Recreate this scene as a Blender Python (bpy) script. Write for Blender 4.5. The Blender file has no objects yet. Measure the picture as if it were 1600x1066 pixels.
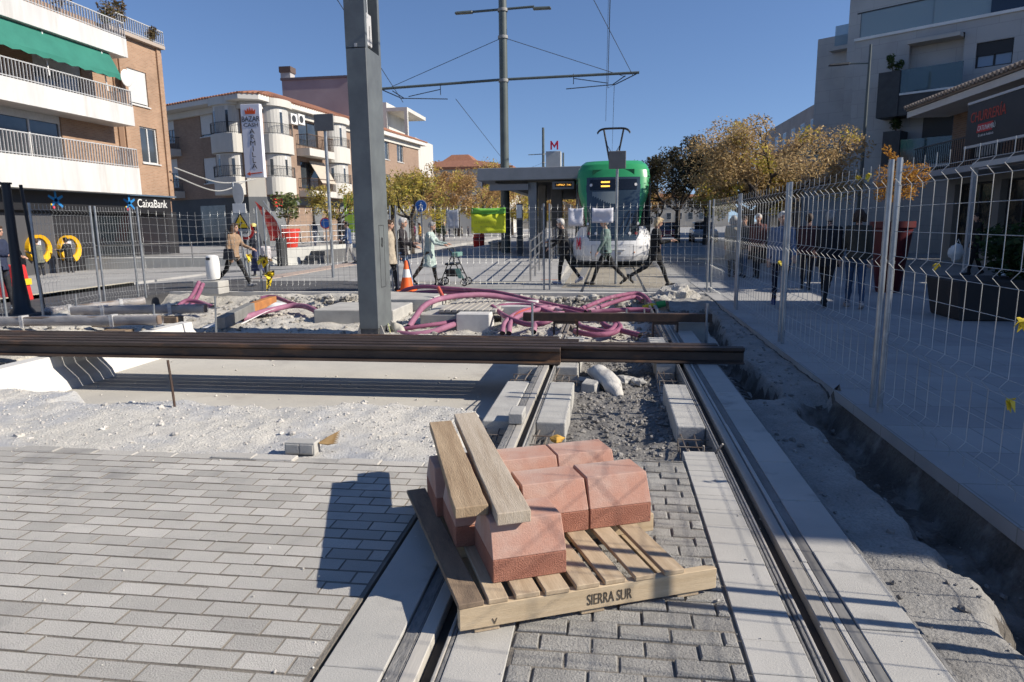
import bpy, bmesh, math, random
import numpy as np
from mathutils import Vector, Matrix, noise
R=math.radians; PI=math.pi
random.seed(7)
SC=bpy.context.scene; COL=SC.collection
# ---------------------------------------------------------------- camera geometry (metres; +Y runs along the tram tracks)
F=1067.0; CH=1.56; ROLL=R(0.7)
YW=Vector((953-800,533-347,-F)).normalized()
_z=Vector((0,F,533-347)).normalized(); _x=YW.cross(_z)
ZW=_z*math.cos(ROLL)-_x*math.sin(ROLL); XW=YW.cross(ZW)
def ray(u,v):
    c=Vector((u-800,533-v,-F)); return Vector((c.dot(XW),c.dot(YW),c.dot(ZW)))
def G(u,v,z=0.0):
    d=ray(u,v); t=(z-CH)/d.z; return Vector((d.x*t,d.y*t,z))
def AY(u,v,Y):
    d=ray(u,v); t=Y/d.y; return Vector((d.x*t,Y,CH+d.z*t))
def AX(u,v,X):
    d=ray(u,v); t=X/d.x; return Vector((X,d.y*t,CH+d.z*t))
cam=bpy.data.cameras.new('camera'); co=bpy.data.objects.new('camera',cam); COL.objects.link(co)
co.matrix_world=Matrix(((XW.x,XW.y,XW.z,0),(YW.x,YW.y,YW.z,0),(ZW.x,ZW.y,ZW.z,CH),(0,0,0,1)))
cam.sensor_width=36; cam.lens=36*F/1600; cam.clip_start=.05; cam.clip_end=3000
cam.dof.use_dof=True; cam.dof.focus_distance=5.0; cam.dof.aperture_fstop=6.3
SC.camera=co
# ---------------------------------------------------------------- light
SUN_EL=R(33); SUN_AZ=R(-4)                       # azimuth measured from +X, negative = towards the camera
sd=Vector((math.cos(SUN_EL)*math.cos(SUN_AZ),math.cos(SUN_EL)*math.sin(SUN_AZ),math.sin(SUN_EL)))
sun=bpy.data.lights.new('sun','SUN'); sun.energy=5.0; sun.angle=R(.5); sun.color=(1,.92,.80)
so=bpy.data.objects.new('sun',sun); COL.objects.link(so); so.rotation_euler=sd.to_track_quat('Z','Y').to_euler(); so.location=(20,0,30)
W=bpy.data.worlds.new('World'); SC.world=W; W.use_nodes=True
nt=W.node_tree; sky=nt.nodes.new('ShaderNodeTexSky'); sky.sky_type='NISHITA'; sky.sun_disc=False
sky.sun_elevation=SUN_EL; sky.sun_rotation=math.atan2(sd.x,sd.y); sky.altitude=200; sky.air_density=1.0; sky.dust_density=0.0; sky.ozone_density=3.0
bg=nt.nodes['Background']; bg.inputs[1].default_value=.09
mxs=nt.nodes.new('ShaderNodeMix'); mxs.data_type='RGBA'; mxs.blend_type='MULTIPLY'; mxs.inputs[0].default_value=1; mxs.inputs[7].default_value=(1.02,.96,1.04,1); hs=nt.nodes.new('ShaderNodeHueSaturation'); hs.inputs['Saturation'].default_value=1.08; nt.links.new(sky.outputs[0],hs.inputs['Color']); nt.links.new(hs.outputs[0],mxs.inputs[6]); nt.links.new(mxs.outputs[2],bg.inputs[0])
wtc=nt.nodes.new('ShaderNodeTexCoord'); wad=nt.nodes.new('ShaderNodeVectorMath'); wad.operation='ADD'; wad.inputs[1].default_value=(0,0,.09); wno=nt.nodes.new('ShaderNodeVectorMath'); wno.operation='NORMALIZE'; nt.links.new(wtc.outputs['Generated'],wad.inputs[0]); nt.links.new(wad.outputs[0],wno.inputs[0]); nt.links.new(wno.outputs[0],sky.inputs[0])
SC.view_settings.view_transform='Standard'; SC.view_settings.look='None'; SC.view_settings.exposure=0.5; SC.view_settings.gamma=1
SC.cycles.max_bounces=6; SC.cycles.transparent_max_bounces=8; SC.cycles.use_denoising=True
# ---------------------------------------------------------------- materials
MT={}
def mat(name,col,col2=None,scale=4.,rough=.8,bump=0.,bscale=60.,metal=0.,fine=.0,island=0.,detail=6.,brick=None,stain=None,spec=.4,alpha=1.,emit=None,trans=0.,sheen=0.,coat=0.,lo=.35,hi=.65,uvmap=False,stretch=None):
    if name in MT: return MT[name]
    m=bpy.data.materials.new(name); m.use_nodes=True; MT[name]=m
    t=m.node_tree; L=t.links; N=t.nodes; b=N['Principled BSDF']
    c4=lambda c:(c[0],c[1],c[2],1)
    b.inputs['Roughness'].default_value=rough; b.inputs['Metallic'].default_value=metal
    b.inputs['Specular IOR Level'].default_value=spec; b.inputs['Alpha'].default_value=alpha
    b.inputs['Transmission Weight'].default_value=trans; b.inputs['Coat Weight'].default_value=coat
    b.inputs['Base Color'].default_value=c4(col)
    if emit: b.inputs['Emission Color'].default_value=c4(emit[:3]); b.inputs['Emission Strength'].default_value=emit[3]
    tc=N.new('ShaderNodeTexCoord'); src=tc.outputs['UV' if uvmap else 'Object']
    if stretch:
        mp=N.new('ShaderNodeMapping'); mp.inputs['Scale'].default_value=stretch; L.new(src,mp.inputs[0]); src=mp.outputs[0]
    cur=None
    def nz(sc,det=6.,rg=.6):
        n=N.new('ShaderNodeTexNoise'); n.inputs['Scale'].default_value=sc; n.inputs['Detail'].default_value=det; n.inputs['Roughness'].default_value=rg; L.new(src,n.inputs['Vector']); return n
    def mx(a,bb,f,mode='MIX'):
        x=N.new('ShaderNodeMix'); x.data_type='RGBA'; x.blend_type=mode
        for i,val in ((6,a),(7,bb),(0,f)):
            if hasattr(val,'is_output') or hasattr(val,'links'): L.new(val,x.inputs[i])
            elif i==0: x.inputs[0].default_value=val
            else: x.inputs[i].default_value=c4(val)
        return x.outputs[2]
    def ramp(o,l,h):
        r=N.new('ShaderNodeMapRange'); r.inputs[1].default_value=l; r.inputs[2].default_value=h; L.new(o,r.inputs[0]); return r.outputs[0]
    if brick:
        bw,bh,mort,mc=brick
        br=N.new('ShaderNodeTexBrick'); br.inputs['Scale'].default_value=1; br.inputs['Brick Width'].default_value=bw; br.inputs['Row Height'].default_value=bh
        br.inputs['Mortar Size'].default_value=mort; br.inputs['Color1'].default_value=c4(col); br.inputs['Color2'].default_value=c4(col2 or col); br.inputs['Mortar'].default_value=c4(mc)
        L.new(tc.outputs['UV'],br.inputs['Vector']); cur=br.outputs[0]
        n=nz(scale,detail); cur=mx(cur,(.75,.75,.75),ramp(n.outputs[0],.45,.75),'MULTIPLY')
    elif col2:
        n=nz(scale,detail); cur=mx(col,col2,ramp(n.outputs[0],lo,hi))
    if fine:
        n=nz(bscale*1.3,3.); k=fine
        cur=mx(cur if cur else col,tuple(max(0,1-k) for _ in '123'),ramp(n.outputs[0],.42,.72),'MULTIPLY')
    if stain:
        sc,ss,l,h=stain; n=nz(ss,5.); cur=mx(cur if cur else col,sc,ramp(n.outputs[0],l,h))
    if island:
        g=N.new('ShaderNodeNewGeometry'); r=N.new('ShaderNodeMapRange'); r.inputs[3].default_value=1-island; r.inputs[4].default_value=1+island*.5
        L.new(g.outputs['Random Per Island'],r.inputs[0])
        h=N.new('ShaderNodeMix'); h.data_type='RGBA'; h.blend_type='MULTIPLY'; h.inputs[0].default_value=1
        if cur: L.new(cur,h.inputs[6])
        else: h.inputs[6].default_value=c4(col)
        L.new(r.outputs[0],h.inputs[7]); cur=h.outputs[2]
    if cur: L.new(cur,b.inputs['Base Color'])
    if bump:
        n=nz(bscale,5.,.65); bp=N.new('ShaderNodeBump'); bp.inputs['Strength'].default_value=min(1,bump); bp.inputs['Distance'].default_value=.01*max(1,bump); L.new(n.outputs[0],bp.inputs['Height']); L.new(bp.outputs[0],b.inputs['Normal'])
    return m
def leafmat(name,cols,rough=.6,tr=.35):
    if name in MT: return MT[name]
    m=bpy.data.materials.new(name); m.use_nodes=True; MT[name]=m
    t=m.node_tree; L=t.links; N=t.nodes; b=N['Principled BSDF']; b.inputs['Roughness'].default_value=rough; b.inputs['Specular IOR Level'].default_value=.2
    g=N.new('ShaderNodeNewGeometry'); r=N.new('ShaderNodeValToRGB'); e=r.color_ramp.elements
    e[0].color=(*cols[0],1); e[0].position=0; e[1].color=(*cols[-1],1); e[1].position=1
    for i,c in enumerate(cols[1:-1]):
        k=e.new((i+1)/(len(cols)-1)); k.color=(*c,1)
    L.new(g.outputs['Random Per Island'],r.inputs[0]); L.new(r.outputs[0],b.inputs['Base Color'])
    if tr:
        tl=N.new('ShaderNodeBsdfTranslucent'); L.new(r.outputs[0],tl.inputs[0]); ms=N.new('ShaderNodeMixShader'); ms.inputs[0].default_value=tr
        L.new(b.outputs[0],ms.inputs[1]); L.new(tl.outputs[0],ms.inputs[2]); L.new(ms.outputs[0],N['Material Output'].inputs[0])
    return m
# ---------------------------------------------------------------- mesh builder
PM={}
def V(*a): return Vector(a)
class MB:
    def __init__(s): s.v=[];s.f=[];s.m=[];s.sm=[]
    def add(s,vs,fs,m=0,sm=False):
        o=len(s.v); s.v+= [tuple(p) for p in vs]
        for q in fs: s.f.append(tuple(i+o for i in q)); s.m.append(m); s.sm.append(sm)
        return s
    def quad(s,a,b,c,d,m=0): return s.add([a,b,c,d],[(0,1,2,3)],m)
    def hexa(s,b,t,m=0): # 4 bottom pts ccw, 4 top pts
        return s.add(list(b)+list(t),[(3,2,1,0),(4,5,6,7),(0,1,5,4),(1,2,6,5),(2,3,7,6),(3,0,4,7)],m)
    def bb(s,x0,x1,y0,y1,z0,z1,m=0):
        return s.hexa([(x0,y0,z0),(x1,y0,z0),(x1,y1,z0),(x0,y1,z0)],[(x0,y0,z1),(x1,y0,z1),(x1,y1,z1),(x0,y1,z1)],m)
    def ob(s,o,ux,uy,uz,m=0): # oriented box from corner o and three edge vectors
        o=Vector(o);ux=Vector(ux);uy=Vector(uy);uz=Vector(uz)
        return s.hexa([o,o+ux,o+ux+uy,o+uy],[o+uz,o+ux+uz,o+ux+uy+uz,o+uy+uz],m)
    def bar(s,a,b,w,h,m=0,up=(0,0,1)): # rectangular bar between points, centred
        a=Vector(a);b=Vector(b);d=(b-a).normalized(); u=Vector(up)
        if abs(d.dot(u))>.98: u=Vector((0,1,0))
        sx=d.cross(u).normalized(); uu=sx.cross(d)
        return s.ob(a-sx*w/2-uu*h/2,sx*w,b-a,uu*h,m)
    def tube(s,pts,r,n=8,m=0,cap=True,sm=True):
        pts=[Vector(p) for p in pts]; k=len(pts); rr=r if isinstance(r,(list,tuple)) else [r]*k
        vs=[];fs=[]; prev=None
        for i,p in enumerate(pts):
            d=(pts[min(i+1,k-1)]-pts[max(i-1,0)]).normalized()
            if prev is None:
                u=Vector((0,0,1)) if abs(d.z)<.9 else Vector((0,1,0)); x=d.cross(u).normalized()
            else: x=(prev-d*prev.dot(d)).normalized()
            prev=x; y=d.cross(x)
            for j in range(n):
                a=2*PI*j/n; vs.append(p+(x*math.cos(a)+y*math.sin(a))*rr[i])
        for i in range(k-1):
            for j in range(n): fs.append((i*n+j,i*n+(j+1)%n,(i+1)*n+(j+1)%n,(i+1)*n+j))
        s.add(vs,fs,m,sm)
        if cap: s.add(vs[:n],[tuple(range(n))[::-1]],m); s.add(vs[-n:],[tuple(range(n))],m)
        return s
    def lathe(s,prof,c=(0,0,0),n=16,m=0,sm=True,cap=True):
        vs=[];fs=[];k=len(prof)
        for r,z in prof:
            for j in range(n): a=2*PI*j/n; vs.append((c[0]+r*math.cos(a),c[1]+r*math.sin(a),c[2]+z))
        for i in range(k-1):
            for j in range(n): fs.append((i*n+j,i*n+(j+1)%n,(i+1)*n+(j+1)%n,(i+1)*n+j))
        s.add(vs,fs,m,sm)
        if cap: s.add(vs[:n],[tuple(range(n))[::-1]],m); s.add(vs[-n:],[tuple(range(n))],m)
        return s
    def prism(s,poly,o,ux,uy,dep,m=0): # extrude a 2d outline (x along ux, y along uy) by vector dep
        o=Vector(o);ux=Vector(ux);uy=Vector(uy);dep=Vector(dep); n=len(poly)
        a=[o+ux*p[0]+uy*p[1] for p in poly]; b=[p+dep for p in a]
        s.add(a+b,[tuple(range(n)),tuple(range(2*n-1,n-1,-1))]+[(i,i+n,(i+1)%n+n,(i+1)%n) for i in range(n)],m); return s
    def ball(s,c,r,n=12,k=8,m=0,nz=0,seed=0):
        r=r if isinstance(r,(list,tuple)) else (r,r,r); vs=[];fs=[]
        for i in range(k+1):
            t=PI*i/k
            for j in range(n):
                a=2*PI*j/n; d=Vector((math.sin(t)*math.cos(a),math.sin(t)*math.sin(a),math.cos(t)))
                q=1+(noise.noise(d*1.7+Vector((seed*3.1,seed,0)))*nz if nz else 0)
                vs.append((c[0]+d.x*r[0]*q,c[1]+d.y*r[1]*q,c[2]+d.z*r[2]*q))
        for i in range(k):
            for j in range(n): fs.append((i*n+j,(i+1)*n+j,(i+1)*n+(j+1)%n,i*n+(j+1)%n))
        return s.add(vs,fs,m,True)
    def rot(s,ang,o=(0,0,0),start=0):
        c,sn=math.cos(ang),math.sin(ang)
        for i in range(start,len(s.v)):
            x,y,z=s.v[i]; x-=o[0]; y-=o[1]; s.v[i]=(o[0]+c*x-sn*y,o[1]+sn*x+c*y,z)
        return s
    def build(s,name,mats,parent=None,world=True,bevel=0,seg=1,angle=40,fixn=True):
        me=bpy.data.meshes.new(name); me.from_pydata(s.v,[],s.f)
        if not isinstance(mats,(list,tuple)): mats=[mats]
        for m in mats: me.materials.append(m)
        me.polygons.foreach_set('material_index',s.m); me.polygons.foreach_set('use_smooth',s.sm)
        if fixn:
            bm=bmesh.new(); bm.from_mesh(me); bmesh.ops.recalc_face_normals(bm,faces=bm.faces); bm.to_mesh(me); bm.free()
        uvbox(me)
        if any(s.sm): me.set_sharp_from_angle(angle=R(angle))
        o=bpy.data.objects.new(name,me); COL.objects.link(o)
        if bevel:
            b=o.modifiers.new('bevel','BEVEL'); b.width=bevel; b.segments=seg; b.limit_method='ANGLE'; b.angle_limit=R(35)
        if parent is not None:
            o.parent=parent
            if world: o.matrix_parent_inverse=PM[parent.name].inverted() if parent.name in PM else Matrix()
        return o
def uvbox(me):
    n=len(me.loops)
    if not n: return
    uv=me.uv_layers.new(name='UVMap'); vi=np.empty(n,np.int32); me.loops.foreach_get('vertex_index',vi)
    co_=np.empty(len(me.vertices)*3); me.vertices.foreach_get('co',co_); co_=co_.reshape(-1,3)[vi]
    k=len(me.polygons); nn=np.empty(k*3); me.polygons.foreach_get('normal',nn); nn=nn.reshape(-1,3)
    lt=np.empty(k,np.int32); me.polygons.foreach_get('loop_total',lt); nn=np.repeat(nn,lt,axis=0)
    flat=np.abs(nn[:,2])>.75
    tx=-nn[:,1]; ty=nn[:,0]; l=np.sqrt(tx*tx+ty*ty)+1e-9
    U=np.where(flat,co_[:,0],(co_[:,0]*tx+co_[:,1]*ty)/l); Vv=np.where(flat,co_[:,1],co_[:,2])
    uv.data.foreach_set('uv',np.stack([U,Vv],1).ravel())
def tag(o,label,cat,group=None):
    o['label']=label; o['category']=cat
    if group: o['group']=group
    return o
def thing(name,label,cat,loc=(0,0,0),rz=0,group=None):
    o=bpy.data.objects.new(name,None); COL.objects.link(o); o.location=loc; o.rotation_euler=(0,0,rz); o.empty_display_size=.2
    PM[o.name]=Matrix.Translation(Vector(loc))@Matrix.Rotation(rz,4,'Z'); return tag(o,label,cat,group)
def kind(o,k): o['kind']=k; return o
def copy_tree(o,loc=None,rz=None,label=None,group=None,parent=None):
    c=o.copy(); COL.objects.link(c)
    if parent is not None: c.parent=parent
    if loc is not None: c.location=loc
    if rz is not None: c.rotation_euler=(0,0,rz)
    if label: c['label']=label
    if group: c['group']=group
    for ch in list(o.children): copy_tree(ch,parent=c)
    return c
def text(body,o,ux,uz,size,m,parent=None,name='lettering',depth=.004,align='LEFT',sx=1.,world=True,bold=0.):
    cu=bpy.data.curves.new('t','FONT'); cu.body=body; cu.size=size; cu.extrude=depth; cu.align_x=align; cu.offset=bold*size*.9
    to=bpy.data.objects.new('t',cu); COL.objects.link(to); bpy.context.view_layer.update()
    me=bpy.data.meshes.new_from_object(to); COL.objects.unlink(to); bpy.data.objects.remove(to)
    ux=Vector(ux).normalized(); uz=Vector(uz).normalized(); n=ux.cross(uz); M=Matrix(((ux.x*sx,uz.x,n.x,o[0]),(ux.y*sx,uz.y,n.y,o[1]),(ux.z*sx,uz.z,n.z,o[2]),(0,0,0,1)))
    me.transform(M); me.materials.clear(); me.materials.append(m); me.name=name
    ob=bpy.data.objects.new(name,me); COL.objects.link(ob)
    if parent is not None:
        ob.parent=parent
        if world: ob.matrix_parent_inverse=PM[parent.name].inverted() if parent.name in PM else Matrix()
    return ob
def letter_m(o,ux,uz,w,h,m,par,name,dep=.03):
    ux=Vector(ux).normalized(); uz=Vector(uz); n=ux.cross(uz).normalized(); P=[(0,0),(.2,0),(.2,.62),(.5,.18),(.8,.62),(.8,0),(1,0),(1,1),(.82,1),(.5,.5),(.18,1),(0,1)]
    return MB().prism([(x*w,y*h) for x,y in P],o,ux,uz,n*dep).build(name,m,par)
def smooth_path(pts,k=8):
    P=[Vector(p) for p in pts]; out=[]
    for i in range(len(P)-1):
        a=P[max(i-1,0)];b=P[i];c=P[i+1];d=P[min(i+2,len(P)-1)]
        for j in range(k):
            t=j/k; out.append(.5*((2*b)+(c-a)*t+(2*a-5*b+4*c-d)*t*t+(3*b-a-3*c+d)*t**3))
    return out+[P[-1]]
def fbm(x,y,s=1.,o=4): return noise.fractal(Vector((x*s,y*s,3.3)),1.,2.,o)
def clamp(t,a=0.,b=1.): return max(a,min(b,t))
def sst(a,b,x): t=clamp((x-a)/(b-a)); return t*t*(3-2*t)
STEEL=mat('galvanised_steel',(.38,.40,.42),(.26,.28,.30),6,.42,metal=.75)
CONC=mat('concrete',(.46,.45,.42),(.36,.35,.33),3,.9,bump=.5,bscale=70,fine=.18,stain=((.27,.26,.25),1.3,.62,.8))
BLACK=mat('black_paint',(.012,.013,.016),None,rough=.45)
DKGREY=mat('dark_grey',(.045,.048,.052),(.03,.032,.035),3,.55)
WHITE=mat('white_paint',(.72,.72,.70),(.62,.62,.6),2,.6)
GLASS=mat('dark_glass',(.012,.016,.02),None,rough=.06,spec=.8)
RUST=mat('rust_steel',(.105,.062,.042),(.05,.036,.03),5,.55,metal=.35,bump=.3,bscale=90,stain=((.27,.12,.05),4,.62,.75))
# ================================================================ ground, paving, pit
ASPH=mat('asphalt',(.085,.085,.09),(.062,.062,.066),1.2,.9,bump=.4,bscale=120,fine=.2)
PAVE=mat('plaza_paving',(.33,.325,.31),(.27,.265,.255),.5,.85,brick=(.6,.4,.006,(.2,.2,.19)))
PAVE2=mat('sidewalk_paving',(.36,.355,.345),(.31,.305,.30),.8,.85,brick=(.6,.6,.006,(.24,.24,.23)))
DIRT=mat('far_ground',(.2,.19,.17),(.15,.14,.13),.05,.95)
g=MB(); g.quad((-1500,-1500,-1.6),(1500,-1500,-1.6),(1500,1500,-1.6),(-1500,1500,-1.6)); kind(g.build('ground',DIRT),'structure')
def strip(name,m,x0,x1,y0,y1,z,th=.12):
    b=MB()
    if callable(z):
        b.hexa([(x0,y0,z(x0)-th),(x1,y0,z(x1)-th),(x1,y1,z(x1)-th),(x0,y1,z(x0)-th)],[(x0,y0,z(x0)),(x1,y0,z(x1)),(x1,y1,z(x1)),(x0,y1,z(x0))])
    else: b.bb(x0,x1,y0,y1,z-th,z)
    return kind(b.build(name,m),'structure')
zl=lambda x:.05*(x+10.6) if x<-10.6 else 0.
strip('road',ASPH,-14.5,-10.6,-6,19.2,zl,1.2)
strip('road',ASPH,-10.6,-5.4,15.32,18.6,0.,.1)
strip('pavement',PAVE2,-40,-14.5,-6,24,lambda x:zl(x)+.10 if x>-24 else zl(-24)+.1,1.0)
strip('kerb',mat('kerb_stone',(.5,.46,.36),(.42,.39,.32),2,.85),-14.66,-14.5,-6,19.2,zl(-14.5)+.112,.6)
strip('plaza',PAVE2,-40,-10.6,24,29.2,lambda x:zl(x)+.02 if x>-24 else zl(-24)+.02,1.0)
strip('plaza',PAVE2,-14.5,-10.6,19.2,24,lambda x:zl(x)+.03,1.0)
strip('plaza',PAVE,-10.6,45,18.6,220,0.,.1)
strip('plaza',PAVE,-5.4,2.06,15.32,18.6,.0,.1)
strip('plaza',PAVE2,-160,-10.6,29.2,260,.18,.3)
strip('plaza',PAVE,45,160,15,260,.0,.1)
strip('sidewalk',PAVE2,2.08,45,-6,18.6,.0,.09)
strip('kerb',mat('red_tiles',(.40,.32,.27),(.36,.28,.24),4,.85),-10.8,-10.0,19.2,29.2,.02,.1)
strip('kerb',mat('pale_kerb',(.52,.5,.46),(.43,.42,.4),2,.85),-10.6,-5.0,15.25,15.42,.015,.14)
strip('kerb',MT['pale_kerb'],-5.0,2.06,15.2,15.4,.012,.12)
strip('painted_line',mat('road_paint',(.62,.56,.4),(.5,.47,.38),6,.7),-5.2,-2.2,17.95,18.07,.006,.005)
# soil edge beneath the sidewalk slab and the pit's own floor
SOIL=mat('soil',(.175,.15,.125),(.10,.088,.078),6,.95,bump=1.5,bscale=45,fine=.35)
SOILG=mat('grey_soil',(.25,.24,.225),(.16,.152,.145),5,.95,bump=1.6,bscale=55,fine=.4)
GRAV=mat('white_gravel',(.75,.715,.645),(.64,.615,.56),1.6,.95,bump=2.4,bscale=62,fine=.4,stain=((.43,.44,.46),.9,.46,.6))
RUBB=mat('pale_rubble',(.60,.57,.51),(.42,.40,.36),2.2,.95,bump=2.5,bscale=30,fine=.35)
def terrain(name,x0,x1,y0,y1,res,zf,m,k='structure',mf=None):
    nx=max(2,int((x1-x0)/res)); ny=max(2,int((y1-y0)/res)); b=MB()
    vs=[(x0+(x1-x0)*i/nx,y0+(y1-y0)*j/ny) for j in range(ny+1) for i in range(nx+1)]
    b.add([(x,y,zf(x,y)) for x,y in vs],[(j*(nx+1)+i,j*(nx+1)+i+1,(j+1)*(nx+1)+i+1,(j+1)*(nx+1)+i) for j in range(ny) for i in range(nx)],0,True)
    if mf: b.m=[mf(sum(b.v[i][0] for i in q)/4,sum(b.v[i][1] for i in q)/4,sum(b.v[i][2] for i in q)/4) for q in b.f]
    o=b.build(name,m,angle=70,fixn=False); return kind(o,k)
def z_gravel(x,y):
    e=6.15+.35*fbm(x,0,.5)+.12*fbm(x,y,3)+(.35 if x<-5.2 else 0)
    t=sst(e-.5,e,y); z=-.035-.5*t
    z+=.032*fbm(x,y,1.2)*sst(4.1,4.6,y)+.012*fbm(x,y,5)*sst(4.05,4.3,y)+.006*fbm(x,y,16)+.016*max(0,noise.noise(Vector((x*9,y*9,1))))
    if y<4.1: z=min(z,-.012)
    if x>-1.12: z-=(x+1.12)*1.2
    return z
terrain('gravel_bank',-10.5,-1.0,3.92,6.75,.032,z_gravel,GRAV)
def z_rub(x,y):
    z=-.24+.05*fbm(x,y,.9)+.035*fbm(x,y,3.2)+.03*max(0,noise.noise(Vector((x*5,y*5,2))))
    z-=.26*(1-sst(9.4,10.6,y)) if -8.2<x<-1. else 0
    if x>-1.1 and y<9: z-=.1
    e=15.25+.1*fbm(x,3,2); z+=.2*sst(e-.5,e,y)
    z+=(.16+.1*fbm(x,y,2))*sst(-8.3,-9.6,x)*(1-sst(12,13.5,y))
    return z
terrain('rubble_bed',-10.62,1.6,6.4,15.3,.055,z_rub,RUBB)
def z_soil(x,y):
    z=-.17+.04*fbm(x,y,1.3)+.025*fbm(x,y,5)+.012*fbm(x,y,14)
    z+=.12*sst(4.75,4.35,y)-.04*sst(6.6,7.6,y); return z
terrain('soil_bed',-.66,.86,4.3,9.6,.028,z_soil,SOILG)
def z_tr(x,y):
    n=.035*fbm(x,y,4)+.02*fbm(x,y,11)+.05*fbm(x,y,1.5)
    es=1.6+.1*fbm(0,y,1.6)+.05*fbm(3,y,5)+.25*sst(5.2,6.4,y)*0
    near=(-.07+n*.35)*(1-sst(es-.03,es+.2,x))+(-.31+n)*sst(es-.03,es+.2,x)
    bl=1.62+.06*fbm(1,y,2)+.25*sst(9,12.5,y)
    far=(-.34+n)*(1-sst(bl-.1,bl,x))+(-.06+n*.4)*sst(bl-.1,bl,x)
    t=sst(6.35,6.7,y+.1*fbm(x,y,3)); z=near*(1-t)+far*t
    z2=-.02+n*.6; t2=sst(12.8,14,y); z=z*(1-t2)+z2*t2
    if t<.5 and x>2.0: z=max(z,z+(x-2.0)*2.2)
    return z
def trench(y0,y1,res): return terrain('trench',1.17,2.12,y0,y1,res,z_tr,[mat('trench_soil',(.15,.135,.115),(.085,.074,.065),4,.95,bump=1.8,bscale=40,fine=.35,stain=((.24,.23,.215),2.3,.5,.62)),mat('shelf_dust',(.33,.32,.30),(.235,.225,.21),3,.95,bump=1.4,bscale=50,fine=.3)],mf=lambda x,y,z:1 if z>-.15+.05*fbm(x,y,6) and x<2.06 else 0)
trench(1.2,15.3,.03)
# concrete slab of the lifted track
strip('track_slab',mat('slab_concrete',(.51,.485,.43),(.43,.41,.37),1.1,.92,bump=.5,bscale=60,fine=.12,stain=((.33,.30,.27),.9,.6,.75)),-7.1,-1.02,5.3,9.75,-.42,.2)
strip('track_slab',MT['pale_kerb'],-7.28,-7.1,5.3,11.5,-.33,.3)
# ---- block paving: every block is real geometry in one sheet
JNT=mat('joint_sand',(.235,.21,.175),(.165,.15,.13),8,.95,bump=1,bscale=90)
def pavers(name,x0,x1,y0,y1,bw,bh,jx,jy,m,seed,rag=None,tilt=.0025,ch=.004,dz=.004,rough=True):
    rnd=random.Random(seed); b=MB(); r=0; y=y0
    while y<y1-.01:
        x=x0-(bw*.5 if r%2 else 0)+rnd.uniform(-.012,.012); h=min(bh,y1-y)
        while x<x1:
            xa=max(x,x0)+jx; xb=min(x+bw,x1)-jx; x+=bw
            if xb-xa<.03 or (rag and rag(xa,y)): continue
            ya=y+jy+rnd.uniform(-.0015,.0015); yb=y+h-jy+rnd.uniform(-.0015,.0015); z=rnd.uniform(-dz,dz); t=[z+rnd.uniform(-tilt,tilt) for _ in range(4)]
            c=ch*rnd.uniform(.7,1.5)
            B=[(xa,ya,-.05),(xb,ya,-.05),(xb,yb,-.05),(xa,yb,-.05)]; Mi=[(xa,ya,t[0]-c),(xb,ya,t[1]-c),(xb,yb,t[2]-c),(xa,yb,t[3]-c)]
            T=[(xa+c,ya+c,t[0]),(xb-c,ya+c,t[1]),(xb-c,yb-c,t[2]),(xa+c,yb-c,t[3])]
            b.add(B+Mi+T,[(0,1,5,4),(1,2,6,5),(2,3,7,6),(3,0,4,7),(4,5,9,8),(5,6,10,9),(6,7,11,10),(7,4,8,11),(8,9,10,11)]); b.m[-9:]=[0 if rough else 1]*8+[0]
        y+=bh; r+=1
    return kind(b.build(name,[m,JNT],fixn=False),'structure')
PV1=mat('pale_pavers',(.56,.535,.49),(.46,.44,.405),1.4,.92,bump=.9,bscale=150,fine=.24,island=.18,stain=((.27,.265,.255),1.7,.56,.74))
PV2=mat('rough_pavers',(.43,.415,.385),(.33,.32,.30),9,.95,bump=1.6,bscale=110,fine=.28,island=.16,stain=((.25,.24,.23),2.2,.58,.74))
pavers('paving',-9.6,-1.035,1.0,4.14,.207,.104,.0013,.0032,PV1,3,tilt=.0012,ch=.0026,dz=.0014,rough=False)
strip('paving_bed',JNT,-9.6,-1.02,.9,4.12,-.0034,.1)
pavers('paving',-.345,.50,1.0,4.42,.196,.1,.004,.006,PV2,5,rag=lambda x,y:y>4.3 and x<-.1,tilt=.004,ch=.005,dz=.004)
strip('paving_bed',JNT,-.35,.56,.9,4.44,-.010,.1)
def edge_course():
    b=MB(); y=4.142; x=-9.6; rnd=random.Random(9)
    while x<-1.1:
        w=.3; d=rnd.uniform(-.012,.012); z=rnd.uniform(-.012,.006)
        if rnd.random()>.08: b.bb(x+.003,x+w-.003,y+d,y+.1+d,-.07,z)
        x+=w
    return kind(b.build('edging',PV1,bevel=.006),'structure')
edge_course()
# ---- concrete track strips, rails in grooves
STR=mat('strip_concrete',(.455,.44,.41),(.375,.365,.34),1.6,.9,bump=.35,bscale=160,fine=.07,stain=((.25,.245,.235),2.4,.58,.72),island=.05)
DIRTY=mat('dirty_concrete',(.27,.262,.25),(.17,.165,.16),5,.92,bump=.8,bscale=70,fine=.3,stretch=(1,.25,1))
RAILTOP=mat('worn_rail',(.47,.445,.40),(.36,.335,.30),6,.5,metal=.0,stretch=(1,.1,1),bump=.2)
RUBBER=mat('rail_rubber',(.035,.032,.03),(.06,.055,.05),4,.9)
def seg(name,x0,x1,y0,y1,step,m,z=0.,th=.22,off=0,gap=.0015,bev=.003,seed=1):
    b=MB(); y=y0-off; rnd=random.Random(seed)
    while y<y1:
        a=max(y,y0); c=min(y+step,y1)-gap*2; dz=rnd.uniform(-.003,.003)
        if c-a>.01: b.bb(x0,x1,a,c,z-th,z+dz)
        y+=step
    return kind(b.build(name,m,bevel=bev),'structure')
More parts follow.
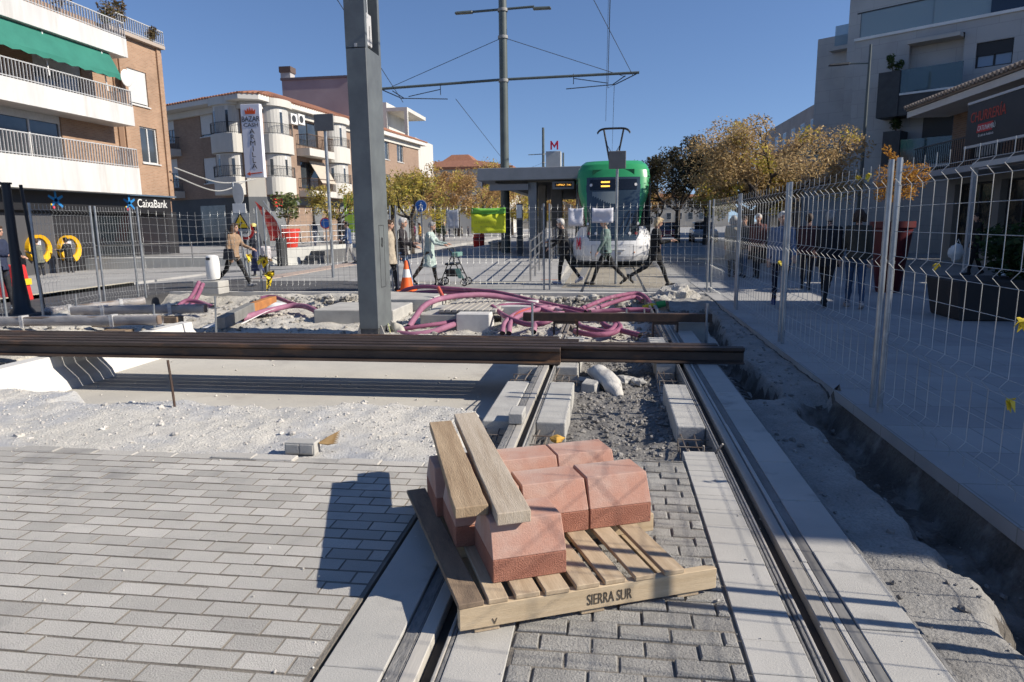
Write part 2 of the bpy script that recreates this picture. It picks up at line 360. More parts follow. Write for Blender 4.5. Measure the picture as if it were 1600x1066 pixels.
GROOVE=mat('groove_dirt',(.075,.058,.045),(.04,.033,.028),12,.9,stretch=(1,.4,1)); WETS=mat('damp_stripe',(.12,.115,.11),(.22,.215,.205),5,.8,stretch=(1,.3,1),fine=.15)
RAILR=mat('dirty_rail',(.37,.35,.32),(.25,.235,.21),6,.7,stretch=(1,.1,1),bump=.3)
def rail_line(xg,side,y0,y1,RAILTOP=RAILTOP):  # xg: groove centre; side=+1: running head lies to +X
    s=side
    def st(name,a,b_,z,m,th=.15,yy0=y0,yy1=y1):
        lo,hi=sorted((xg+s*a,xg+s*b_)); bb=MB(); bb.bb(lo,hi,yy0,yy1,z-th,z); return kind(bb.build(name,m,bevel=.003),'structure')
    st('rail_groove',-.022,.03,-.042,GROOVE if s>0 else RUBBER,.12); st('rail_head',.032,.088,.0,RAILTOP); st('rail_lip',-.034,-.021,-.002,RAILTOP); st('rail_rubber',.09,.098,-.004,DIRTY); st('rail_rubber',-.052,-.036,-.006,DIRTY)
rail_line(-.62,-1,.9,9.6); rail_line(.80,1,.9,15.1,RAILR)
seg('track_strip',-1.0,-.775,.9,4.55,1.55,STR,.002,off=.35,seed=2); seg('track_strip',-.768,-.718,.9,9.5,2.3,DIRTY,-.002,th=.2,seed=3)
seg('track_strip',-.565,-.352,.9,4.5,1.4,STR,.001,off=.9,seed=4)
seg('track_strip',.512,.725,.9,4.62,.2,STR,.001,off=.05,seed=6); seg('track_strip',.73,.746,.9,4.62,2.,DIRTY,-.01,th=.2)
seg('track_strip',.899,.922,.9,12,2.2,STR,.0,seed=8); seg('track_strip',.923,.972,.9,12,2.9,WETS,.0,seed=18); seg('track_strip',.974,1.19,.9,12,.63,STR,.003,th=.3,off=.22,seed=9); seg('track_strip',1.197,1.215,.9,9.2,1.7,DIRTY,-.012,seed=10)
for a,b_ in ((4.62,5.2),(6.65,7.35)):                    # concrete bed left between the lifted pieces
    for x0,x1 in ((-1.0,-.775),(-.565,-.33),(.53,.745)): kind(MB().bb(x0,x1,a-.2,b_+.2,-.32,-.2).build('track_bed',CONC),'structure')
# scattered stones
def rocks(name,spots,m,seed):
    rnd=random.Random(seed); b=MB()
    for (x,y,z,r) in spots:
        k=rnd.randint(0,99); b.ball((x,y,z),(r*rnd.uniform(.7,1.3),r*rnd.uniform(.7,1.3),r*rnd.uniform(.45,.9)),7,5,0,.55,k)
    for i in range(len(b.sm)): b.sm[i]=False
    return kind(b.build(name,m,fixn=False),'stuff')
rnd=random.Random(21); sp=[]
for i in range(4200):
    x=rnd.uniform(-7.0,-1.1); y=4.25+rnd.random()**.8*2.2; r=.0035+.009*rnd.random()**4; sp.append((x,y,z_gravel(x,y)+r*.3,r))
for i in range(26):
    x=rnd.uniform(-6,-1.2); y=rnd.uniform(4.5,6.2); r=rnd.uniform(.015,.035); sp.append((x,y,z_gravel(x,y)+r*.2,r))
rocks('gravel_stones',sp,mat('pale_stone',(.58,.55,.50),(.47,.45,.42),9,.95,island=.25,bump=.6,bscale=60),3)
sp=[]
for i in range(2200):
    x=rnd.uniform(-.3,.53); y=rnd.uniform(4.4,9.3); r=.006+.02*rnd.random()**3; sp.append((x,y,z_soil(x,y)+r*.3,r))
for i in range(700):
    x=rnd.uniform(1.23,2.05); y=rnd.uniform(1.9,13.5); r=.005+.022*rnd.random()**5; sp.append((x,y,z_tr(x,y)+r*.3,r))
rocks('soil_stones',sp,mat('grey_stone',(.3,.285,.265),(.2,.19,.18),9,.95,island=.35,bump=.6,bscale=60),4)
sp=[]
for i in range(2600):
    x=rnd.uniform(-10,1.3); y=rnd.uniform(9,15.2); r=.012+.05*rnd.random()**4; sp.append((x,y,z_rub(x,y)+r*.3,r))
for i in range(500):
    x=rnd.uniform(-8.2,1.9); y=14.75+rnd.random()*.5; r=.03+.07*rnd.random()**2; sp.append((x,y,-.22+rnd.random()*.16,r))
rocks('rubble_stones',sp,mat('rubble_stone',(.47,.45,.41),(.24,.225,.2),3,.95,island=.45,bump=.6,bscale=40),5)
rnd=random.Random(5); sp=[]
for i in range(420):
    x=rnd.uniform(-7.5,1.2); y=rnd.uniform(1.8,4.2)
    if abs(x+.62)<.04: continue
    r=.002+.005*rnd.random()**3; sp.append((x,y,r*.6,r))
for i in range(160):
    x=rnd.uniform(-7.5,-1.1); y=rnd.uniform(6.4,9.3); r=.004+.014*rnd.random()**3; sp.append((x,y,-.42+r*.5,r))
rocks('loose_grit',sp,MT['pale_stone'],8)
# ================================================================ pallet, kerb blocks, planks
WOOD=mat('pallet_wood',(.47,.34,.20),(.37,.255,.14),3,.8,bump=.35,bscale=60,stretch=(9,9,9),fine=.12,island=.22,stain=((.26,.17,.10),2.5,.6,.8))
WOODD=mat('weathered_wood',(.29,.21,.14),(.18,.13,.09),3,.85,bump=.4,bscale=50,fine=.2,stretch=(6,1.2,6),stain=((.12,.085,.06),4,.6,.75))
PA=R(23.5); PO=(-.55,2.33)
def woodgrain(name,c1,c2,ax):
    m=mat(name,c1,c2,2.2,.8,bump=.3,bscale=22,stretch=(14,1.1,14) if ax=='y' else (1.1,14,14),fine=.16,island=.2,lo=.3,hi=.7,stain=((c2[0]*.6,c2[1]*.6,c2[2]*.55),1.2,.62,.78)); return m
WY=woodgrain('slat_wood',(.50,.395,.27),(.36,.265,.17),'y'); WX=woodgrain('board_wood',(.54,.43,.29),(.43,.325,.205),'x'); WG=woodgrain('grey_plank_wood',(.49,.41,.31),(.34,.26,.18),'y')
pal=thing('wooden_pallet','pale wooden pallet with stencilled front board under the red concrete blocks','pallet',(PO[0],PO[1],0),PA)
for i,t in enumerate((0,.575,1.15)):
    b=MB().bb(0,1.107,t,t+.04,.022,.114); fr=b.build('stringer',WX,pal,world=False,bevel=.003)
    if i==0:
        ink=mat('stencil_ink',(.035,.028,.022),(.12,.09,.06),30,.9)
        text('SIERRA SUR',(.52,-.0012,.044),(1,0,0),(0,0,1),.066,ink,fr,'stencil',.0008,sx=.58,world=False)
        text('V',(.128,-.0012,.032),(1,0,0),(0,0,1),.035,ink,fr,'stencil',.0008,world=False)
xs=[(-.004,.098),(.115,.195),(.225,.325),(.345,.445),(.475,.575),(.60,.69),(.73,.82),(.865,.955)]
for i,(a,b_) in enumerate(xs):
    m=MB().bb(a,b_,-.004+.004*(i%3),1.2-.006*(i%2),.1145,.1355)
    if i==0: m.rot(R(2.4),(0,0,0))
    m.build('slat',WOODD if i==0 else WY,pal,world=False,bevel=.003)
for a in (.06,.5,.93): MB().bb(a,a+.1,.01,1.18,0,.0215).build('bottom_board',WY,pal,world=False,bevel=.002)
REDB=mat('red_concrete',(.46,.25,.185),(.41,.205,.15),4,.88,bump=.35,bscale=130,fine=.12,stain=((.47,.345,.29),2.4,.40,.62))
REDR=mat('red_aggregate',(.45,.205,.14),(.37,.155,.105),9,.95,bump=1.3,bscale=150,fine=.22)
blocks=[(.16,.11,'foremost red concrete block on the pallet, under the end of the pale plank'),(.075,.455,'red concrete block behind the foremost one, with the brown plank end on it'),(.045,.80,'red concrete block at the far left corner of the pallet under both planks'),
 (.395,.455,'red concrete block in the middle of the pallet with a wet streak on its face'),(.715,.455,'red concrete block at the right end of the middle row, its whole front face bare'),(.375,.80,'red concrete block in the back row next to the planks'),(.69,.80,'red concrete block at the back right corner of the pallet')]
rnd=random.Random(4)
def kerb_block(w=.313,d=.34):
    bt=MB().bb(0,w,0,d,0,.098); ix,iy=.004,.055
    b=MB().hexa([(0,0,.098),(w,0,.098),(w,d,.098),(0,d,.098)],[(ix,iy,.236),(w-ix,iy,.236),(w-ix,d-.10,.236),(ix,d-.10,.236)])
    return b,bt
for i,(s,t,lab) in enumerate(blocks):
    c,sn=math.cos(PA),math.sin(PA); loc=(PO[0]+c*s-sn*t,PO[1]+sn*s+c*t,.136)
    if i==0:
        k0=thing('kerb_block',lab,'concrete block',loc,PA,'red concrete kerb blocks on the pallet'); a,b_=kerb_block()
        b_.build('skirt',REDR,k0,world=False,bevel=.004); a.build('sloped_top',REDB,k0,world=False,bevel=.0035,seg=1)
    else: copy_tree(k0,loc,PA+rnd.uniform(-.015,.015),lab)
def plank(name,lab,p,m,th,seed):
    b=MB(); n=10; rnd=random.Random(seed); c,sn=math.cos(PA),math.sin(PA); z0=.374
    L=[];Rr=[]
    for k in range(n+1):
        f=k/n; s0=p[0]+(p[4]-p[0])*f; s1=p[1]+(p[5]-p[1])*f; t=p[2]+(p[3]-p[2])*f; j=.002
        L.append((s0+rnd.uniform(-j,j),t)); Rr.append((s1+rnd.uniform(-j,j),t))
    w=lambda q,z:(PO[0]+c*q[0]-sn*q[1],PO[1]+sn*q[0]+c*q[1],z)
    vs=[];fs=[]
    for k in range(n+1): vs+= [w(L[k],z0),w(Rr[k],z0),w(Rr[k],z0+th),w(L[k],z0+th)]
    for k in range(n):
        for j in range(4): fs.append((k*4+j,k*4+(j+1)%4,k*4+4+(j+1)%4,k*4+4+j))
    fs+=[(0,1,2,3),(n*4+3,n*4+2,n*4+1,n*4)]
    b.add(vs,fs); return tag(b.build(name,m,bevel=.004,seg=2),lab,'plank','planks lying on the red blocks')
def rotgrain(name,c1,c2,st):
    m=mat(name,c1,c2,1.5,.85,bump=.45,bscale=16,stretch=(1,1,1),fine=.18,lo=.3,hi=.7,stain=st)
    for n in m.node_tree.nodes:
        if n.type=='MAPPING': n.vector_type='TEXTURE'; n.inputs['Rotation'].default_value=(0,0,R(110)); n.inputs['Scale'].default_value=(.8,.065,.2)
    return m
rotgrain('plank_wood_brown',(.45,.335,.215),(.29,.20,.12),((.20,.14,.085),1.1,.6,.75)); rotgrain('plank_wood_grey',(.53,.455,.36),(.36,.285,.205),((.25,.19,.14),1.2,.62,.78))
plank('wooden_plank','shorter brown plank across the left blocks, left of the longer one',(.035,.175,.235,1.49,.125,.255),MT['plank_wood_brown'],.046,2)
plank('wooden_plank','longer pale weathered plank with a rounded front end, right of the brown one',(.185,.325,.12,1.60,.29,.425),MT['plank_wood_grey'],.052,3)
# ================================================================ rails lying across the works
prof=[(-.09,0),(.09,0),(.09,.012),(.012,.032),(.010,.115),(.035,.135),(.06,.14),(.06,.172),(.045,.18),(.02,.178),(.014,.145),(-.004,.145),(-.012,.18),(-.052,.18),(-.056,.172),(-.056,.142),(-.010,.118),(-.012,.032),(-.09,.012)]
RAILM=mat('brown_rail',(.085,.06,.047),(.05,.037,.031),7,.5,metal=.3,bump=.3,bscale=80,stain=((.20,.105,.055),3,.58,.72),stretch=(.35,1,1))
def rail(x0,x1,y,z,lab,flip=1):
    b=MB().prism([(flip*p[0],p[1]) for p in prof],(x0,y,z),(0,1,0),(0,0,1),(x1-x0,0,0)); o=b.build('steel_rail',RAILM,bevel=.003); return tag(o,lab,'rail','brown steel rails laid across the works')
rail(-11.5,-.53,7.50,.004,'nearest rusty steel rail, the one with a yellowed end stopping above the left track groove')
rail(-10.8,1.48,7.685,.004,'long rusty rail reaching furthest right, over the right track strip')
rail(-11.2,1.22,7.87,.003,'rusty rail lying just behind the one that reaches furthest right')
rail(-11.0,-.35,8.055,.004,'fourth rusty rail of the bundle, ending beside the column side of the tracks',-1)
rail(-11.3,-.6,8.24,.002,'farthest rusty rail of the bundle, nearest the grey column',-1)
# ================================================================ lifted track beams with rebar
def beam(x0,x1,y0,y1,z,lab,rb=None):
    t=thing('concrete_beam',lab,'concrete beam',((x0+x1)/2,y0,-.3),0,'lifted concrete track beams')
    b=MB(); n=max(2,int((y1-y0)/.2)); rnd=random.Random(int(y0*50+x0*90))
    b.bb(x0,x1,y0,y1,-.3,z); b.build('beam_body',CONC,t,bevel=.012,seg=2)
    m=MB()
    for (ya,yb) in rb or []:
        for k in range(4):
            x=x0+.03+(x1-x0-.06)*k/3; zz=z-.07-.06*(k%2)
            m.tube([(x,ya,zz),(x+rnd.uniform(-.02,.02),(ya+yb)/2,zz+rnd.uniform(-.02,.03)),(x+rnd.uniform(-.03,.03),yb,zz+rnd.uniform(-.05,.05))],.0065,6)
        for k in range(2):
            y=ya+(yb-ya)*(.35+.35*k); m.tube([(x0-.01,y,z-.05),(x1+.01,y+.01,z-.055),(x1+.01,y,z-.18),(x0,y,z-.18),(x0-.01,y,z-.05)],.005,6)
    if m.v: m.build('rebar',mat('grey_rebar',(.22,.20,.18),(.14,.10,.075),9,.7,metal=.3),t)
beam(-1.0,-.775,5.22,6.62,.0,'pale concrete beam left of the left rail groove, nearer one',[(5.22,4.62),(6.62,7.38)])
beam(-.565,-.33,5.22,6.62,.0,'pale concrete beam right of the left rail groove, in front of the rails',[(5.22,4.62),(6.62,7.38)])
beam(-1.0,-.775,7.36,9.4,-.004,'concrete beam left of the left groove, under the rail bundle'); beam(-.565,-.33,7.36,9.4,-.004,'concrete beam right of the left groove, under the rail bundle')
beam(.53,.745,5.2,6.6,.004,'concrete beam along the right rail with rebar at its near end',[(5.2,4.7),(6.6,7.6)]); beam(.53,.745,7.6,9.4,.0,'concrete beam along the right rail, under the rail bundle')
rb=MB(); 
for p in (((.70,4.72,-.1),(.78,4.62,.06)),((.66,4.7,-.1),(.66,4.66,.03)),((.60,4.75,-.1),(.55,4.6,.02))): rb.tube(p,.007,6)
tag(rb.build('rebar_stub',mat('pale_rebar',(.4,.37,.33),(.26,.22,.19),9,.7)),'pale rebar stubs sticking up where the right paving strip begins','rebar')
blk=MB().bb(-.77,-.66,5.12,5.36,.004,.09); tag(blk.build('concrete_block',CONC,bevel=.006),'small square concrete block on the lip beside the left groove','block')
# transverse gauge beam on threaded legs
gb=thing('gauge_beam','rusty transverse steel beam with brown patch on threaded legs behind the rails','steel beam',(0,9.85,0))
MB().bb(-1.24,1.44,9.8,9.9,.15,.27).build('beam_bar',RUST,gb,bevel=.006)
for x in (-1.1,1.36): MB().tube([(x,9.78,-.3),(x,9.78,.42)],.017,8).build('threaded_leg',STEEL,gb)
for x in (-.62,.8): 
    q=MB(); 
    for dx in (-.17,.17): q.bb(x+dx-.012,x+dx+.012,9.82,9.88,-.28,.15)
    q.bb(x-.17,x+.17,9.815,9.885,.11,.15); q.build('rail_clamp',RUST,gb)
for x in (.25,.5,.68): MB().tube([(x,9.85,.27),(x,9.85,.33)],.012,6).build('bolt',STEEL,gb)
for x,lab in ((-.66,'stub of old rail under the left clamp of the gauge beam'),(.78,'stub of old rail under the right clamp of the gauge beam')):
    tag(MB().prism(prof,(x,9.3,-.2),(-1,0,0),(0,0,1),(0,2.4,0)).build('old_rail',mat('pale_rail',(.27,.25,.23),(.16,.13,.11),8,.7,metal=.2)),lab,'rail','old rail stubs under the gauge beam')
tag(MB().bb(.95,1.42,10.0,10.12,-.3,.12).build('grey_slab',CONC,bevel=.01),'grey concrete panel standing under the right end of the gauge beam','concrete slab')
# sandbag, cut stone, brick, cloth, stake
def blob(name,pts,rs,m,lab,cat,nz=.25,flat=.6,seed=1):
    b=MB(); P=smooth_path(pts,4); k=len(P); rr=[]
    for i in range(k):
        f=i/(k-1)*(len(rs)-1); j=min(int(f),len(rs)-2); rr.append(rs[j]+(rs[j+1]-rs[j])*(f-j))
    b.tube(P,rr,12)
    for i,v in enumerate(b.v):
        q=Vector(v); d=noise.noise_vector(q*9+Vector((seed,0,0)))*nz*.06; b.v[i]=tuple(q+d)
    zc=min(p.z for p in P); b.v=[(x,y,zc+(z-zc)*flat) for x,y,z in b.v]
    return tag(b.build(name,m,angle=60),lab,cat)
blob('sandbag',[(-.2,7.5,-.06),(-.08,7.2,-.03),(.03,6.95,-.09),(.12,6.7,-.17)],[.03,.1,.11,.09,.03],mat('pale_sack',(.56,.54,.50),(.42,.40,.37),6,.95,bump=1,bscale=40),'pale dusty sack slumped on the rubble between the rails','sack',.5,.9)
b=MB().hexa([(-.28,6.85,-.2),(-.12,6.8,-.2),(-.07,7.0,-.2),(-.24,7.05,-.2)],[(-.27,6.86,-.06),(-.13,6.82,-.07),(-.08,6.98,-.06),(-.23,7.03,-.05)]); tag(b.build('broken_stone',CONC,bevel=.01),'grey cut kerb stone beside the pale sack','stone')
for i,(x,y,r,lab) in enumerate(((.16,7.45,.1,'flat broken concrete lump behind the pale sack'),(.33,7.4,.07,'small concrete lump right of the flat one behind the sack'),(-.25,7.35,.09,'stone against the inner beam behind the pale sack'))):
    b=MB().ball((x,y,-.17),(r*1.3,r,r*.7),9,6,0,.5,i+40); b.sm=[False]*len(b.sm); tag(b.build('stone_lump',CONC,bevel=0),lab,'stone','stone lumps between the rails')
bk=thing('grey_brick','pale grey two-hole concrete brick lying on the gravel edge','brick',(-2.13,4.36,0))
MB().bb(-2.24,-2.02,4.32,4.42,-.02,.068).build('brick_body',mat('brick_concrete',(.42,.41,.38),(.35,.34,.32),8,.9,bump=.5),bk,bevel=.004)
for x in (-2.228,-2.125): MB().bb(x,x+.095,4.312,4.32,-.008,.056).build('face_panel',MT['brick_concrete'],bk,bevel=.003)
b=MB()
for k in range(7):
    a=-.3+k*.13; b.tube([(-2.01,4.38+.004*k,.05),(-1.95,4.39+.006*k,.045+.006*k),(-1.88,4.40+.01*k,.05+.012*k)],[.006,.011,.002],5)
tag(b.build('dry_leaf',mat('dry_leaf',(.42,.28,.13),(.28,.17,.07),9,.8)),'curled dry brown leaf against the grey brick','leaf')
st=G(275,642,-.06); tp=AY(262,563,st.y+.1)
tag(MB().tube([tuple(st-Vector((0,0,.2))),tuple(st.lerp(tp,.5)),tuple(tp)],.011,7).build('iron_stake',RUST),'thin rusty iron stake driven into the white gravel','stake')
yb=MB().ball((-.36,4.75,.015),(.05,.05,.03),8,5,0,.4,2); tag(yb.build('yellow_lump',mat('yellow_foam',(.62,.36,.06),(.45,.25,.05),9,.8)),'small yellow-orange lump behind the red blocks','scrap')
# barriers of precast concrete at the left edge of the slab
def barrier(x,y0,y1,z0,z1,lab,skew=0):
    b=MB().prism([(-.33,0),(.33,0),(.27,.14),(.12,.3),(.1,z1-z0),(-.1,z1-z0),(-.12,.3),(-.27,.14)],(x,y0,z0),(1,0,0),(0,0,1),(skew,y1-y0,0)); return tag(b.build('concrete_barrier',mat('white_concrete',(.60,.59,.56),(.5,.49,.47),2,.9,bump=.3,stain=((.33,.32,.31),2,.65,.8)),bevel=.012,seg=2),lab,'barrier','white concrete barriers by the slab')
barrier(-6.95,4.6,8.25,-.45,-.005,'white concrete barrier running from the gravel to under the rails'); barrier(-7.1,8.35,10.6,-.45,-.02,'white concrete barrier behind the rails, next piece of the row')
# ================================================================ catenary column in the works
cx0,cx1,cy0,cy1=-4.0,-3.68,10.5,11.2
COLG=mat('column_paint',(.13,.145,.15),(.095,.105,.112),2.5,.5,bump=.1,bscale=30,stain=((.2,.2,.2),9,.72,.78))
COLD=mat('column_paint_dirty',(.05,.052,.058),(.11,.11,.11),5,.8,stain=((.3,.29,.27),6,.6,.7))
cc=thing('catenary_column','tall dark grey steel box column standing in the excavation','column',((cx0+cx1)/2,(cy0+cy1)/2,-.3))
MB().bb(cx0,cx1,cy0,cy1,-.1,4.22).build('lower_shaft',COLG,cc,bevel=.008)
u=MB(); t=.03; z0,z1=4.2,9.5
u.bb(cx0,cx0+t,cy0,cy1,z0,z1); u.bb(cx0+t,cx1-.002,cy0,cy0+.09,z0,z1); u.bb(cx0+t,cx1-.002,cy1-.09,cy1,z0,z1); u.build('upper_channel',COLG,cc)
w=MB().bb(cx0+.06,cx1-.06,cy0+.14,cy1-.22,4.3,4.78); wt=w.build('counterweight',mat('weight_white',(.5,.5,.5),(.38,.38,.38),6,.6),cc,bevel=.01)
MB().bb(cx1-.059,cx1-.055,cy0+.36,cy0+.375,4.25,4.6).build('weight_slot',DKGREY,wt)
MB().tube([(cx1-.06,(cy0+cy1)/2-.06,4.7),(cx1-.06,(cy0+cy1)/2-.06,9.4)],.012,6).build('weight_rod',STEEL,cc)
MB().tube([(cx1-.05,(cy0+cy1)/2-.05+.13*math.cos(a),5.35+.2*math.sin(a)) for a in np.linspace(0,2*PI,20)],.014,6).build('pulley_ring',STEEL,cc)
d=MB(); fx=cx1+.003
for (y0,y1,z0,z1) in ((10.72,10.725,.55,1.55),(10.95,10.955,.55,1.55),(10.72,10.955,.55,.556),(10.72,10.955,1.55,1.556)): d.bb(fx-.002,fx+.001,y0,y1,z0,z1)
dd=d.build('door_seam',BLACK,cc); MB().tube([(fx+.003,10.84+.035*math.cos(a),1.28+.075*math.sin(a)) for a in np.linspace(0,2*PI,16)],.006,5).build('door_ring',DKGREY,dd)
MB().bb(cx0+.14,cx0+.18,cy0-.004,cy0,4.22,4.27).build('number_plate',mat('plate_grey',(.4,.4,.4)),cc)
f=MB(); f.bb(cx0+.015,cx1-.02,cy0+.02,cy1-.2,-.42,-.095); f.build('base_stub',COLD,cc)
gp=mat('gusset_dusty',(.42,.405,.38),(.26,.25,.235),5,.9)
for (a,b_,c) in (((cx0-.14,cy0+.05,-.42),(cx0,cy0+.05,-.42),(cx0,cy0+.05,-.05)),((cx0-.14,cy1-.1,-.42),(cx0,cy1-.1,-.42),(cx0,cy1-.1,-.05)),((cx1+.16,cy0+.05,-.42),(cx1,cy0+.05,-.42),(cx1,cy0+.05,-.05)),((cx1+.16,cy1-.1,-.42),(cx1,cy1-.1,-.42),(cx1,cy1-.1,-.05))):
    A,B,Cc=map(Vector,(a,b_,c)); top=Vector((A.x*.0+Cc.x+(A.x-Cc.x)*.15,A.y,Cc.z)); q=MB().hexa([A,B,B+Vector((0,.03,0)),A+Vector((0,.03,0))],[top,Cc,Cc+Vector((0,.03,0)),top+Vector((0,.03,0))]); q.build('gusset',gp,cc)
MB().bb(cx0-.2,cx1+.22,cy0-.1,cy1+.1,-.46,-.42).build('base_plate',gp,cc)
MB().tube(smooth_path([(cx1+.01,10.95,-.08),(cx1+.09,10.8,-.2),(cx1+.2,10.6,-.34),(cx1+.36,10.5,-.40)],5),.009,6).build('earth_cable',mat('cable_green',(.32,.42,.22),(.5,.45,.2),8,.7),cc)
blob('dirty_rag',[(cx1+.02,11.05,-.18),(cx1+.14,10.95,-.14),(cx1+.24,10.9,-.2),(cx1+.3,10.75,-.38)],[.05,.09,.08,.03],mat('rag_beige',(.46,.44,.38),(.34,.32,.28),6,.95),'beige rag and loose wrapping at the foot of the grey column','rag',.6,1)
# ================================================================ purple conduits
PURP=mat('purple_conduit',(.26,.085,.15),(.20,.065,.12),6,.75,bump=.15,bscale=150,stain=((.36,.21,.26),2.5,.55,.72)); PURPL=mat('pale_purple_conduit',(.31,.135,.205),(.24,.095,.155),6,.75,stain=((.45,.30,.33),2.5,.55,.7)); ORN=mat('orange_conduit',(.5,.09,.06),(.4,.08,.06),6,.6)
HOLE=mat('pipe_inside',(.01,.008,.01))
def conduit(pts,lab,r=.043,m=PURP):
    P=[]
    for (u,v,Y) in pts:
        P.append(AY(u,v,Y))
    P=smooth_path(P,7); t=tag(MB().tube(P,r,12,0,False).build('conduit',m),lab,'pipe','corrugated purple conduits in the excavation')
    for e,n in ((P[0],P[1]),(P[-1],P[-2])):
        d=(e-n).normalized(); x=MB().tube([e-d*.02,e-d*.002],r*.86,12); x.build('pipe_mouth',HOLE,t,world=False)
    return t
conduit([(614,468,15.2),(634,453,15.0),(662,448,14.8),(690,450,14.6),(731,453,14.4),(769,456,14.1),(797,461,13.8),(825,468,13.4),(870,478,12.9),(922,488,12.4)],'longest purple conduit arching from the cone along the far edge of the pit')
conduit([(640,459,14.9),(680,456,14.7),(740,460,14.3),(800,469,13.6),(860,480,12.9),(915,493,12.2)],'purple conduit just below the longest one along the far edge')
conduit([(639,511,11.1),(648,497,11.3),(661,480,11.6),(679,470,11.9),(705,464,12.3),(741,461,12.6),(769,462,12.8),(797,467,12.9),(830,475,12.7),(880,487,12.2)],'thick purple conduit with a cut mouth bending round the concrete slab by the column',.052,PURPL)
conduit([(622,516,11.0),(645,512,11.0),(672,508,11.1),(694,505,11.3),(718,500,11.7)],'thin purple conduit on the ground between the column and the drain chamber',.036)
conduit([(622,521,10.8),(648,523,10.7),(675,519,10.8),(695,512,11.0),(712,506,11.4)],'pale pink conduit curving on the ground nearest the rails',.05,PURPL)
conduit([(772,482,12.2),(785,478,12.3),(806,477,12.4),(831,478,12.3),(853,486,12.0),(872,492,11.8)],'purple conduit bending sharply at the right of the drain chamber, upper loop')
conduit([(769,479,12.1),(780,488,11.7),(797,498,11.2),(825,507,10.8),(849,505,10.7),(866,497,10.9)],'purple conduit sagging from the drain chamber towards the gauge beam')
conduit([(785,521,10.7),(789,505,11.0),(806,491,11.6),(828,483,12.1),(860,480,12.5)],'left one of the two cut conduits standing side by side right of the chamber',.045,PURPL)
conduit([(795,521,10.7),(798,505,11.0),(813,493,11.5),(838,485,12.0),(872,482,12.4)],'right one of the two cut conduits standing side by side right of the chamber',.045,PURPL)
conduit([(834,519,10.5),(838,503,10.8),(852,494,11.2),(880,490,11.6)],'purple conduit coming forward under the left end of the gauge beam',.045,PURPL)
conduit([(800,500,11.3),(812,490,11.6),(830,484,12.0)],'short orange-red conduit among the purple ones',.04,ORN)
conduit([(905,484,12.6),(925,476,13.1),(950,466,13.7),(980,460,14.2),(998,459,14.3),(1010,466,14.0),(1018,478,13.4)],'purple conduit humped highest behind the gauge beam on the right')
conduit([(915,488,12.4),(945,477,13.0),(970,469,13.4),(992,464,13.8),(1004,470,13.6)],'purple conduit inside the right hump')
conduit([(918,488,12.5),(960,485,12.6),(1000,484,12.7),(1022,486,12.6)],'straight purple conduit on the ground below the right hump')
conduit([(900,498,11.6),(906,509,11.0),(930,516,10.7),(952,518,10.6),(962,508,11.0)],'purple conduit looping under the gauge beam, left loop')
conduit([(956,498,11.6),(969,511,10.9),(955,521,10.5),(925,523,10.4),(898,518,10.6)],'purple conduit looping under the gauge beam, right loop')
conduit([(938,497,11.7),(946,509,11.1),(972,517,10.7),(1000,524,10.4)],'purple conduit crossing under the middle of the gauge beam')
conduit([(311,441,13.6),(301,461,13.2),(288,477,12.9)],'left of the two conduit stubs leaning up by the white bin'); conduit([(317,444,13.6),(308,464,13.2),(297,480,12.9)],'right of the two conduit stubs leaning up by the white bin')
conduit([(278,479,12.6),(291,470,12.8),(310,472,12.8),(333,480,12.5)],'low arched conduit at the foot of the leaning stubs')
conduit([(378,498,12.0),(405,489,12.5),(430,483,12.9),(455,478,13.2),(477,479,13.1),(497,488,12.5)],'thick conduit lying behind the white sheet',.055,PURPL)
conduit([(408,466,14.4),(428,464,14.4),(458,475,13.6),(494,483,12.9)],'thin conduit from the rubble edge towards the slab left of the column')
tag(MB().tube([AY(685,450,13.9),AY(690,460,13.7),AY(694,468,13.5)],.04,10).build('pipe_stub',ORN),'short salmon pipe stub poking up in front of the far conduits','pipe')
yc=thing('pipe_plug','yellow and green plastic plugs on the right conduits','plug',tuple(AY(1018,478,13.2)))
MB().tube([AY(1004,480,13.2),AY(1018,478,13.2),AY(1026,479,13.2)],[.03,.055,.05],10).build('yellow_plug',mat('yellow_plastic',(.62,.5,.03)),yc); MB().tube([AY(1026,477,13.2),AY(1040,474,13.2)],[.07,.06],10).build('green_plug',mat('green_plastic',(.05,.28,.08)),yc)
# ================================================================ concrete pieces, drain, rail pieces, wrapped rails
tag(MB().bb(-5.5,-3.95,12.1,13.4,-.3,.0).build('concrete_slab',CONC,bevel=.02,seg=2),'thick pale concrete slab left of the grey column','concrete slab')
tag(MB().bb(-5.1,-3.6,13.5,14.9,-.2,.06).build('paving_slab',CONC,bevel=.02),'pale broken paving slab behind the thick slab by the column','concrete slab')
dc=thing('drain_chamber','white concrete drain chamber with a slatted lid right of the column','drain chamber',(-2.3,11.7,-.3))
MB().bb(-2.58,-2.0,11.3,11.75,-.3,.05).build('chamber_box',mat('chamber_concrete',(.58,.57,.55),(.46,.45,.44),4,.9,bump=.4),dc,bevel=.015)
l=MB()
for k in range(9): l.bb(-2.95+k*.115,-2.95+k*.115+.09,11.6,13.3,.03,.085)
l.bb(-2.97,-1.9,11.65,13.25,.0,.035); l.build('slatted_lid',mat('lid_concrete',(.38,.36,.33),(.28,.265,.24),5,.9),dc,bevel=.006)
tag(MB().bb(-3.3,-2.62,11.6,13.0,-.3,.0).build('concrete_slab',CONC,bevel=.02),'rough concrete slab between the column and the drain chamber','concrete slab')
tag(MB().bb(-1.95,-1.35,12.2,13.2,-.25,.08).build('white_block',MT['chamber_concrete'],bevel=.015),'white block right of the slatted lid','block')
a=AY(345,505,10.9); b_=AY(392,481,12.6); c=AY(427,469,13.8)
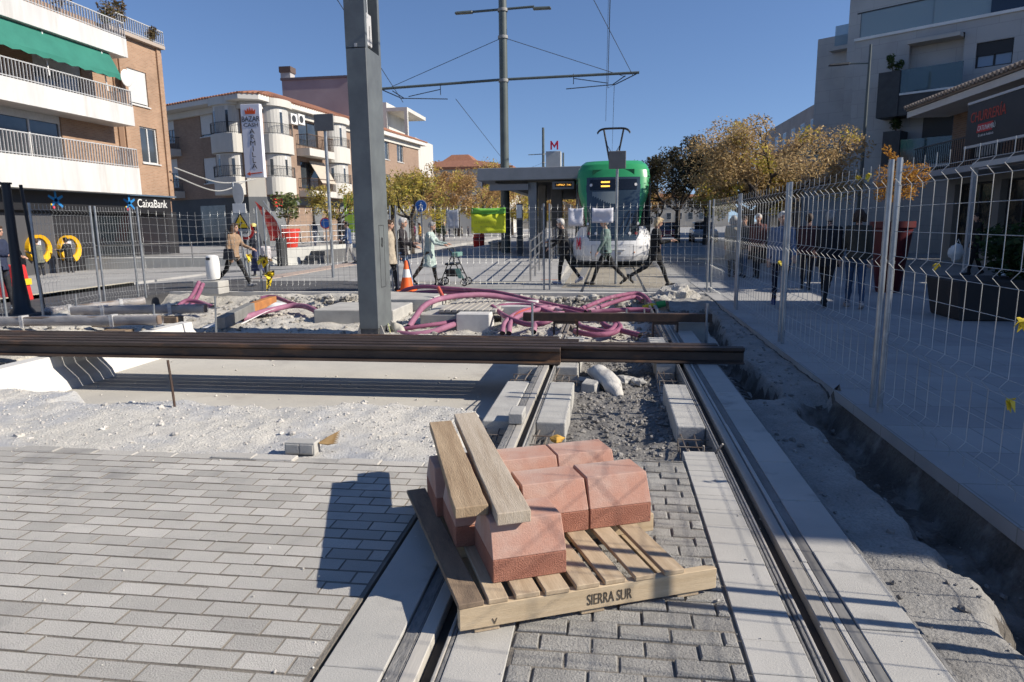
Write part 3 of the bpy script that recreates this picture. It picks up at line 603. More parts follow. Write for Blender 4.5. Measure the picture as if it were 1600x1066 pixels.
bp=thing('cut_rail','grey rail piece with an orange rusty far end leaning in the rubble','rail',tuple(a)); MB().bar(a,b_,.16,.2,0).build('grey_half',mat('grey_steel',(.22,.22,.21),(.15,.15,.145),5,.7),bp,bevel=.01); MB().bar(b_,c,.15,.17).build('rusty_half',mat('orange_rust',(.45,.19,.06),(.3,.13,.05),6,.8),bp,bevel=.01)
b=MB(); n=10; A=G(322,522,-.36);B=G(432,488,-.2)
for i in range(n+1):
    for j in range(6):
        f=i/n; p=A.lerp(B,f); w=(j/5-.5)*.75; b.v.append((p.x+w*.8,p.y+w*.35,p.z+.05+.09*math.sin(f*5+j)*f+.05*noise.noise(Vector((i,j,0)))+(.1*f if j>2 else 0)))
for i in range(n):
    for j in range(5): b.f.append((i*6+j,i*6+j+1,i*6+j+7,i*6+j+6)); b.m.append(0); b.sm.append(True)
o=b.build('white_sheet',mat('sheet_white',(.66,.66,.65),(.56,.56,.56),4,.7)); o.modifiers.new('thick','SOLIDIFY').thickness=.006; tag(o,'crumpled white plastic sheet on the rubble left of the column','plastic sheet')
FILM=mat('plastic_film',(.75,.76,.78),(.55,.56,.58),5,.25,bump=1,bscale=20,spec=.6,alpha=.3); WRAP=mat('wrapped_brown',(.19,.14,.11),(.11,.085,.07),5,.6)
def wrapped(a,b_,lab,h=.14):
    t=thing('wrapped_rail',lab,'rail',tuple(a),0,'rails wrapped in clear film'); MB().bar(a,b_,.1,h).build('rail_body',WRAP,t,bevel=.01)
    f=MB(); d=b_-a; n=14
    f.tube([a+d*(k/n)+Vector((0,0,.02*noise.noise(Vector((k*1.7,a.x,0))))) for k in range(n+1)],[.088+.03*noise.noise(Vector((k*2.3,a.y,1))) for k in range(n+1)],9,0,False)
    s=0
    f.build('film_wrap',FILM,t)
    for k in (3,9): MB().bar(a+d*(k/12)-d.normalized()*.03,a+d*(k/12)+d.normalized()*.03,.14,h+.05).build('tape_band',mat('tape_clear',(.6,.6,.6),alpha=.6,rough=.3),t)
wrapped(AY(112,486,10.9),AY(322,482,10.9),'film-wrapped brown rail on timber, the one ending by the thin steel rod'); wrapped(AY(-30,503,9.7),AY(250,500,9.7),'film-wrapped rail nearest the brown rail bundle'); wrapped(AY(66,488,11.6),AY(226,470,13.0),'film-wrapped rail slanting up to the fence, farthest of the wrapped ones')
for i,(u,v,Y,lab) in enumerate(((165,503,10.6,'timber offcut under the wrapped rails, left one'),(265,497,10.8,'timber offcut under the wrapped rails, right one'),(185,518,9.6,'dark timber offcut in front of the wrapped rails'))):
    p=AY(u,v,Y); tag(MB().bb(p.x-.2,p.x+.2,p.y-.1,p.y+.1,p.z-.08,p.z+.03).build('timber_offcut',WOODD,bevel=.006),lab,'timber','timber offcuts under the wrapped rails')
for (u,v0,v1,Y,lab) in ((240,475,522,10.0,'steel rod standing between the wrapped rails'),(336,463,520,10.3,'steel rod with a cross pin left of the white sheet'),(118,460,480,12.0,'short steel rod by the leaning fence panel')):
    p=AY(u,v0,Y); q=AY(u+1,v1,Y); t=thing('steel_rod',lab,'rod',tuple(q),0,'steel rods in the works'); MB().tube([q-Vector((0,0,.2)),p],.016,8).build('rod',STEEL,t)
    if u==336: MB().tube([AY(325,482,Y),AY(344,481,Y)],.01,6).build('cross_pin',STEEL,t)
wb=thing('white_bin','white plastic jerrycan-like bin standing on the stacked blocks','bin',tuple(AY(334,436,14.6)))
p=AY(334,436,14.6); MB().lathe([(.13,0),(.15,.06),(.155,.4),(.13,.52),(.07,.545),(.0,.545)],p,16).build('bin_body',WHITE,wb); MB().bb(p.x-.06,p.x+.04,p.y-.156,p.y-.15,p.z+.44,p.z+.49).build('grip_hole',DKGREY,wb)
for i,(dz,lab) in enumerate(((.0,'bottom grey kerb block of the little stack under the white bin'),(.15,'top kerb block of the little stack under the white bin'))):
    p=AY(331,459,14.6); tag(MB().bb(p.x-.32,p.x+.3,p.y-.2,p.y+.25,p.z+dz,p.z+dz+.145).build('kerb_stone',CONC,bevel=.012),lab,'block','kerb blocks under the white bin')
rb=MB(); rnd=random.Random(11)
for k in range(9):
    x=.75+.06*k-.4; y=10.5+rnd.random()*.4; rb.tube([(x,y,-.2),(x+.15,y-.5,-.12+rnd.random()*.06)],.009,6)
tag(rb.build('rod_bundle',mat('grey_rebar',(.22,.2,.18))),'bundle of grey steel rods fanned out under the gauge beam','rods')
rb=MB()
for k in range(12):
    y=6.4+k*.11; rb.tube(smooth_path([(1.24,y,-.3),(1.36,y+.1,-.22+.05*rnd.random()),(1.5,y+.3,-.3)],3),.012,6)
tag(rb.build('cable_bundle',mat('dusty_cable',(.2,.19,.18),(.12,.115,.11),8,.9)),'dusty loose cables lying in the trench beside the right strip','cables')
p=G(1075,470,0); b=MB(); 
b.ball((1.35,14.5,-.08),(.42,.34,.26),22,14,0,.9,12); b.v=[tuple(Vector(q)+noise.noise_vector(Vector(q)*7)*.05) for q in b.v]; b.sm=[False]*len(b.sm); tag(b.build('soil_heap',RUBB),'pointed heap of broken soil at the far right corner of the pit','soil heap')
# traffic cone
p=G(636,455,.0); cn=thing('traffic_cone','orange traffic cone with a white band by the far fence','cone',(p.x,p.y,.0))
MB().lathe([(.17,.03),(.13,.2),(.105,.33)],(p.x,p.y,.0),16,0,True,False).build('cone_body',mat('cone_orange',(.75,.12,.02),None,rough=.5),cn); MB().lathe([(.105,.33),(.07,.52)],(p.x,p.y,0),16,0,True,False).build('white_band',WHITE,cn); MB().lathe([(.07,.52),(.03,.72),(.0,.725)],(p.x,p.y,0),16).build('cone_tip',MT['cone_orange'],cn); MB().bb(p.x-.2,p.x+.2,p.y-.2,p.y+.2,.0,.035).build('cone_base',MT['cone_orange'],cn,bevel=.01)
# ================================================================ mesh fence panels
WIRE=mat('fence_wire',(.45,.46,.46),(.36,.37,.37),9,.45,metal=.5)
def panel(a,b_,lab,h=2.0,n=17,posts=(1,1),zb=.0,sag=0,ztop=None,group='welded mesh fence panels round the works'):
    a=Vector(a);b_=Vector(b_); d=b_-a; L=Vector((d.x,d.y,0)).length; ux=d/L; nv=Vector((-d.y,d.x,0)).normalized()
    t=thing('fence_panel',lab,'fence panel',tuple(a),0,group)
    P=lambda f,z,o=0: a+d*f+Vector((0,0,z-sag*math.sin(PI*f)*(z/h)))+nv*o
    folds=[.14,.62,1.22,1.86]; m=MB(); zs=[(.03,0)]
    for f in folds: zs+=[(f-.05,0),(f,.045),(f+.05,0)]
    zs.append((h,0))
    for i in range(n):
        f=(i+.5)/n; m.tube([P(f,z,o) for z,o in zs],.0025,4,0,False)
    hz=[.09,.19,.38,.57,.67,.82,1.0,1.17,1.27,1.46,1.65,1.81,1.91]
    for z in hz: m.tube([P(0,z),P(.5,z),P(1,z)],.0023,4,0,False)
    m.build('wire_mesh',WIRE,t)
    for k,f in ((0,.0),(1,1.)):
        if posts[k]:
            s=1 if k==0 else -1; q=P(f,0)+d.normalized()*s*.028; po=MB().tube([q+Vector((0,0,zb)),q+Vector((0,0,1.0)),q+Vector((0,0,h+.02))],.0225,10); pp=po.build('post',STEEL,t)
            c=MB().lathe([(.026,-.012),(.026,.012)],tuple(q+Vector((0,0,1.22))),10); c.build('clamp',STEEL,pp,world=False)
    return t
X=2.2
ys=[2.62,5.82,9.05,12.55,15.6]
panel((2.22,-.7,0),(2.2,2.56,0),'mesh panel nearest the camera at the right edge, mostly out of the photo')
panel((2.2,2.66,0),(2.2,5.80,0),'nearest mesh panel in view, tied with yellow tape scraps'); panel((2.2,5.90,0),(2.2,9.02,0),'second mesh panel along the right sidewalk, in front of the person in jeans')
panel((2.2,9.12,0),(2.24,12.5,0),'third mesh panel along the right sidewalk, in front of the white-haired person'); panel((2.24,12.6,0),(2.22,15.55,0),'farthest mesh panel of the right row, next to the corner')
panel((2.18,15.62,0),(-1.42,16.1,0),'mesh panel across the tracks in front of the tram',1.98,24); panel((-1.5,16.12,0),(-5.0,15.72,0),'mesh panel with the rollator walker behind it',1.98,24)
panel((-5.08,15.72,0),(-8.2,15.55,0),'mesh panel partly hidden by the grey column',1.98,22)
panel((-8.3,15.52,0),(-10.75,14.3,0),'mesh panel left of the warning sign, sagging at the top',2.0,sag=.1)
panel((-10.35,14.1,0),(-10.72,13.2,0),'short-looking mesh panel seen almost edge on beside the bank pavement')
panel((-10.7,13.1,0),(-10.2,11.0,0),'mesh panel leaning in front of the yellow cash machines'); panel((-10.6,10.7,0),(-12.4,8.6,0),'mesh panel at the left edge in front of the man in navy')
# scraps of tape tied to the mesh
TAPE=mat('yellow_tape',(.68,.52,.03),(.55,.42,.03),9,.5); TAPEB=mat('striped_tape',(.66,.5,.02),(.015,.015,.015),9,.5,lo=.49,hi=.5)
def scrap(u,v,X_,lab,s=.05,m=TAPE,Y=None,long=1.):
    s=s*(.6 if Y is None else 1)
    p=AX(u,v,X_) if Y is None else AY(u,v,Y); b=MB(); rnd=random.Random(int(u*7+v))
    for k in range(5):
        a=rnd.random()*6; q=p+Vector((rnd.uniform(-.3,.3)*s,rnd.uniform(-.3,.3)*s,rnd.uniform(-.2,.2)*s)); e=Vector((math.cos(a)*.5,math.sin(a)*.5,-abs(rnd.gauss(.6,.4))*long))*s
        w=Vector((math.sin(a),-math.cos(a),.3))*s*.45; b.add([q-w,q+w,q+e+w*.8+Vector((0,0,.01)),q+e*1.3-w*.3],[(0,1,2,3)])
    o=b.build('tape_scrap',m,fixn=False); o.modifiers.new('thick','SOLIDIFY').thickness=.002; return tag(o,lab,'tape','torn yellow tape tied to the fence')
for u,v,l,s in ((1462,413,'yellow tape knot on the nearest panel, at its middle fold',.06),(1578,625,'torn dark yellow tape low on the nearest panel',.06),(1597,500,'yellow tape strip at the right edge of the photo',.09),(1357,272,'yellow tape on top of the post pair',.07),(1340,276,'yellow tape left of the post pair, at the top fold',.07),(1219,408,'yellow and green tape scrap on the second post pair',.07)): scrap(u,v,2.19,l,s)
scrap(413,402,0,'black and yellow tape hanging down the fence left of the column',.2,TAPEB,15.4,1.3); scrap(418,425,0,'lower end of the black and yellow tape left of the column',.22,TAPEB,15.4,1.6); scrap(388,398,0,'yellow tape tied round the warning sign pole',.16,TAPE,19.0)
# papers and the banner
def sheet(name,u0,v0,u1,v1,Y,m,lab,cat,th=.004,wav=.03,nx=10,nz=6):
    a=AY(u0,v0,Y); c=AY(u1,v1,Y); b=MB()
    for j in range(nz+1):
        for i in range(nx+1):
            f,g_=i/nx,j/nz; b.v.append((a.x+(c.x-a.x)*f,Y+wav*noise.noise(Vector((f*3.1+u0,g_*2,0))),a.z+(c.z-a.z)*g_-.02*math.sin(PI*f)*(1-g_)))
    for j in range(nz):
        for i in range(nx): b.f.append((j*(nx+1)+i,j*(nx+1)+i+1,(j+1)*(nx+1)+i+1,(j+1)*(nx+1)+i)); b.m.append(0); b.sm.append(True)
    o=b.build(name,m,fixn=False); o.modifiers.new('thick','SOLIDIFY').thickness=th
    return tag(o,lab,cat) if lab else o
PAPER=mat('paper_white',(.62,.62,.66),(.55,.55,.6),4,.7)
sheet('paper_notice',888,325,911,353,15.96,PAPER,'blank-backed white paper notice on the fence beside the platform','notice'); sheet('paper_notice',925,325,958,348,15.86,PAPER,'wrinkled white paper notice on the fence in front of the tram windscreen','notice',wav=.06)
sheet('board_notice',697,327,717,357,15.9,mat('board_grey',(.36,.38,.42),(.3,.32,.36),4,.6),'grey two-part board fixed to the fence above the rollator','notice',.01,.01)
bn=thing('banner','lime yellow banner with a green top hung on the fence','banner',tuple(AY(763,363,15.93)))
o=sheet('banner_cloth',736,334,790,364,15.93,mat('lime_cloth',(.60,.64,.03),(.52,.57,.03),3,.7),None,None,wav=.09); o.parent=bn; o.matrix_parent_inverse=PM[bn.name].inverted()
o=sheet('banner_header',736,325,790,334.5,15.925,mat('green_cloth',(.16,.42,.06),(.12,.35,.05),3,.7),None,None,wav=.09,nz=3); o.parent=bn; o.matrix_parent_inverse=PM[bn.name].inverted()
GI=mat('banner_ink',(.25,.3,.03))
for tx,u,v,sz in (('C/E NUEVA APERTURA',741,349.5,.085),('PROXIMA OBRA',750,357,.085)): text(tx,AY(u,v,15.86),(1,0,0),(0,0,1),sz,GI,bn,'banner_text',.002,sx=.62)
MB().lathe([(.0,0),(.06,0),(.06,.004),(0,.004)],(0,0,0),12).build('x',GI) if 0 else None
# ================================================================ people: one continuous remeshed body each, coloured by the nearest body part
SKIN=mat('skin',(.52,.31,.22),(.46,.26,.18),9,.55)
def clothm(name,c,rough=.85): return mat('cloth_'+name,c,tuple(x*.72 for x in c),9,rough,fine=.12)
class Body:
    def __init__(s): s.mb=MB(); s.segs=[]; s.mats=[]
    def mi(s,m):
        if m not in s.mats: s.mats.append(m)
        return s.mats.index(m)
    def cap(s,a,b,ra,rb,m,n=10):
        a=Vector(a);b=Vector(b); d=(b-a); L=d.length or 1e-4; d=d/L; P=[];Q=[]
        for k in range(4): t=PI/2*(1-k/3.); P.append(a-d*ra*math.sin(t)); Q.append(max(ra*math.cos(t),1e-3))
        for k in range(4): t=PI/2*(k/3.); P.append(b+d*rb*math.sin(t)); Q.append(max(rb*math.cos(t),1e-3))
        s.mb.tube(P,Q,n,0); s.segs.append((a,b,ra,rb,s.mi(m)))
    def chain(s,pts,rs,m):
        for i in range(len(pts)-1): s.cap(pts[i],pts[i+1],rs[i],rs[i+1],m)
    def ell(s,c,r,m,M=None):
        st=len(s.mb.v); s.mb.ball((0,0,0),r,14,10)
        for i in range(st,len(s.mb.v)):
            q=Vector(s.mb.v[i]); q=(M@q if M else q)+Vector(c); s.mb.v[i]=tuple(q)
        rr=min(r); ax=max(range(3),key=lambda k:r[k]); e=Vector((0,0,0)); e[ax]=r[ax]-rr; e=M@e if M else e
        s.segs.append((Vector(c)-e,Vector(c)+e,rr,rr,s.mi(m)))
    def loft(s,rings,m,n=18): # rings: centre, side radius, front radius, side dir, fwd dir
        vs=[];fs=[]
        for c,rx,ry,sx,fy in rings:
            for j in range(n): a=2*PI*j/n; vs.append(Vector(c)+sx*rx*math.cos(a)+fy*ry*math.sin(a))
        k=len(rings)
        for i in range(k-1):
            for j in range(n): fs.append((i*n+j,i*n+(j+1)%n,(i+1)*n+(j+1)%n,(i+1)*n+j))
        fs+= [tuple(range(n))[::-1],tuple(range((k-1)*n,k*n))]; s.mb.add(vs,fs)
        for i in range(k-1):
            a,b=rings[i],rings[i+1]; off=a[3]*max(a[1]-a[2],0)*.8; off2=b[3]*max(b[1]-b[2],0)*.8
            for q in (-1,0,1): s.segs.append((Vector(a[0])+off*q,Vector(b[0])+off2*q,a[2],b[2],s.mi(m)))
    def finish(s,name,parent,vox):
        me=bpy.data.meshes.new('t'); me.from_pydata(s.mb.v,[],s.mb.f); o=bpy.data.objects.new('t',me); COL.objects.link(o)
        bm=bmesh.new(); bm.from_mesh(me); bmesh.ops.recalc_face_normals(bm,faces=bm.faces); bm.to_mesh(me); bm.free()
        r=o.modifiers.new('r','REMESH'); r.mode='VOXEL'; r.voxel_size=vox; r.adaptivity=0
        sm=o.modifiers.new('s','SMOOTH'); sm.factor=.5; sm.iterations=2
        dg=bpy.context.evaluated_depsgraph_get(); me2=bpy.data.meshes.new_from_object(o.evaluated_get(dg)); COL.objects.unlink(o); bpy.data.objects.remove(o)
        k=len(me2.polygons); c=np.empty(k*3); me2.polygons.foreach_get('center',c); c=c.reshape(-1,3); best=np.full(k,1e9); idx=np.zeros(k,np.int32)
        for a,b,ra,rb,mi in s.segs:
            a_=np.array(a);d=np.array(b)-a_; L2=float(d@d)+1e-12; t=np.clip(((c-a_)@d)/L2,0,1); dist=np.abs(np.linalg.norm(c-(a_+t[:,None]*d),axis=1)-(ra+(rb-ra)*t)); w=dist<best; best[w]=dist[w]; idx[w]=mi
        nv=len(me2.vertices); vc=np.empty(nv*3); me2.vertices.foreach_get('co',vc); vc=vc.reshape(-1,3); vn=np.empty(nv*3); me2.vertices.foreach_get('normal',vn); vn=vn.reshape(-1,3)
        if vox<.02 and len(s.segs)>12:
            zt=vc[:,2].max()-.30; am=np.array([.011*noise.noise(Vector((p[0]*17,p[1]*17,p[2]*9)))+.005*noise.noise(Vector((p[0]*40,p[1]*40,p[2]*28))) for p in vc]); am[vc[:,2]>zt]*=.12; vc=vc+vn*am[:,None]; me2.vertices.foreach_set('co',vc.ravel())
        me2.materials.clear()
        for m in s.mats: me2.materials.append(m)
        me2.polygons.foreach_set('material_index',idx); me2.polygons.foreach_set('use_smooth',np.ones(k,bool)); me2.name=name; uvbox(me2)
        ob=bpy.data.objects.new(name,me2); COL.objects.link(ob); ob.parent=parent; return ob
HAIRC={'white':(.62,.6,.57),'grey':(.33,.32,.31),'blonde':(.52,.40,.24),'brown':(.06,.035,.022),'black':(.012,.010,.010)}
def person(pos,face,lab,h=1.68,top=(.02,.02,.02),legs=(.02,.02,.022),shoe=(.03,.03,.03),hair='brown',hl=0,coat=0.,stride=(22,-24),knee=(8,22),armL=(20,25),armR=(-20,25),lean=2,vox=.013,skirt=0.,hat=None,inner=None,sit=0,turn=0,scale_w=1.,group='people walking past the works',bow=0,bald=0):
    k=h/1.70; f=R(face); t=thing('person',lab,'person',pos,f,group)   # local frame: +X is forward, +Y is left
    B=Body(); TOP=clothm('%02x%02x%02x'%tuple(int(c*255) for c in top),top); LEG=clothm('%02x%02x%02x'%tuple(int(c*255) for c in legs),legs); SH=clothm('%02x%02x%02xs'%tuple(int(c*255) for c in shoe),shoe,.6)
    hz=.90*k; th=.43*k; sh=.41*k; an=.075*k; sg=scale_w
    def leg(a,kn):
        a=R(a);b=a-R(kn); K=Vector((math.sin(a)*th,0,-math.cos(a)*th)); A=K+Vector((math.sin(b)*sh,0,-math.cos(b)*sh)); return K,A,b
    lg=[leg(stride[0],knee[0]),leg(stride[1],knee[1])]; low=[]
    for K,A,b in lg: low.append(A.z-an*math.cos(b*.5)-abs(math.sin(b))*.05*k*(1 if b<0 else .6))
    hz=-min(low); S=Vector((0,1,0)); FW=Vector((1,0,0)); ln=R(lean)
    pel=Vector((0,0,hz)); up=Vector((math.sin(ln),0,math.cos(ln))); fw=Vector((math.cos(ln),0,-math.sin(ln)))
    for i,(K,A,b) in enumerate(lg):
        y=.088*k*(1 if i==0 else -1)*sg; o=pel+Vector((0,y,-.02*k)); kk=pel+K+Vector((0,y*.8,0)); aa=pel+A+Vector((0,y*.7,0))
        B.chain([o,o.lerp(kk,.5),kk],[.088*k*sg,.075*k*sg,.056*k],LEG); B.chain([kk,kk.lerp(aa,.35),aa],[.056*k,.054*k,.04*k],LEG)
        ft=R(-18) if (i==1 and stride[1]<-10) else R(10 if stride[i]>12 else 0)
        if b<-.35: ft=-abs(b)*.9
        fd=Vector((math.cos(ft),0,math.sin(ft))); dn=Vector((math.sin(ft),0,-math.cos(ft))); heel=aa+dn*.045*k-fd*.035*k; toe=heel+fd*.20*k+Vector((0,y*.12,0))
        B.chain([heel,heel.lerp(toe,.55)+dn*.005,toe+dn*.008*k],[.042*k,.04*k,.03*k],SH); B.cap(aa,heel.lerp(toe,.2),.042*k,.045*k,SH)
    ch=pel+up*.33*k; sho=pel+up*.52*k; nk=pel+up*.58*k
    R_=lambda p,rx,ry:(p,rx*k*sg,ry*k*sg,S,fw)
    if coat: 
        bo=pel-Vector((0,0,coat*k)); sw=1.+.4*coat
        B.loft([R_(bo,.185*sw,.15*sw+.06*coat),R_(pel,.175,.14),R_(pel+up*.18*k,.165,.128),R_(ch,.19,.135),R_(sho-up*.05*k,.185,.115),R_(sho+up*.015*k,.11,.08)],TOP)
    else:
        B.loft([R_(pel-up*.03*k,.165,.125),R_(pel+up*.04*k,.165,.125)],LEG if not skirt else TOP)
        B.loft([R_(pel+up*.0*k,.17,.132),R_(pel+up*.18*k,.155,.12),R_(ch,.182,.128),R_(sho-up*.05*k,.178,.11),R_(sho+up*.015*k,.10,.075)],TOP)
    if skirt: B.loft([R_(pel-Vector((0,0,skirt*k)),.24,.22),R_(pel-Vector((0,0,skirt*.4*k)),.2,.17),R_(pel,.165,.13)],LEG)
    if inner: B.loft([R_(pel+up*.1*k+fw*.02,.06,.12),R_(ch+fw*.02,.06,.125)],clothm('i%02x%02x%02x'%tuple(int(c*255) for c in inner),inner))
    rnd=random.Random(int(pos[0]*31+pos[1]*17))
    hands=[]
    for i,(sa,el) in enumerate((armL,armR)):
        y=1 if i==0 else -1; s0=sho+S*y*.165*k*sg-up*.045*k; a=R(sa); d=Vector((math.sin(a),y*.10,-math.cos(a))).normalized(); e=s0+d*.285*k
        b=a+R(el); d2=Vector((math.sin(b),-y*.08 if el>40 else y*.03,-math.cos(b))).normalized(); w=e+d2*.235*k
        B.chain([s0,s0.lerp(e,.5),e],[.062*k*sg,.054*k*sg,.046*k],TOP); B.chain([e,w],[.046*k,.036*k],TOP)
        pm=w+d2*.075*k; B.cap(w+d2*.01*k,pm,.026*k,.034*k,SKIN)
        cr=d2.cross(S).normalized()
        for q in range(4):
            off=S*(q-1.5)*.017*k*y; ln_=(.062,.075,.07,.052)[q]*k; m1=pm+off+d2*(.02*k+ln_*.5); B.chain([pm+off+d2*.015*k,m1,m1+(d2*.75+cr*-.55)*ln_*.55],[.0105*k,.0100*k,.0085*k],SKIN)
        B.chain([w+d2*.03*k-S*y*.025*k,w+d2*.065*k-S*y*.052*k,w+d2*.105*k-S*y*.05*k],[.013*k,.0115*k,.009*k],SKIN); hands.append(pm)
    tn=R(turn); hf=Vector((math.cos(tn),math.sin(tn),-.05-math.sin(R(bow)))).normalized(); hs=Vector((-math.sin(tn),math.cos(tn),0)); hu=hf.cross(hs)
    hc=nk+up*.115*k+fw*.015*k+hf*.02*k; M=Matrix((hf,hs,hu)).transposed()
    B.cap(sho,hc-hu*.05*k,.054*k,.05*k,SKIN); B.ell(hc+hu*.012*k,(.092*k,.073*k,.10*k),SKIN,M); B.ell(hc+hf*.03*k-hu*.055*k,(.058*k,.052*k,.055*k),SKIN,M)
    B.cap(hc+hf*.088*k+hu*.005*k,hc+hf*.102*k-hu*.022*k,.009*k,.014*k,SKIN)
    for y in (1,-1): B.ell(hc+hs*y*.074*k-hf*.005*k-hu*.01*k,(.018*k,.01*k,.03*k),SKIN,M)
    EYE=mat('eye_dark',(.03,.02,.018),None,rough=.3); LIP=mat('lips',(.36,.13,.11),None,rough=.5)
    for y in (1,-1): B.ell(hc+hf*.082*k+hs*y*.03*k+hu*.014*k,(.011*k,.014*k,.008*k),EYE,M)
    B.ell(hc+hf*.083*k-hu*.056*k,(.009*k,.024*k,.007*k),LIP,M)
    B.finish('body',t,vox)
    HM=mat('hair_'+hair,HAIRC[hair],tuple(c*.6 for c in HAIRC[hair]),30,.7,stretch=(1,1,.3))
    hb=Body()
    if not bald:
        hb.ell(hc-hf*.014*k+hu*.03*k,(.098*k,.086*k,.092*k),HM,M); hb.ell(hc-hf*.04*k-hu*.0*k,(.072*k,.085*k,.085*k),HM,M)
        hb.ell(hc+hf*.045*k+hu*.085*k,(.05*k,.06*k,.03*k),HM,M)
        if hl:
            for y in (1,0,-1): hb.chain([hc-hf*.03*k+hs*y*.07*k,hc-hf*.045*k+hs*y*.082*k-hu*(.06+hl*.5)*k,hc-hf*.05*k+hs*y*.06*k-hu*(.06+hl)*k],[.05*k,.046*k,.022*k],HM)
        ho=hb.finish('hair',t,vox*.9)
    if hat:
        q=MB(); st=0; q.lathe([(.135*k,.0),(.13*k,.012),(.1*k,.02),(.098*k,.06),(.07*k,.1),(.0,.115)],(0,0,0),16)
        q.v=[tuple(M@Vector((v[0]+.01,v[1],v[2]))+hc+hu*.05*k) for v in q.v]; q.build('hat',clothm('hat%02x%02x'%tuple(int(c*255) for c in hat[:2]),hat),t,world=False)
    return t,[PM[t.name]@q for q in hands],PM[t.name]@hc
def foot(u,v,z=0.): p=G(u,v,z); return (p.x,p.y,z)
# --- the three crossing in front of the tram
_,h1,_=person(foot(1022,448),0,'blonde woman in an open black coat striding right in front of the tram',1.70,(.012,.012,.013),(.016,.017,.019),(.02,.017,.015),'blonde',.05,.22,(26,-30),(6,30),(24,72),(20,78),3,inner=(.25,.12,.13),bow=18)
p=h1[0]; ph=thing('phone','dark phone in the hand of the blonde woman in black','phone',tuple(p)); MB().bb(p.x+.0,p.x+.085,p.y-.035,p.y+.035,p.z+.028,p.z+.038).build('phone_body',WHITE,ph,bevel=.003); MB().bb(p.x+.004,p.x+.081,p.y-.031,p.y+.031,p.z+.0385,p.z+.0395).build('screen',GLASS,ph)
person(foot(946,445),183,'person in a sage green jacket and cropped black trousers walking left past the tram',1.70,(.155,.225,.205),(.015,.015,.017),(.03,.027,.026),'grey',0,.06,(26,-27),(5,16),(16,14),(-20,18),1,turn=12)
_,h3,_=person(foot(882,444),178,'grey-haired person in black with white trainers walking left by the ramp railing',1.66,(.014,.014,.016),(.014,.014,.016),(.46,.46,.55),'white',0,.02,(14,-22),(10,14),(20,35),(34,48),6,bow=8)
def bag(c,w,d,hh,m,lab,strap=.25,name='handbag'):
    t=thing(name,lab,'bag',tuple(c)); b=MB().hexa([(c.x-w/2,c.y-d/2,c.z-hh),(c.x+w/2,c.y-d/2,c.z-hh),(c.x+w/2,c.y+d/2,c.z-hh),(c.x-w/2,c.y+d/2,c.z-hh)],[(c.x-w*.4,c.y-d*.3,c.z),(c.x+w*.4,c.y-d*.3,c.z),(c.x+w*.4,c.y+d*.3,c.z),(c.x-w*.4,c.y+d*.3,c.z)]); b.build('bag_body',m,t,bevel=.02,seg=2)
    MB().tube([(c.x-w*.3,c.y,c.z-.01),(c.x-w*.2,c.y,c.z+strap*.8),(c.x,c.y,c.z+strap),(c.x+w*.2,c.y,c.z+strap*.8),(c.x+w*.3,c.y,c.z-.01)],.008,6).build('strap',m,t); return t
bag(Vector((h3[1].x-.02,h3[1].y,h3[1].z-.12)),.3,.12,.3,mat('bag_black',(.02,.02,.024),None,rough=.5),'black bag hanging from the hand of the grey-haired person in black',.13)
# --- left group with the rollator
pr=foot(672,446); _,hr,_=person(pr,0,'elderly woman in a long mint coat pushing the rollator',1.62,(.42,.52,.49),(.10,.075,.055),(.02,.02,.022),'grey',0,.40,(14,-28),(4,10),(38,42),(34,44),6,bow=6)
person(foot(630,453),0,'white-haired person in a dark padded jacket and jeans by the orange cone',1.72,(.045,.038,.042),(.17,.26,.40),(.35,.31,.27),'white',0,.06,(18,-26),(6,18),(12,60),(20,70),2)
person(foot(611,455),0,'person in a beige coat half hidden between the grey column and the fence post',1.66,(.42,.36,.28),(.03,.03,.033),(.05,.045,.04),'brown',0,.25,(12,-14),(5,10),(10,20),(-10,20),0)
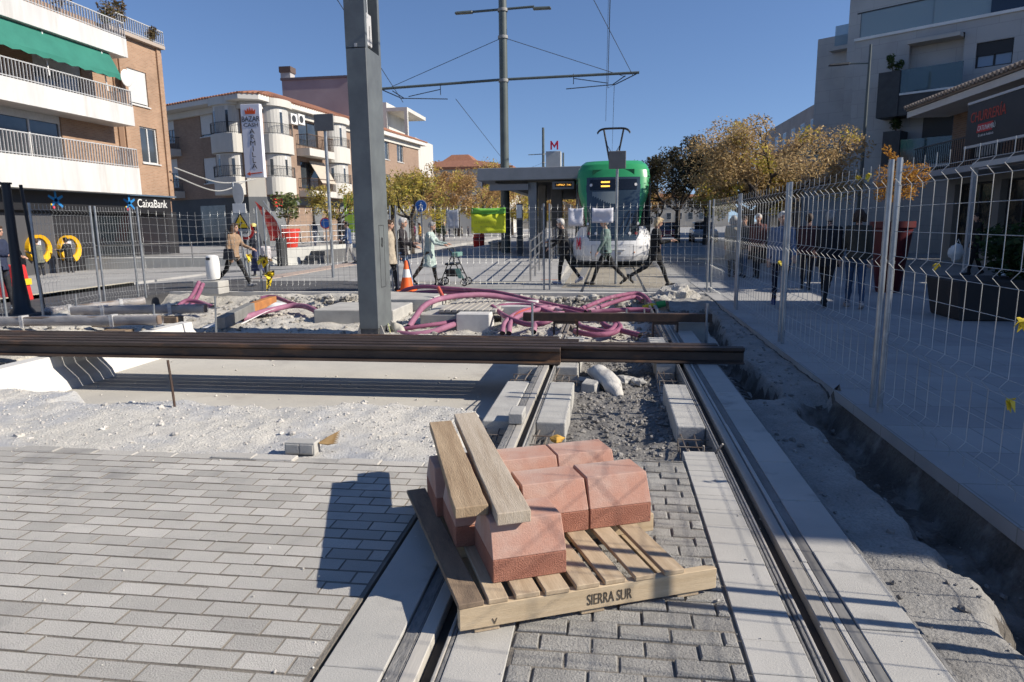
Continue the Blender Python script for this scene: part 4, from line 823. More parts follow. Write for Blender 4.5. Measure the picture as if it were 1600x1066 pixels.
# rollator
def rollator():
    x0=pr[0]+.62; y0=pr[1]; t=thing('rollator','wheeled walking frame with a green cross panel and black seat','rollator',(x0,y0,0)); BK=mat('rollator_black',(.014,.015,.016),None,rough=.4)
    for y in (-.25,.25):
        fr=MB().tube(smooth_path([(x0-.18,y0+y,.93),(x0-.06,y0+y,.95),(x0+.02,y0+y,.84),(x0+.18,y0+y,.45),(x0+.33,y0+y,.13)],4),.016,8); fr.tube([(x0+.04,y0+y,.78),(x0-.1,y0+y,.5),(x0-.26,y0+y,.13)],.015,8); fr.tube([(x0-.17,y0+y,.32),(x0+.24,y0+y,.30)],.012,8); fr.build('side_frame',BK,t)
        MB().tube([(x0-.2,y0+y,.93),(x0-.08,y0+y,.95)],.022,8).build('handle',mat('grip_grey',(.25,.25,.25)),t)
        for wx in (-.27,.34):
            w=MB(); st=0; w.tube([(x0+wx+.085*math.cos(a),y0+y,.1+.085*math.sin(a)) for a in np.linspace(0,2*PI,17)],.016,6,0,False); wo=w.build('wheel',BK,t)
            s=MB(); 
            for a in range(3): s.bar((x0+wx-.08*math.cos(a*PI/3),y0+y,.1-.08*math.sin(a*PI/3)),(x0+wx+.08*math.cos(a*PI/3),y0+y,.1+.08*math.sin(a*PI/3)),.012,.012)
            s.build('spokes',mat('grip_grey'  ,(.25,.25,.25)),wo)
    MB().bb(x0-.16,x0+.16,y0-.24,y0+.24,.53,.58).build('seat',BK,t,bevel=.01); MB().hexa([(x0-.14,y0-.2,.24),(x0+.16,y0-.2,.24),(x0+.16,y0+.2,.24),(x0-.14,y0+.2,.24)],[(x0-.17,y0-.22,.42),(x0+.2,y0-.22,.42),(x0+.2,y0+.22,.42),(x0-.17,y0+.22,.42)]).build('basket',BK,t,bevel=.02)
    MB().bb(x0+.03,x0+.2,y0-.27,y0+.27,.74,.85).build('cross_panel',mat('panel_green',(.12,.24,.21)),t,bevel=.015)
    MB().hexa([(x0+.2,y0-.28,.2),(x0+.34,y0-.28,.2),(x0+.34,y0-.262,.2),(x0+.2,y0-.262,.2)],[(x0+.1,y0-.28,.45),(x0+.22,y0-.28,.45),(x0+.22,y0-.262,.45),(x0+.1,y0-.262,.45)]).build('side_panel',MT['panel_green'],t)
rollator()
# --- left side of the street
zr=lambda x:zl(x) if x>-24 else zl(-24)
def footg(u,v,it=4):
    z=0.
    for _ in range(it): p=G(u,v,z); z=zr(p.x)
    return (p.x,p.y,z)
q=footg(368,448); person(q,-5,'young woman in a tan jacket and black leggings striding right behind the sagging fence panel',1.72,(.33,.22,.14),(.012,.012,.014),(.30,.30,.31),'brown',.12,.05,(30,-26),(4,20),(30,40),(-10,30),6)
bag(Vector((q[0]+.05,q[1]-.28,q[2]+1.0)),.3,.12,.28,MT['bag_black'],'black shoulder bag on the woman with tan jacket',.5)
q=footg(404,432); person(q,175,'woman in a long denim skirt and yellow cap beside the warning sign pole',1.62,(.02,.024,.04),(.05,.06,.13),(.45,.42,.3),'black',0,0,(8,-10),(4,8),(10,20),(-8,20),0,skirt=.72,hat=(.72,.62,.22))
q=footg(418,432); person(q,120,'small child in a white top walking by the woman with the yellow cap',1.12,(.62,.58,.58),(.02,.02,.025),(.4,.35,.3),'brown',0,.05,(14,-14),(6,10),(10,20),(-8,20),0)
q=footg(411,430); pk=thing('backpack','pink child backpack next to the yellow-capped woman','backpack',(q[0],q[1]-.1,q[2]+.75)); b=MB().ball((q[0],q[1]-.25,q[2]+.86),(.13,.1,.17),12,8); b.build('pack',mat('pink_cloth',(.62,.10,.26),(.5,.07,.2),5),pk); MB().bb(q[0]-.09,q[0]+.09,q[1]-.37,q[1]-.32,q[2]+.74,q[2]+.86).build('pocket',mat('pink_cloth2',(.7,.3,.45)),pk,bevel=.02)
q=footg(8,484); person(q,5,'man in a navy jacket and striped tracksuit at the left edge of the photo',1.72,(.025,.035,.075),(.02,.02,.024),(.55,.55,.54),'brown',0,.08,(12,-14),(5,12),(20,60),(25,62),3)
for u,v,lab,c,l,hr_ in ((66,438,'person in a grey-green coat using the left yellow-ringed cash machine',(.16,.165,.13),(.02,.02,.025),'brown'),(112,436,'person in black at the right yellow-ringed cash machine',(.016,.016,.018),(.035,.035,.04),'black')):
    q=AX(u,v,-22.1); person((q.x,q.y,zr(-22.1)+.1),180,lab,1.66,c,l,(.03,.03,.03),hr_,0,.18,(4,-4),(2,2),(25,80),(20,85),4,vox=.016,group='people at the cash machines')
q=AY(121,436,24); 
p=AY(493,387,42.); person((p.x,p.y,.18),80,'person with pale trousers and dark blue top standing on the terrace by the red planter',1.66,(.03,.05,.10),(.45,.47,.52),(.3,.3,.3),'black',.1,0,(3,-3),(2,2),(10,30),(10,20),0,vox=.02)
p=G(546,412,0.); person((p.x,p.y,0),200,'person in a blue jacket and pale trousers just left of the grey column',1.68,(.05,.09,.2),(.38,.37,.36),(.03,.03,.03),'black',0,.08,(10,-12),(4,8),(16,50),(14,40),0,vox=.018)
p=AY(540,392,40.); person((p.x,p.y,.18),-60,'distant person in black behind the terrace railing',1.66,(.03,.028,.03),(.03,.03,.035),(.03,.03,.03),'brown',.08,.1,(8,-8),(3,3),(5,20),(5,20),0,vox=.022)
p=G(694,384,0.); person((p.x,p.y,0),30,'distant person in an olive jacket standing under the grey board',1.70,(.07,.085,.065),(.018,.018,.02),(.03,.03,.03),'blonde',0,.1,(6,-6),(3,3),(10,50),(5,20),0,vox=.02)
for u,v,c,lab in ((648,382,(.5,.09,.22),'distant person in bright pink behind the mint-coated woman'),(657,384,(.55,.3,.05),'distant person in orange behind the mint-coated woman')):
    p=G(u,v,0.); person((p.x,p.y,0),200,lab,1.64,c,(.05,.05,.06),(.03,.03,.03),'brown',0,.05,(6,-6),(3,3),(5,20),(5,20),0,vox=.03)
# --- right sidewalk, in the shade
RS='people on the shaded right sidewalk'
person(foot(1143,433),80,'person in a long beige coat by the far end of the right fence',1.68,(.36,.32,.25),(.10,.085,.07),(.12,.09,.07),'grey',.08,.42,(8,-10),(4,8),(5,20),(-5,20),0,group=RS,vox=.016)
person(foot(1160,433),250,'dark-clothed person next to the long beige coat',1.66,(.05,.05,.055),(.10,.16,.24),(.05,.05,.05),'brown',0,.1,(10,-10),(4,8),(10,20),(-5,20),0,group=RS,vox=.016)
person(foot(1181,434),250,'white-haired person in a maroon jacket seen through the right fence',1.72,(.13,.045,.04),(.02,.02,.024),(.03,.03,.03),'white',0,.08,(10,-12),(4,8),(14,30),(-8,20),0,group=RS,vox=.016)
person(foot(1216,478),262,'white-haired person in a pale blue padded jacket at the second post pair',1.70,(.17,.21,.30),(.02,.022,.045),(.03,.05,.16),'white',0,.12,(14,-12),(6,14),(14,30),(-12,20),0,group=RS)
person(foot(1288,478),60,'person in a black coat walking away, left of the person in jeans',1.72,(.014,.015,.02),(.014,.014,.018),(.02,.02,.02),'grey',0,.18,(18,-18),(6,16),(12,30),(-12,24),2,group=RS)
person(foot(1333,481),85,'person in an olive brown jacket and blue jeans walking away',1.72,(.055,.048,.035),(.045,.085,.16),(.42,.36,.34),'brown',.02,.04,(14,-14),(5,12),(12,40),(-10,20),0,group=RS)
person(foot(1258,452),75,'distant dark person behind the black-coated walker',1.68,(.05,.02,.025),(.02,.02,.024),(.02,.02,.02),'brown',0,.1,(12,-12),(4,10),(10,20),(-10,20),0,group=RS,vox=.018)
p=AY(1520,425,20.5); person((p.x,p.y,0),180,'dark-clothed person with a white carrier bag under the terrace frame',1.68,(.012,.012,.014),(.012,.012,.014),(.02,.02,.02),'black',0,.15,(12,-12),(4,10),(10,25),(-10,20),0,group=RS,vox=.018)
b=MB().ball((p.x-.55,p.y-.15,.62),(.2,.12,.22),12,9,0,.4,4); wbag=thing('carrier_bag','white plastic carrier bag held by the dark-clothed person','bag',(p.x-.55,p.y-.15,.4)); b.build('bag_body',WHITE,wbag); MB().tube([(p.x-.6,p.y-.15,.78),(p.x-.5,p.y-.12,.98),(p.x-.42,p.y-.15,.78)],.012,6).build('bag_handle',WHITE,wbag)
# seated cafe customers far off
for i,(u,v,c) in enumerate(((702,373,(.04,.05,.09)),(711,372,(.03,.03,.035)),(722,372,(.28,.27,.25)),(732,372,(.06,.06,.08)),(740,373,(.3,.33,.3)))):
    p=G(u,v,0.); person((p.x,p.y,0),30+60*i,'far-off cafe customer in '+('navy','black','cream','dark blue','pale green')[i]+' left of the lime banner',1.25,c,(.03,.03,.04),(.03,.03,.03),'brown',0,.3,(4,-4),(2,2),(25,60),(25,60),0,vox=.03,group='far-off cafe customers')
# ================================================================ tram
TX,TY=.10,24.0; 
TW=mat('tram_white',(.70,.70,.70),(.62,.62,.62),.8,.3,coat=.3); TG=mat('tram_green',(.035,.31,.115),(.03,.26,.095),.7,.28,coat=.4); TB=mat('tram_black',(.010,.012,.016),None,rough=.12,spec=.6)
TGL=mat('windscreen_glass',(.02,.032,.042),(.035,.05,.06),.5,.05,spec=1.)
tram=thing('tram','green and white tram waiting at the platform, front towards us','tram',(TX,TY,0))
prof_t=[(.23,1.30,.0),(.40,1.38,-.05),(.75,1.42,-.03),(1.0,1.36,.02),(1.1,1.30,.05),(1.5,1.25,.12),(2.0,1.25,.24),(2.5,1.27,.38),(2.9,1.28,.5),(3.1,1.28,.56),(3.35,1.25,.64),(3.55,1.15,.75),(3.68,1.0,.95)]
def tpf(z):
    for i in range(len(prof_t)-1):
        a,b=prof_t[i],prof_t[i+1]
        if a[0]<=z<=b[0]: f=(z-a[0])/(b[0]-a[0]); return a[1]+(b[1]-a[1])*f,a[2]+(b[2]-a[2])*f
    return prof_t[-1][1],prof_t[-1][2]
def tsurf(f,z,o=0.): # f in -1..1 across the nose
    w,y=tpf(z); c=1.0-abs(f)**2.6; return (TX+f*(w+o),TY+y+(.85-.35*sst(1.,2.6,z))*(1-(max(0,1-abs(f)**2.3))**.55)-o,z)
def tregion(f,z):
    w,_=tpf(z); x=abs(f)*w
    if z>3.10: return 'g'
    if z>.93 and x<.90+.03*sst(1.5,3.0,z)-.10*(1-sst(.93,1.1,z)): return 'b'
    if z>1.45 and x<.93+.30*sst(1.45,2.8,z): return 'g'
    if z>1.40: return 'd' if z<3.06 else 'g'
    if z>1.0 and x>1.05 and z>1.0+.5*(1.42-x)/.4: return 'd'
    return 'w'
parts={'w':MB(),'g':MB(),'b':MB(),'d':MB(),'e':MB()}; NX,NZ=150,160
zs=[.23+(3.68-.23)*j/NZ for j in range(NZ+1)]; fsx=[-1+2*i/NX for i in range(NX+1)]
grid=[[tsurf(f,z) for f in fsx] for z in zs]
for j in range(NZ):
    for i in range(NX):
        r=tregion((fsx[i]+fsx[i+1])/2,(zs[j]+zs[j+1])/2); r='e' if r=='d' and fsx[i]<0 else r; parts[r].add([grid[j][i],grid[j][i+1],grid[j+1][i+1],grid[j+1][i]],[(0,1,2,3)],0,True)
def weld(o):
    bm=bmesh.new(); bm.from_mesh(o.data); bmesh.ops.remove_doubles(bm,verts=bm.verts,dist=.0005); bmesh.ops.recalc_face_normals(bm,faces=bm.faces); bm.to_mesh(o.data); bm.free(); return o
weld(parts['w'].build('front_bumper',TW,tram,fixn=False)); weld(parts['g'].build('front_arch',TG,tram,fixn=False)); ws=weld(parts['b'].build('windscreen',TGL,tram,fixn=False)); weld(parts['d'].build('side_cheek',TB,tram,fixn=False)); weld(parts['e'].build('side_cheek',TB,tram,fixn=False))
y0,y1=TY+.95,TY+31
def sides(z0,z1,w0,w1,m,name,dx=0):
    b=MB()
    for s in (-1,1): b.hexa([(TX+s*(w0-.1),y0,z0),(TX+s*w0,y0,z0),(TX+s*w0,y1,z0),(TX+s*(w0-.1),y1,z0)],[(TX+s*(w1-.1),y0,z1),(TX+s*w1,y0,z1),(TX+s*w1,y1,z1),(TX+s*(w1-.1),y1,z1)])
    return b.build(name,m,tram)
sides(.23,1.0,1.32,1.34,TW,'lower_side'); sides(1.0,2.9,1.335,1.29,TB,'window_band'); sides(2.9,3.3,1.295,1.2,TG,'upper_side')
MB().hexa([(TX-1.2,y0+.1,3.28),(TX+1.2,y0+.1,3.28),(TX+1.2,y1,3.28),(TX-1.2,y1,3.28)],[(TX-.85,y0+.15,3.6),(TX+.85,y0+.15,3.6),(TX+.85,y1,3.6),(TX-.85,y1,3.6)]).build('roof',mat('tram_roof',(.3,.31,.31)),tram)
MB().bb(TX-1.3,TX+1.3,y1-.05,y1,.3,3.3).build('rear_wall',TW,tram); MB().bb(TX-1.2,TX+1.2,TY+.5,y1,.1,.3).build('underframe',DKGREY,tram)
MB().bb(TX-.72,TX+.72,TY+.66,TY+.70,3.14,3.36).build('roof_grille',mat('grille_green',(.012,.12,.05)),tram)
def tpt(x,z,o=.012): w,_=tpf(z); return Vector(tsurf(x/w,z,o))
b=MB(); 
for j in range(6):
    for i in range(24):
        xs_=[-.80+1.6*i/24,-.80+1.6*(i+1)/24]; zz=[2.66+.36*j/6,2.66+.36*(j+1)/6]; b.add([tpt(xs_[0],zz[0]),tpt(xs_[1],zz[0]),tpt(xs_[1],zz[1]),tpt(xs_[0],zz[1])],[(0,1,2,3)],0,True)
hd=weld(b.build('header_band',TB,ws,fixn=False))
LED=mat('led_amber',(.5,.2,.02),emit=(1,.5,.08,1.6)); q=MB()
for z in (2.90,2.76): q.bb(TX-.42,TX-.12,tpt(-.27,z,.03).y-.006,tpt(-.27,z,.03).y,z,z+.05)
q.build('destination_display',LED,ws)
LMP=mat('lamp_lens',(.6,.6,.62),None,rough=.1,spec=.8); LMR=mat('lamp_red',(.30,.05,.06),None,rough=.2)
def lamp(x,z,r,m):
    p=tpt(x,z,.0); n=Vector((x*.55,-1,.1)).normalized(); t_=MB().tube([p-n*.02,p+n*.03],r,14); o=t_.build('headlight',m,tram); MB().tube([p-n*.02,p+n*.024],r*1.3,14).build('lamp_ring',DKGREY,o)
for s in (-1,1): lamp(s*.80,1.17,.055,LMR); lamp(s*.57,1.17,.05,LMP); lamp(s*.76,2.83,.05,LMP); lamp(s*.85,1.5,.05,LMP)
for s in (-1,1):
    p=tpt(s*.74,.52,.004); MB().tube([p,p+Vector((s*.1,-.02,0))*.2],.025,8).build('reflector',mat('reflector_amber',(.6,.2,.04)),tram)
    mp=tpt(s*1.22,1.55,.0); m_=MB().tube([mp,mp+Vector((s*.1,-.25,.1))],.015,6); mo=m_.build('mirror_arm',DKGREY,tram); MB().ball(mp+Vector((s*.1,-.27,.04)),(.05,.05,.13),10,7).build('mirror',TB,mo)
b=MB(); hz=[(-.72,.28),(.72,.28),(.72,.78),(-.72,.78)]
for (xa,za),(xb,zb) in zip(hz,hz[1:]+hz[:1]):
    n=12; P=[tpt(xa+(xb-xa)*i/n,za+(zb-za)*i/n,.002) for i in range(n+1)]; b.tube(P,.008,4,0,False)
b.build('bumper_seam',mat('seam_grey',(.3,.3,.3)),tram)
b=MB(); P=[tpt(-.42+.84*i/10,.62,.02) for i in range(11)]; b.tube(P,.018,6); b.build('chrome_strip',WHITE,tram); MB().bar(tpt(.12,.5,.01),tpt(.28,.5,.01),.03,.08).build('coupler_flap',mat('flap_grey',(.25,.25,.25)),tram)
MR=mat('metro_red',(.55,.02,.06)); 
for x,u in ((-1.17,1),):
    p=tpt(x,.62,.012); d=(tpt(x+.1,.62,.012)-tpt(x-.1,.62,.012)).normalized(); letter_m(p-d*.1,d,(0,0,1),.2,.42,MR,tram,'logo',.012)
b=MB(); P=[tpt(.1,1.05,.03),tpt(.3,1.5,.03),tpt(.55,1.95,.03)]; b.tube(P,.012,5); b.tube([tpt(.35,1.2,.03),tpt(.65,1.85,.035)],.016,5); b.build('wiper',BLACK,tram)
sv=[(TX-.85,1.95,.62),(TX+.2,1.95,.66)]
b=MB(); 
for i in range(10):
    xa=-.72+.80*i/10; xb=xa+.08; b.add([tpt(xa,1.6,.008),tpt(xb,1.6,.008),tpt(xb,2.6,.008),tpt(xa,2.6,.008)],[(0,1,2,3)],0,True)
weld(b.build('sun_blind',mat('blind_grey',(.20,.235,.24),(.16,.19,.2),1,.25,spec=.6),ws,fixn=False))
# pantograph
pg=MB(); PY=TY+2.6; pz=3.65
pg.tube([(TX-.13,PY,pz+.1),(TX-.36,PY-.2,4.92)],.035,7); pg.tube([(TX+.13,PY,pz+.1),(TX+.36,PY-.2,4.92)],.035,7); pg.tube([(TX-.2,PY,pz+.1),(TX+.2,PY,pz+.1)],.035,7); pg.tube([(TX-.25,PY-.1,4.4),(TX+.13,PY,pz+.1)],.012,5);pg.tube([(TX+.25,PY-.1,4.4),(TX-.13,PY,pz+.1)],.012,5)
pgo=pg.build('pantograph',DKGREY,tram)
h=MB(); 
for dy in (-.38,-.1): h.tube(smooth_path([(TX-.60,PY+dy,4.78),(TX-.52,PY+dy,4.88),(TX-.36,PY+dy,4.94),(TX,PY+dy,4.95),(TX+.36,PY+dy,4.94),(TX+.52,PY+dy,4.88),(TX+.60,PY+dy,4.78)],4),.022,6)
h.tube([(TX-.36,PY-.38,4.92),(TX-.36,PY-.1,4.92)],.02,5);h.tube([(TX+.36,PY-.38,4.92),(TX+.36,PY-.1,4.92)],.02,5); h.build('collector_head',BLACK,pgo)
# tracks beyond the pit, with paved plates
for x in (-.62,.82): kind(MB().bb(x-.03,x+.03,15.4,60,-.05,.004).build('rail_groove',DKGREY),'structure'); kind(MB().bb(x-.3,x-.08,18.5,24,-.05,.005).build('track_strip',mat('plate_grey2',(.2,.2,.2),(.15,.15,.15),5,.9)),'structure')
kind(MB().bb(-1.15,1.6,16.5,60,-.05,.0025).build('track_bed',mat('track_paving',(.38,.34,.27),(.28,.25,.2),1.6,.9,brick=(.3,.15,.006,(.22,.2,.17)),fine=.2)),'structure')
# ================================================================ tram stop on its island platform
PFX0,PFX1=-7.3,-1.35
pf=MB(); pf.hexa([(PFX0,18.4,-.05),(PFX1,18.4,-.05),(PFX1,24,-.05),(PFX0,24,-.05)],[(PFX0,18.4,.006),(PFX1,18.4,.006),(PFX1,24,.30),(PFX0,24,.30)]); pf.bb(PFX0,PFX1,24,70,-.05,.30); kind(pf.build('platform',PAVE2),'structure')
kind(MB().bb(-1.85,-1.4,18.6,19.5,.008,.024).build('tactile_strip',mat('tactile_red',(.42,.2,.14),(.36,.17,.12),5)),'structure')
INOX=mat('stainless',(.5,.5,.5),(.4,.4,.4),3,.28,metal=.85)
def railing(a,b_,lab,h=1.1,n=4,rails=(.3,.55,.8,1.08),name='railing',group=None,m=INOX,r=.022):
    a=Vector(a);b_=Vector(b_); t=thing(name,lab,'railing',tuple(a),0,group)
    for i in range(n):
        p=a.lerp(b_,i/(n-1)); MB().tube([p,p+Vector((0,0,h))],r*1.25,8).build('post',m,t)
    for z in rails: MB().tube([a+Vector((0,0,z)),b_+Vector((0,0,z))],r*.9,8).build('rail',m,t)
    return t
railing((-2.1,18.3,.0),(-2.12,23.2,.27),'stainless railing up the near ramp of the platform',1.12,5); railing((-1.95,23.4,.28),(-1.95,25.6,.3),'short stainless railing at the top of the platform ramp',1.05,3)
CAN=mat('canopy_grey',(.24,.25,.265),(.2,.21,.22),1.5,.45,metal=.3)
cy=26.0; p0=AY(746,283,cy); p1=AY(909,280,cy); zt=AY(800,262,cy).z
ts=thing('tram_shelter','long grey flat-roofed tram shelter with an information display','shelter',(-3.3,cy,.3))
cx0_,cx1_=p0.x,p1.x; zb=p0.z
MB().bb(cx0_,cx1_,cy,cy+22,zb,zt).build('canopy',CAN,ts,bevel=.02)
MB().bb(cx0_+.4,cx0_+1.9,cy+.3,cy+.5,zb-.35,zb-.12).build('hanging_panel',mat('panel_grey',(.22,.23,.25)),ts)
for u0,u1,Y,m in ((826,839,26.6,CAN),(841,853,29.0,mat('pillar_beige',(.3,.28,.25),(.25,.23,.2),3,.5)),(861,878,27.5,mat('pillar_rust',(.13,.105,.085),(.09,.075,.06),2,.4,metal=.3)),(826,839,34,CAN),(861,878,38,MT['pillar_rust'])):
    a=AY(u0,390,Y); b_=AY(u1,390,Y); MB().bb(a.x,b_.x,Y,Y+.45,.3,zb).build('pillar',m,ts,bevel=.01)
MB().bb(cx0_+2.6,cx0_+2.66,30,44,.5,2.6).build('glass_screen',mat('shelter_glass',(.1,.13,.14),None,rough=.05,alpha=.5),ts)
MB().bb(cx0_+.6,cx1_-.3,cy+.5,cy+21,zb-.06,zb-.003).build('slatted_ceiling',mat('ceiling_slats',(.16,.15,.13),(.06,.06,.055),1,.7,stretch=(1,14,1)),ts)
a=AY(863,296,26.3); b_=AY(897,283,26.3); ds=MB().bb(a.x,b_.x,26.3,26.42,a.z,b_.z).build('display_case',mat('display_grey',(.2,.21,.23)),ts,bevel=.01)
q=MB().bb(a.x+.1,b_.x-.08,26.29,26.30,a.z+.08,b_.z-.06); qd=q.build('display_screen',BLACK,ds); text('1 ARMILLA   3 min',(a.x+.14,26.285,a.z+.13),(1,0,0),(0,0,1),.085,LED,qd,'display_text',.001,sx=.85)
a=AY(853,264,27.0); b_=AY(876,236,27.0); tot=MB().bb(a.x,b_.x,27,27.5,a.z-.1,b_.z).build('roof_box',mat('box_pale',(.42,.43,.43),(.36,.37,.37),2,.5),ts,bevel=.01)
a=AY(860,234,27.0); letter_m((a.x,27.05,a.z),(1,0,0),(0,0,1),.30,.32,MR,ts,'metro_letter',.08)
MB().bb(-4.3,-3.4,24.8,25.1,.3,.75).build('x',CAN) if 0 else None
tv=thing('ticket_machine','slim dark ticket totem standing in front of the platform pole','totem',tuple(G(806,392,.3))); p=G(812,400,.3); MB().bb(p.x-.12,p.x+.12,p.y,p.y+.2,.3,2.3).build('totem_body',DKGREY,tv,bevel=.01); MB().bb(p.x-.1,p.x+.1,p.y-.006,p.y,1.75,2.25).build('totem_face',WHITE,tv)
for i,(u,v) in enumerate(((771,392),(777,389))):
    p=G(u,v,.3); b=thing('bench',('pale concrete bench end at the near left corner of the platform','pale concrete bench end further along the platform')[i],'bench',tuple(p)); MB().bb(p.x-.25,p.x+.25,p.y,p.y+1.4,.62,.72).build('seat',CONC,b,bevel=.02); MB().bb(p.x-.2,p.x+.2,p.y+.1,p.y+.3,.3,.62).build('leg',CONC,b); MB().bb(p.x-.2,p.x+.2,p.y+1.1,p.y+1.3,.3,.62).build('leg',CONC,b)
# ================================================================ catenary poles and wires
POLEG=mat('pole_green_grey',(.10,.12,.115),(.075,.09,.087),2,.45)
def catpole(x,y,zb,h,lab,arms=True,r=.2,wirez=7.4):
    t=thing('catenary_pole',lab,'catenary pole',(x,y,zb),0,'catenary poles along the platform'); MB().tube([(x,y,zb),(x,y,4),(x,y,h)],[r,r*.92,r*.8],14).build('pole',POLEG,t)
    for z in (7.4,9.1,10.15): MB().lathe([(r*1.04,-.06),(r*1.08,0),(r*1.04,.06)],(x,y,z),14,0,True,False).build('collar',mat('collar_pale',(.3,.3,.29),metal=.3),t)
    ar=MB().tube([(x-5.3,y,7.28),(x,y,7.45),(x+5.55,y,7.5)],.055,8); ao=ar.build('cross_arm',POLEG,t)
    for s,e in ((-1,x-5.3),(1,x+5.5)):
        MB().tube([(x,y,9.1),(e-s*.5,y,7.36)],.013,5).build('stay',DKGREY,t)
        z=7.28 if s<0 else 7.5; d=MB(); d.tube([(e,y,z-.02),(e-s*.9,y,z-.42)],.022,5); d.tube([(e-s*1.0,y,z-.42),(e-s*.5,y,z-.1)],.02,5); d.tube([(e-s*.9,y,z-.42),(e-s*2.9,y,z-.52)],.02,5); d.tube([(e-s*1.2,y,z-.36),(e-s*2.6,y,z-.12)],.018,5); d.tube([(e-s*2.6,y,z+.06),(e-s*2.6,y,z-.35)],.016,5); d.build('registration_arm',DKGREY,t)
    la=MB().tube([(x-1.3,y,10.15),(x+1.3,y,10.22)],.05,8).build('lamp_arm',POLEG,t)
    for s in (-1,1):
        b=MB().hexa([(x+s*1.25,y-.12,10.1),(x+s*2.0,y-.14,10.1),(x+s*2.0,y+.14,10.1),(x+s*1.25,y+.12,10.1)],[(x+s*1.25,y-.08,10.2),(x+s*1.95,y-.1,10.18),(x+s*1.95,y+.1,10.18),(x+s*1.25,y+.08,10.2)]); b.build('lamp_head',POLEG,t,bevel=.02)
    return t
PX=-4.45
c1=catpole(PX,29.5,.3,13.5,'big catenary pole with cross arms and twin lamps, nearest on the platform'); 
for i,(y,l) in enumerate(((62,'second catenary pole behind the shelter roof box'),(95,'third catenary pole, thin, right of the metro letter'),(130,'farthest catenary pole above the tram roof'))): copy_tree(c1,(PX+(.2,.6,4.)[i],y,.2),0,l)
def wire(name,pts,r,lab):
    return tag(MB().tube(pts,r,5,0,False).build(name,DKGREY),lab,'overhead wire','overhead wires')
rx,lx=-.15,-9.2
wire('contact_wire',[(rx,29.5,6.95),(rx+.15,10,6.8),(rx+.3,-8,6.7)],.012,'contact wire over the right track, coming towards the camera'); wire('contact_wire',[(rx,29.5,6.95),(TX,27,6.6),(TX,62,6.9),(TX,130,6.9)],.01,'contact wire running back over the tram')
wire('contact_wire',[(lx+.4,29.5,6.7),(lx+1.6,18,8.2),(-6.,11.5,10.5)],.013,'steep wire from the left cross arm up past the grey column')
wire('catenary_wire',[(lx+2.7,29.5,6.75),(-7.1,62,4.1)],.013,'sagging wire from the left cross arm down behind the platform pole')
wire('catenary_wire',[(rx+1.,29.5,7.4),(-3.0,14,10.6),(-4.2,6,13)],.012,'wire from the right cross arm rising past the twin lamps')
wire('contact_wire',[(-7.1,62,4.1),(-7.1,130,5.0)],.012,'wire continuing over the left track behind the platform')
wire('drop_wire',[(TX-.3,27.,5.3),(TX-.25,27.,9.8),(-3.2,20,13)],.008,'thin vertical wire above the tram pantograph')
# ================================================================ sign poles and far lamps
def signpole(u,v,Y,ztop,lab,r=.035,z=0.,name='sign_pole'):
    p=AY(u,v,Y); t=thing(name,lab,'sign',(p.x,p.y,z)); MB().tube([(p.x,p.y,z),(p.x,p.y,ztop)],r,10).build('pole',STEEL,t); return t,p
t,p=signpole(962,441,17.6,3.3,'grey pole with the back of a square sign in front of the tram'); MB().bb(p.x-.21,p.x+.21,p.y-.06,p.y-.04,2.85,3.28).build('sign_back',mat('sign_back_grey',(.12,.125,.13),(.1,.1,.105),3,.5),t,bevel=.02)
t,p=signpole(521,433,19.8,4.75,'tall grey pole with the back of a square sign, left of the column',.05); MB().bb(p.x-.30,p.x+.30,p.y-.08,p.y-.05,4.28,4.76).build('sign_back',MT['sign_back_grey'],t,bevel=.03)
q=footg(388,437); t=thing('warning_sign','galvanised pole with a round sign back and a yellow warning triangle','sign',q); x,y,z=q
top_=AY(374,285,y).z
MB().tube([(x,y,z),(x-.26,y,top_)],.035,10).build('pole',STEEL,t); zt=AY(374,303,y).z; xx=AY(374,303,y).x
MB().prism([(.31*math.cos(a)*.55,.31*math.sin(a)) for a in np.linspace(0,2*PI,28,endpoint=False)],(xx,y-.05,zt),(1,0,0),(0,0,1),(0,-.015,0)).build('round_sign_back',mat('sign_back_pale',(.5,.5,.49),(.42,.42,.41),4,.5),t)
a=AY(366,333,y);b_=AY(385,318,y); MB().bb(a.x,b_.x,y-.07,y-.05,a.z,b_.z).build('small_plate',WHITE,t)
a=AY(365,358,y-.08);b_=AY(386,336,y-.08); cx_=(a.x+b_.x)/2; ww=(b_.x-a.x)*.62
MB().bb(a.x-.06,b_.x+.06,y-.065,y-.05,a.z-.06,b_.z+.06).build('panel',mat('panel_pale',(.45,.45,.42)),t)
YEL=mat('warning_yellow',(.65,.45,.02)); MB().prism([(-ww,0),(ww,0),(0,ww*1.7)],(cx_,y-.066,a.z),(1,0,0),(0,0,1),(0,-.006,0)).build('triangle_border',BLACK,t); tri=MB().prism([(-ww*.78,ww*.13),(ww*.78,ww*.13),(0,ww*1.42)],(cx_,y-.073,a.z),(1,0,0),(0,0,1),(0,-.004,0)).build('triangle',YEL,t)
MB().bar((cx_-.04,y-.079,a.z+.08),(cx_+.05,y-.079,a.z+.2),.012,.04).build('walker_symbol',BLACK,tri)
c_=AY(385,361,y+.3); t2=thing('speed_sign','round red-bordered speed sign behind the warning pole','sign',(c_.x,y+.3,z)); MB().tube([(c_.x,y+.3,z),(c_.x,y+.3,c_.z)],.03,8).build('pole',STEEL,t2); disc=lambda r,dy,m,nm,c=c_,tt=t2,yy=y+.3:MB().prism([(r*math.cos(a),r*math.sin(a)) for a in np.linspace(0,2*PI,26,endpoint=False)],(c.x,yy+dy,c.z),(1,0,0),(0,0,1),(0,-.006,0)).build(nm,m,tt)
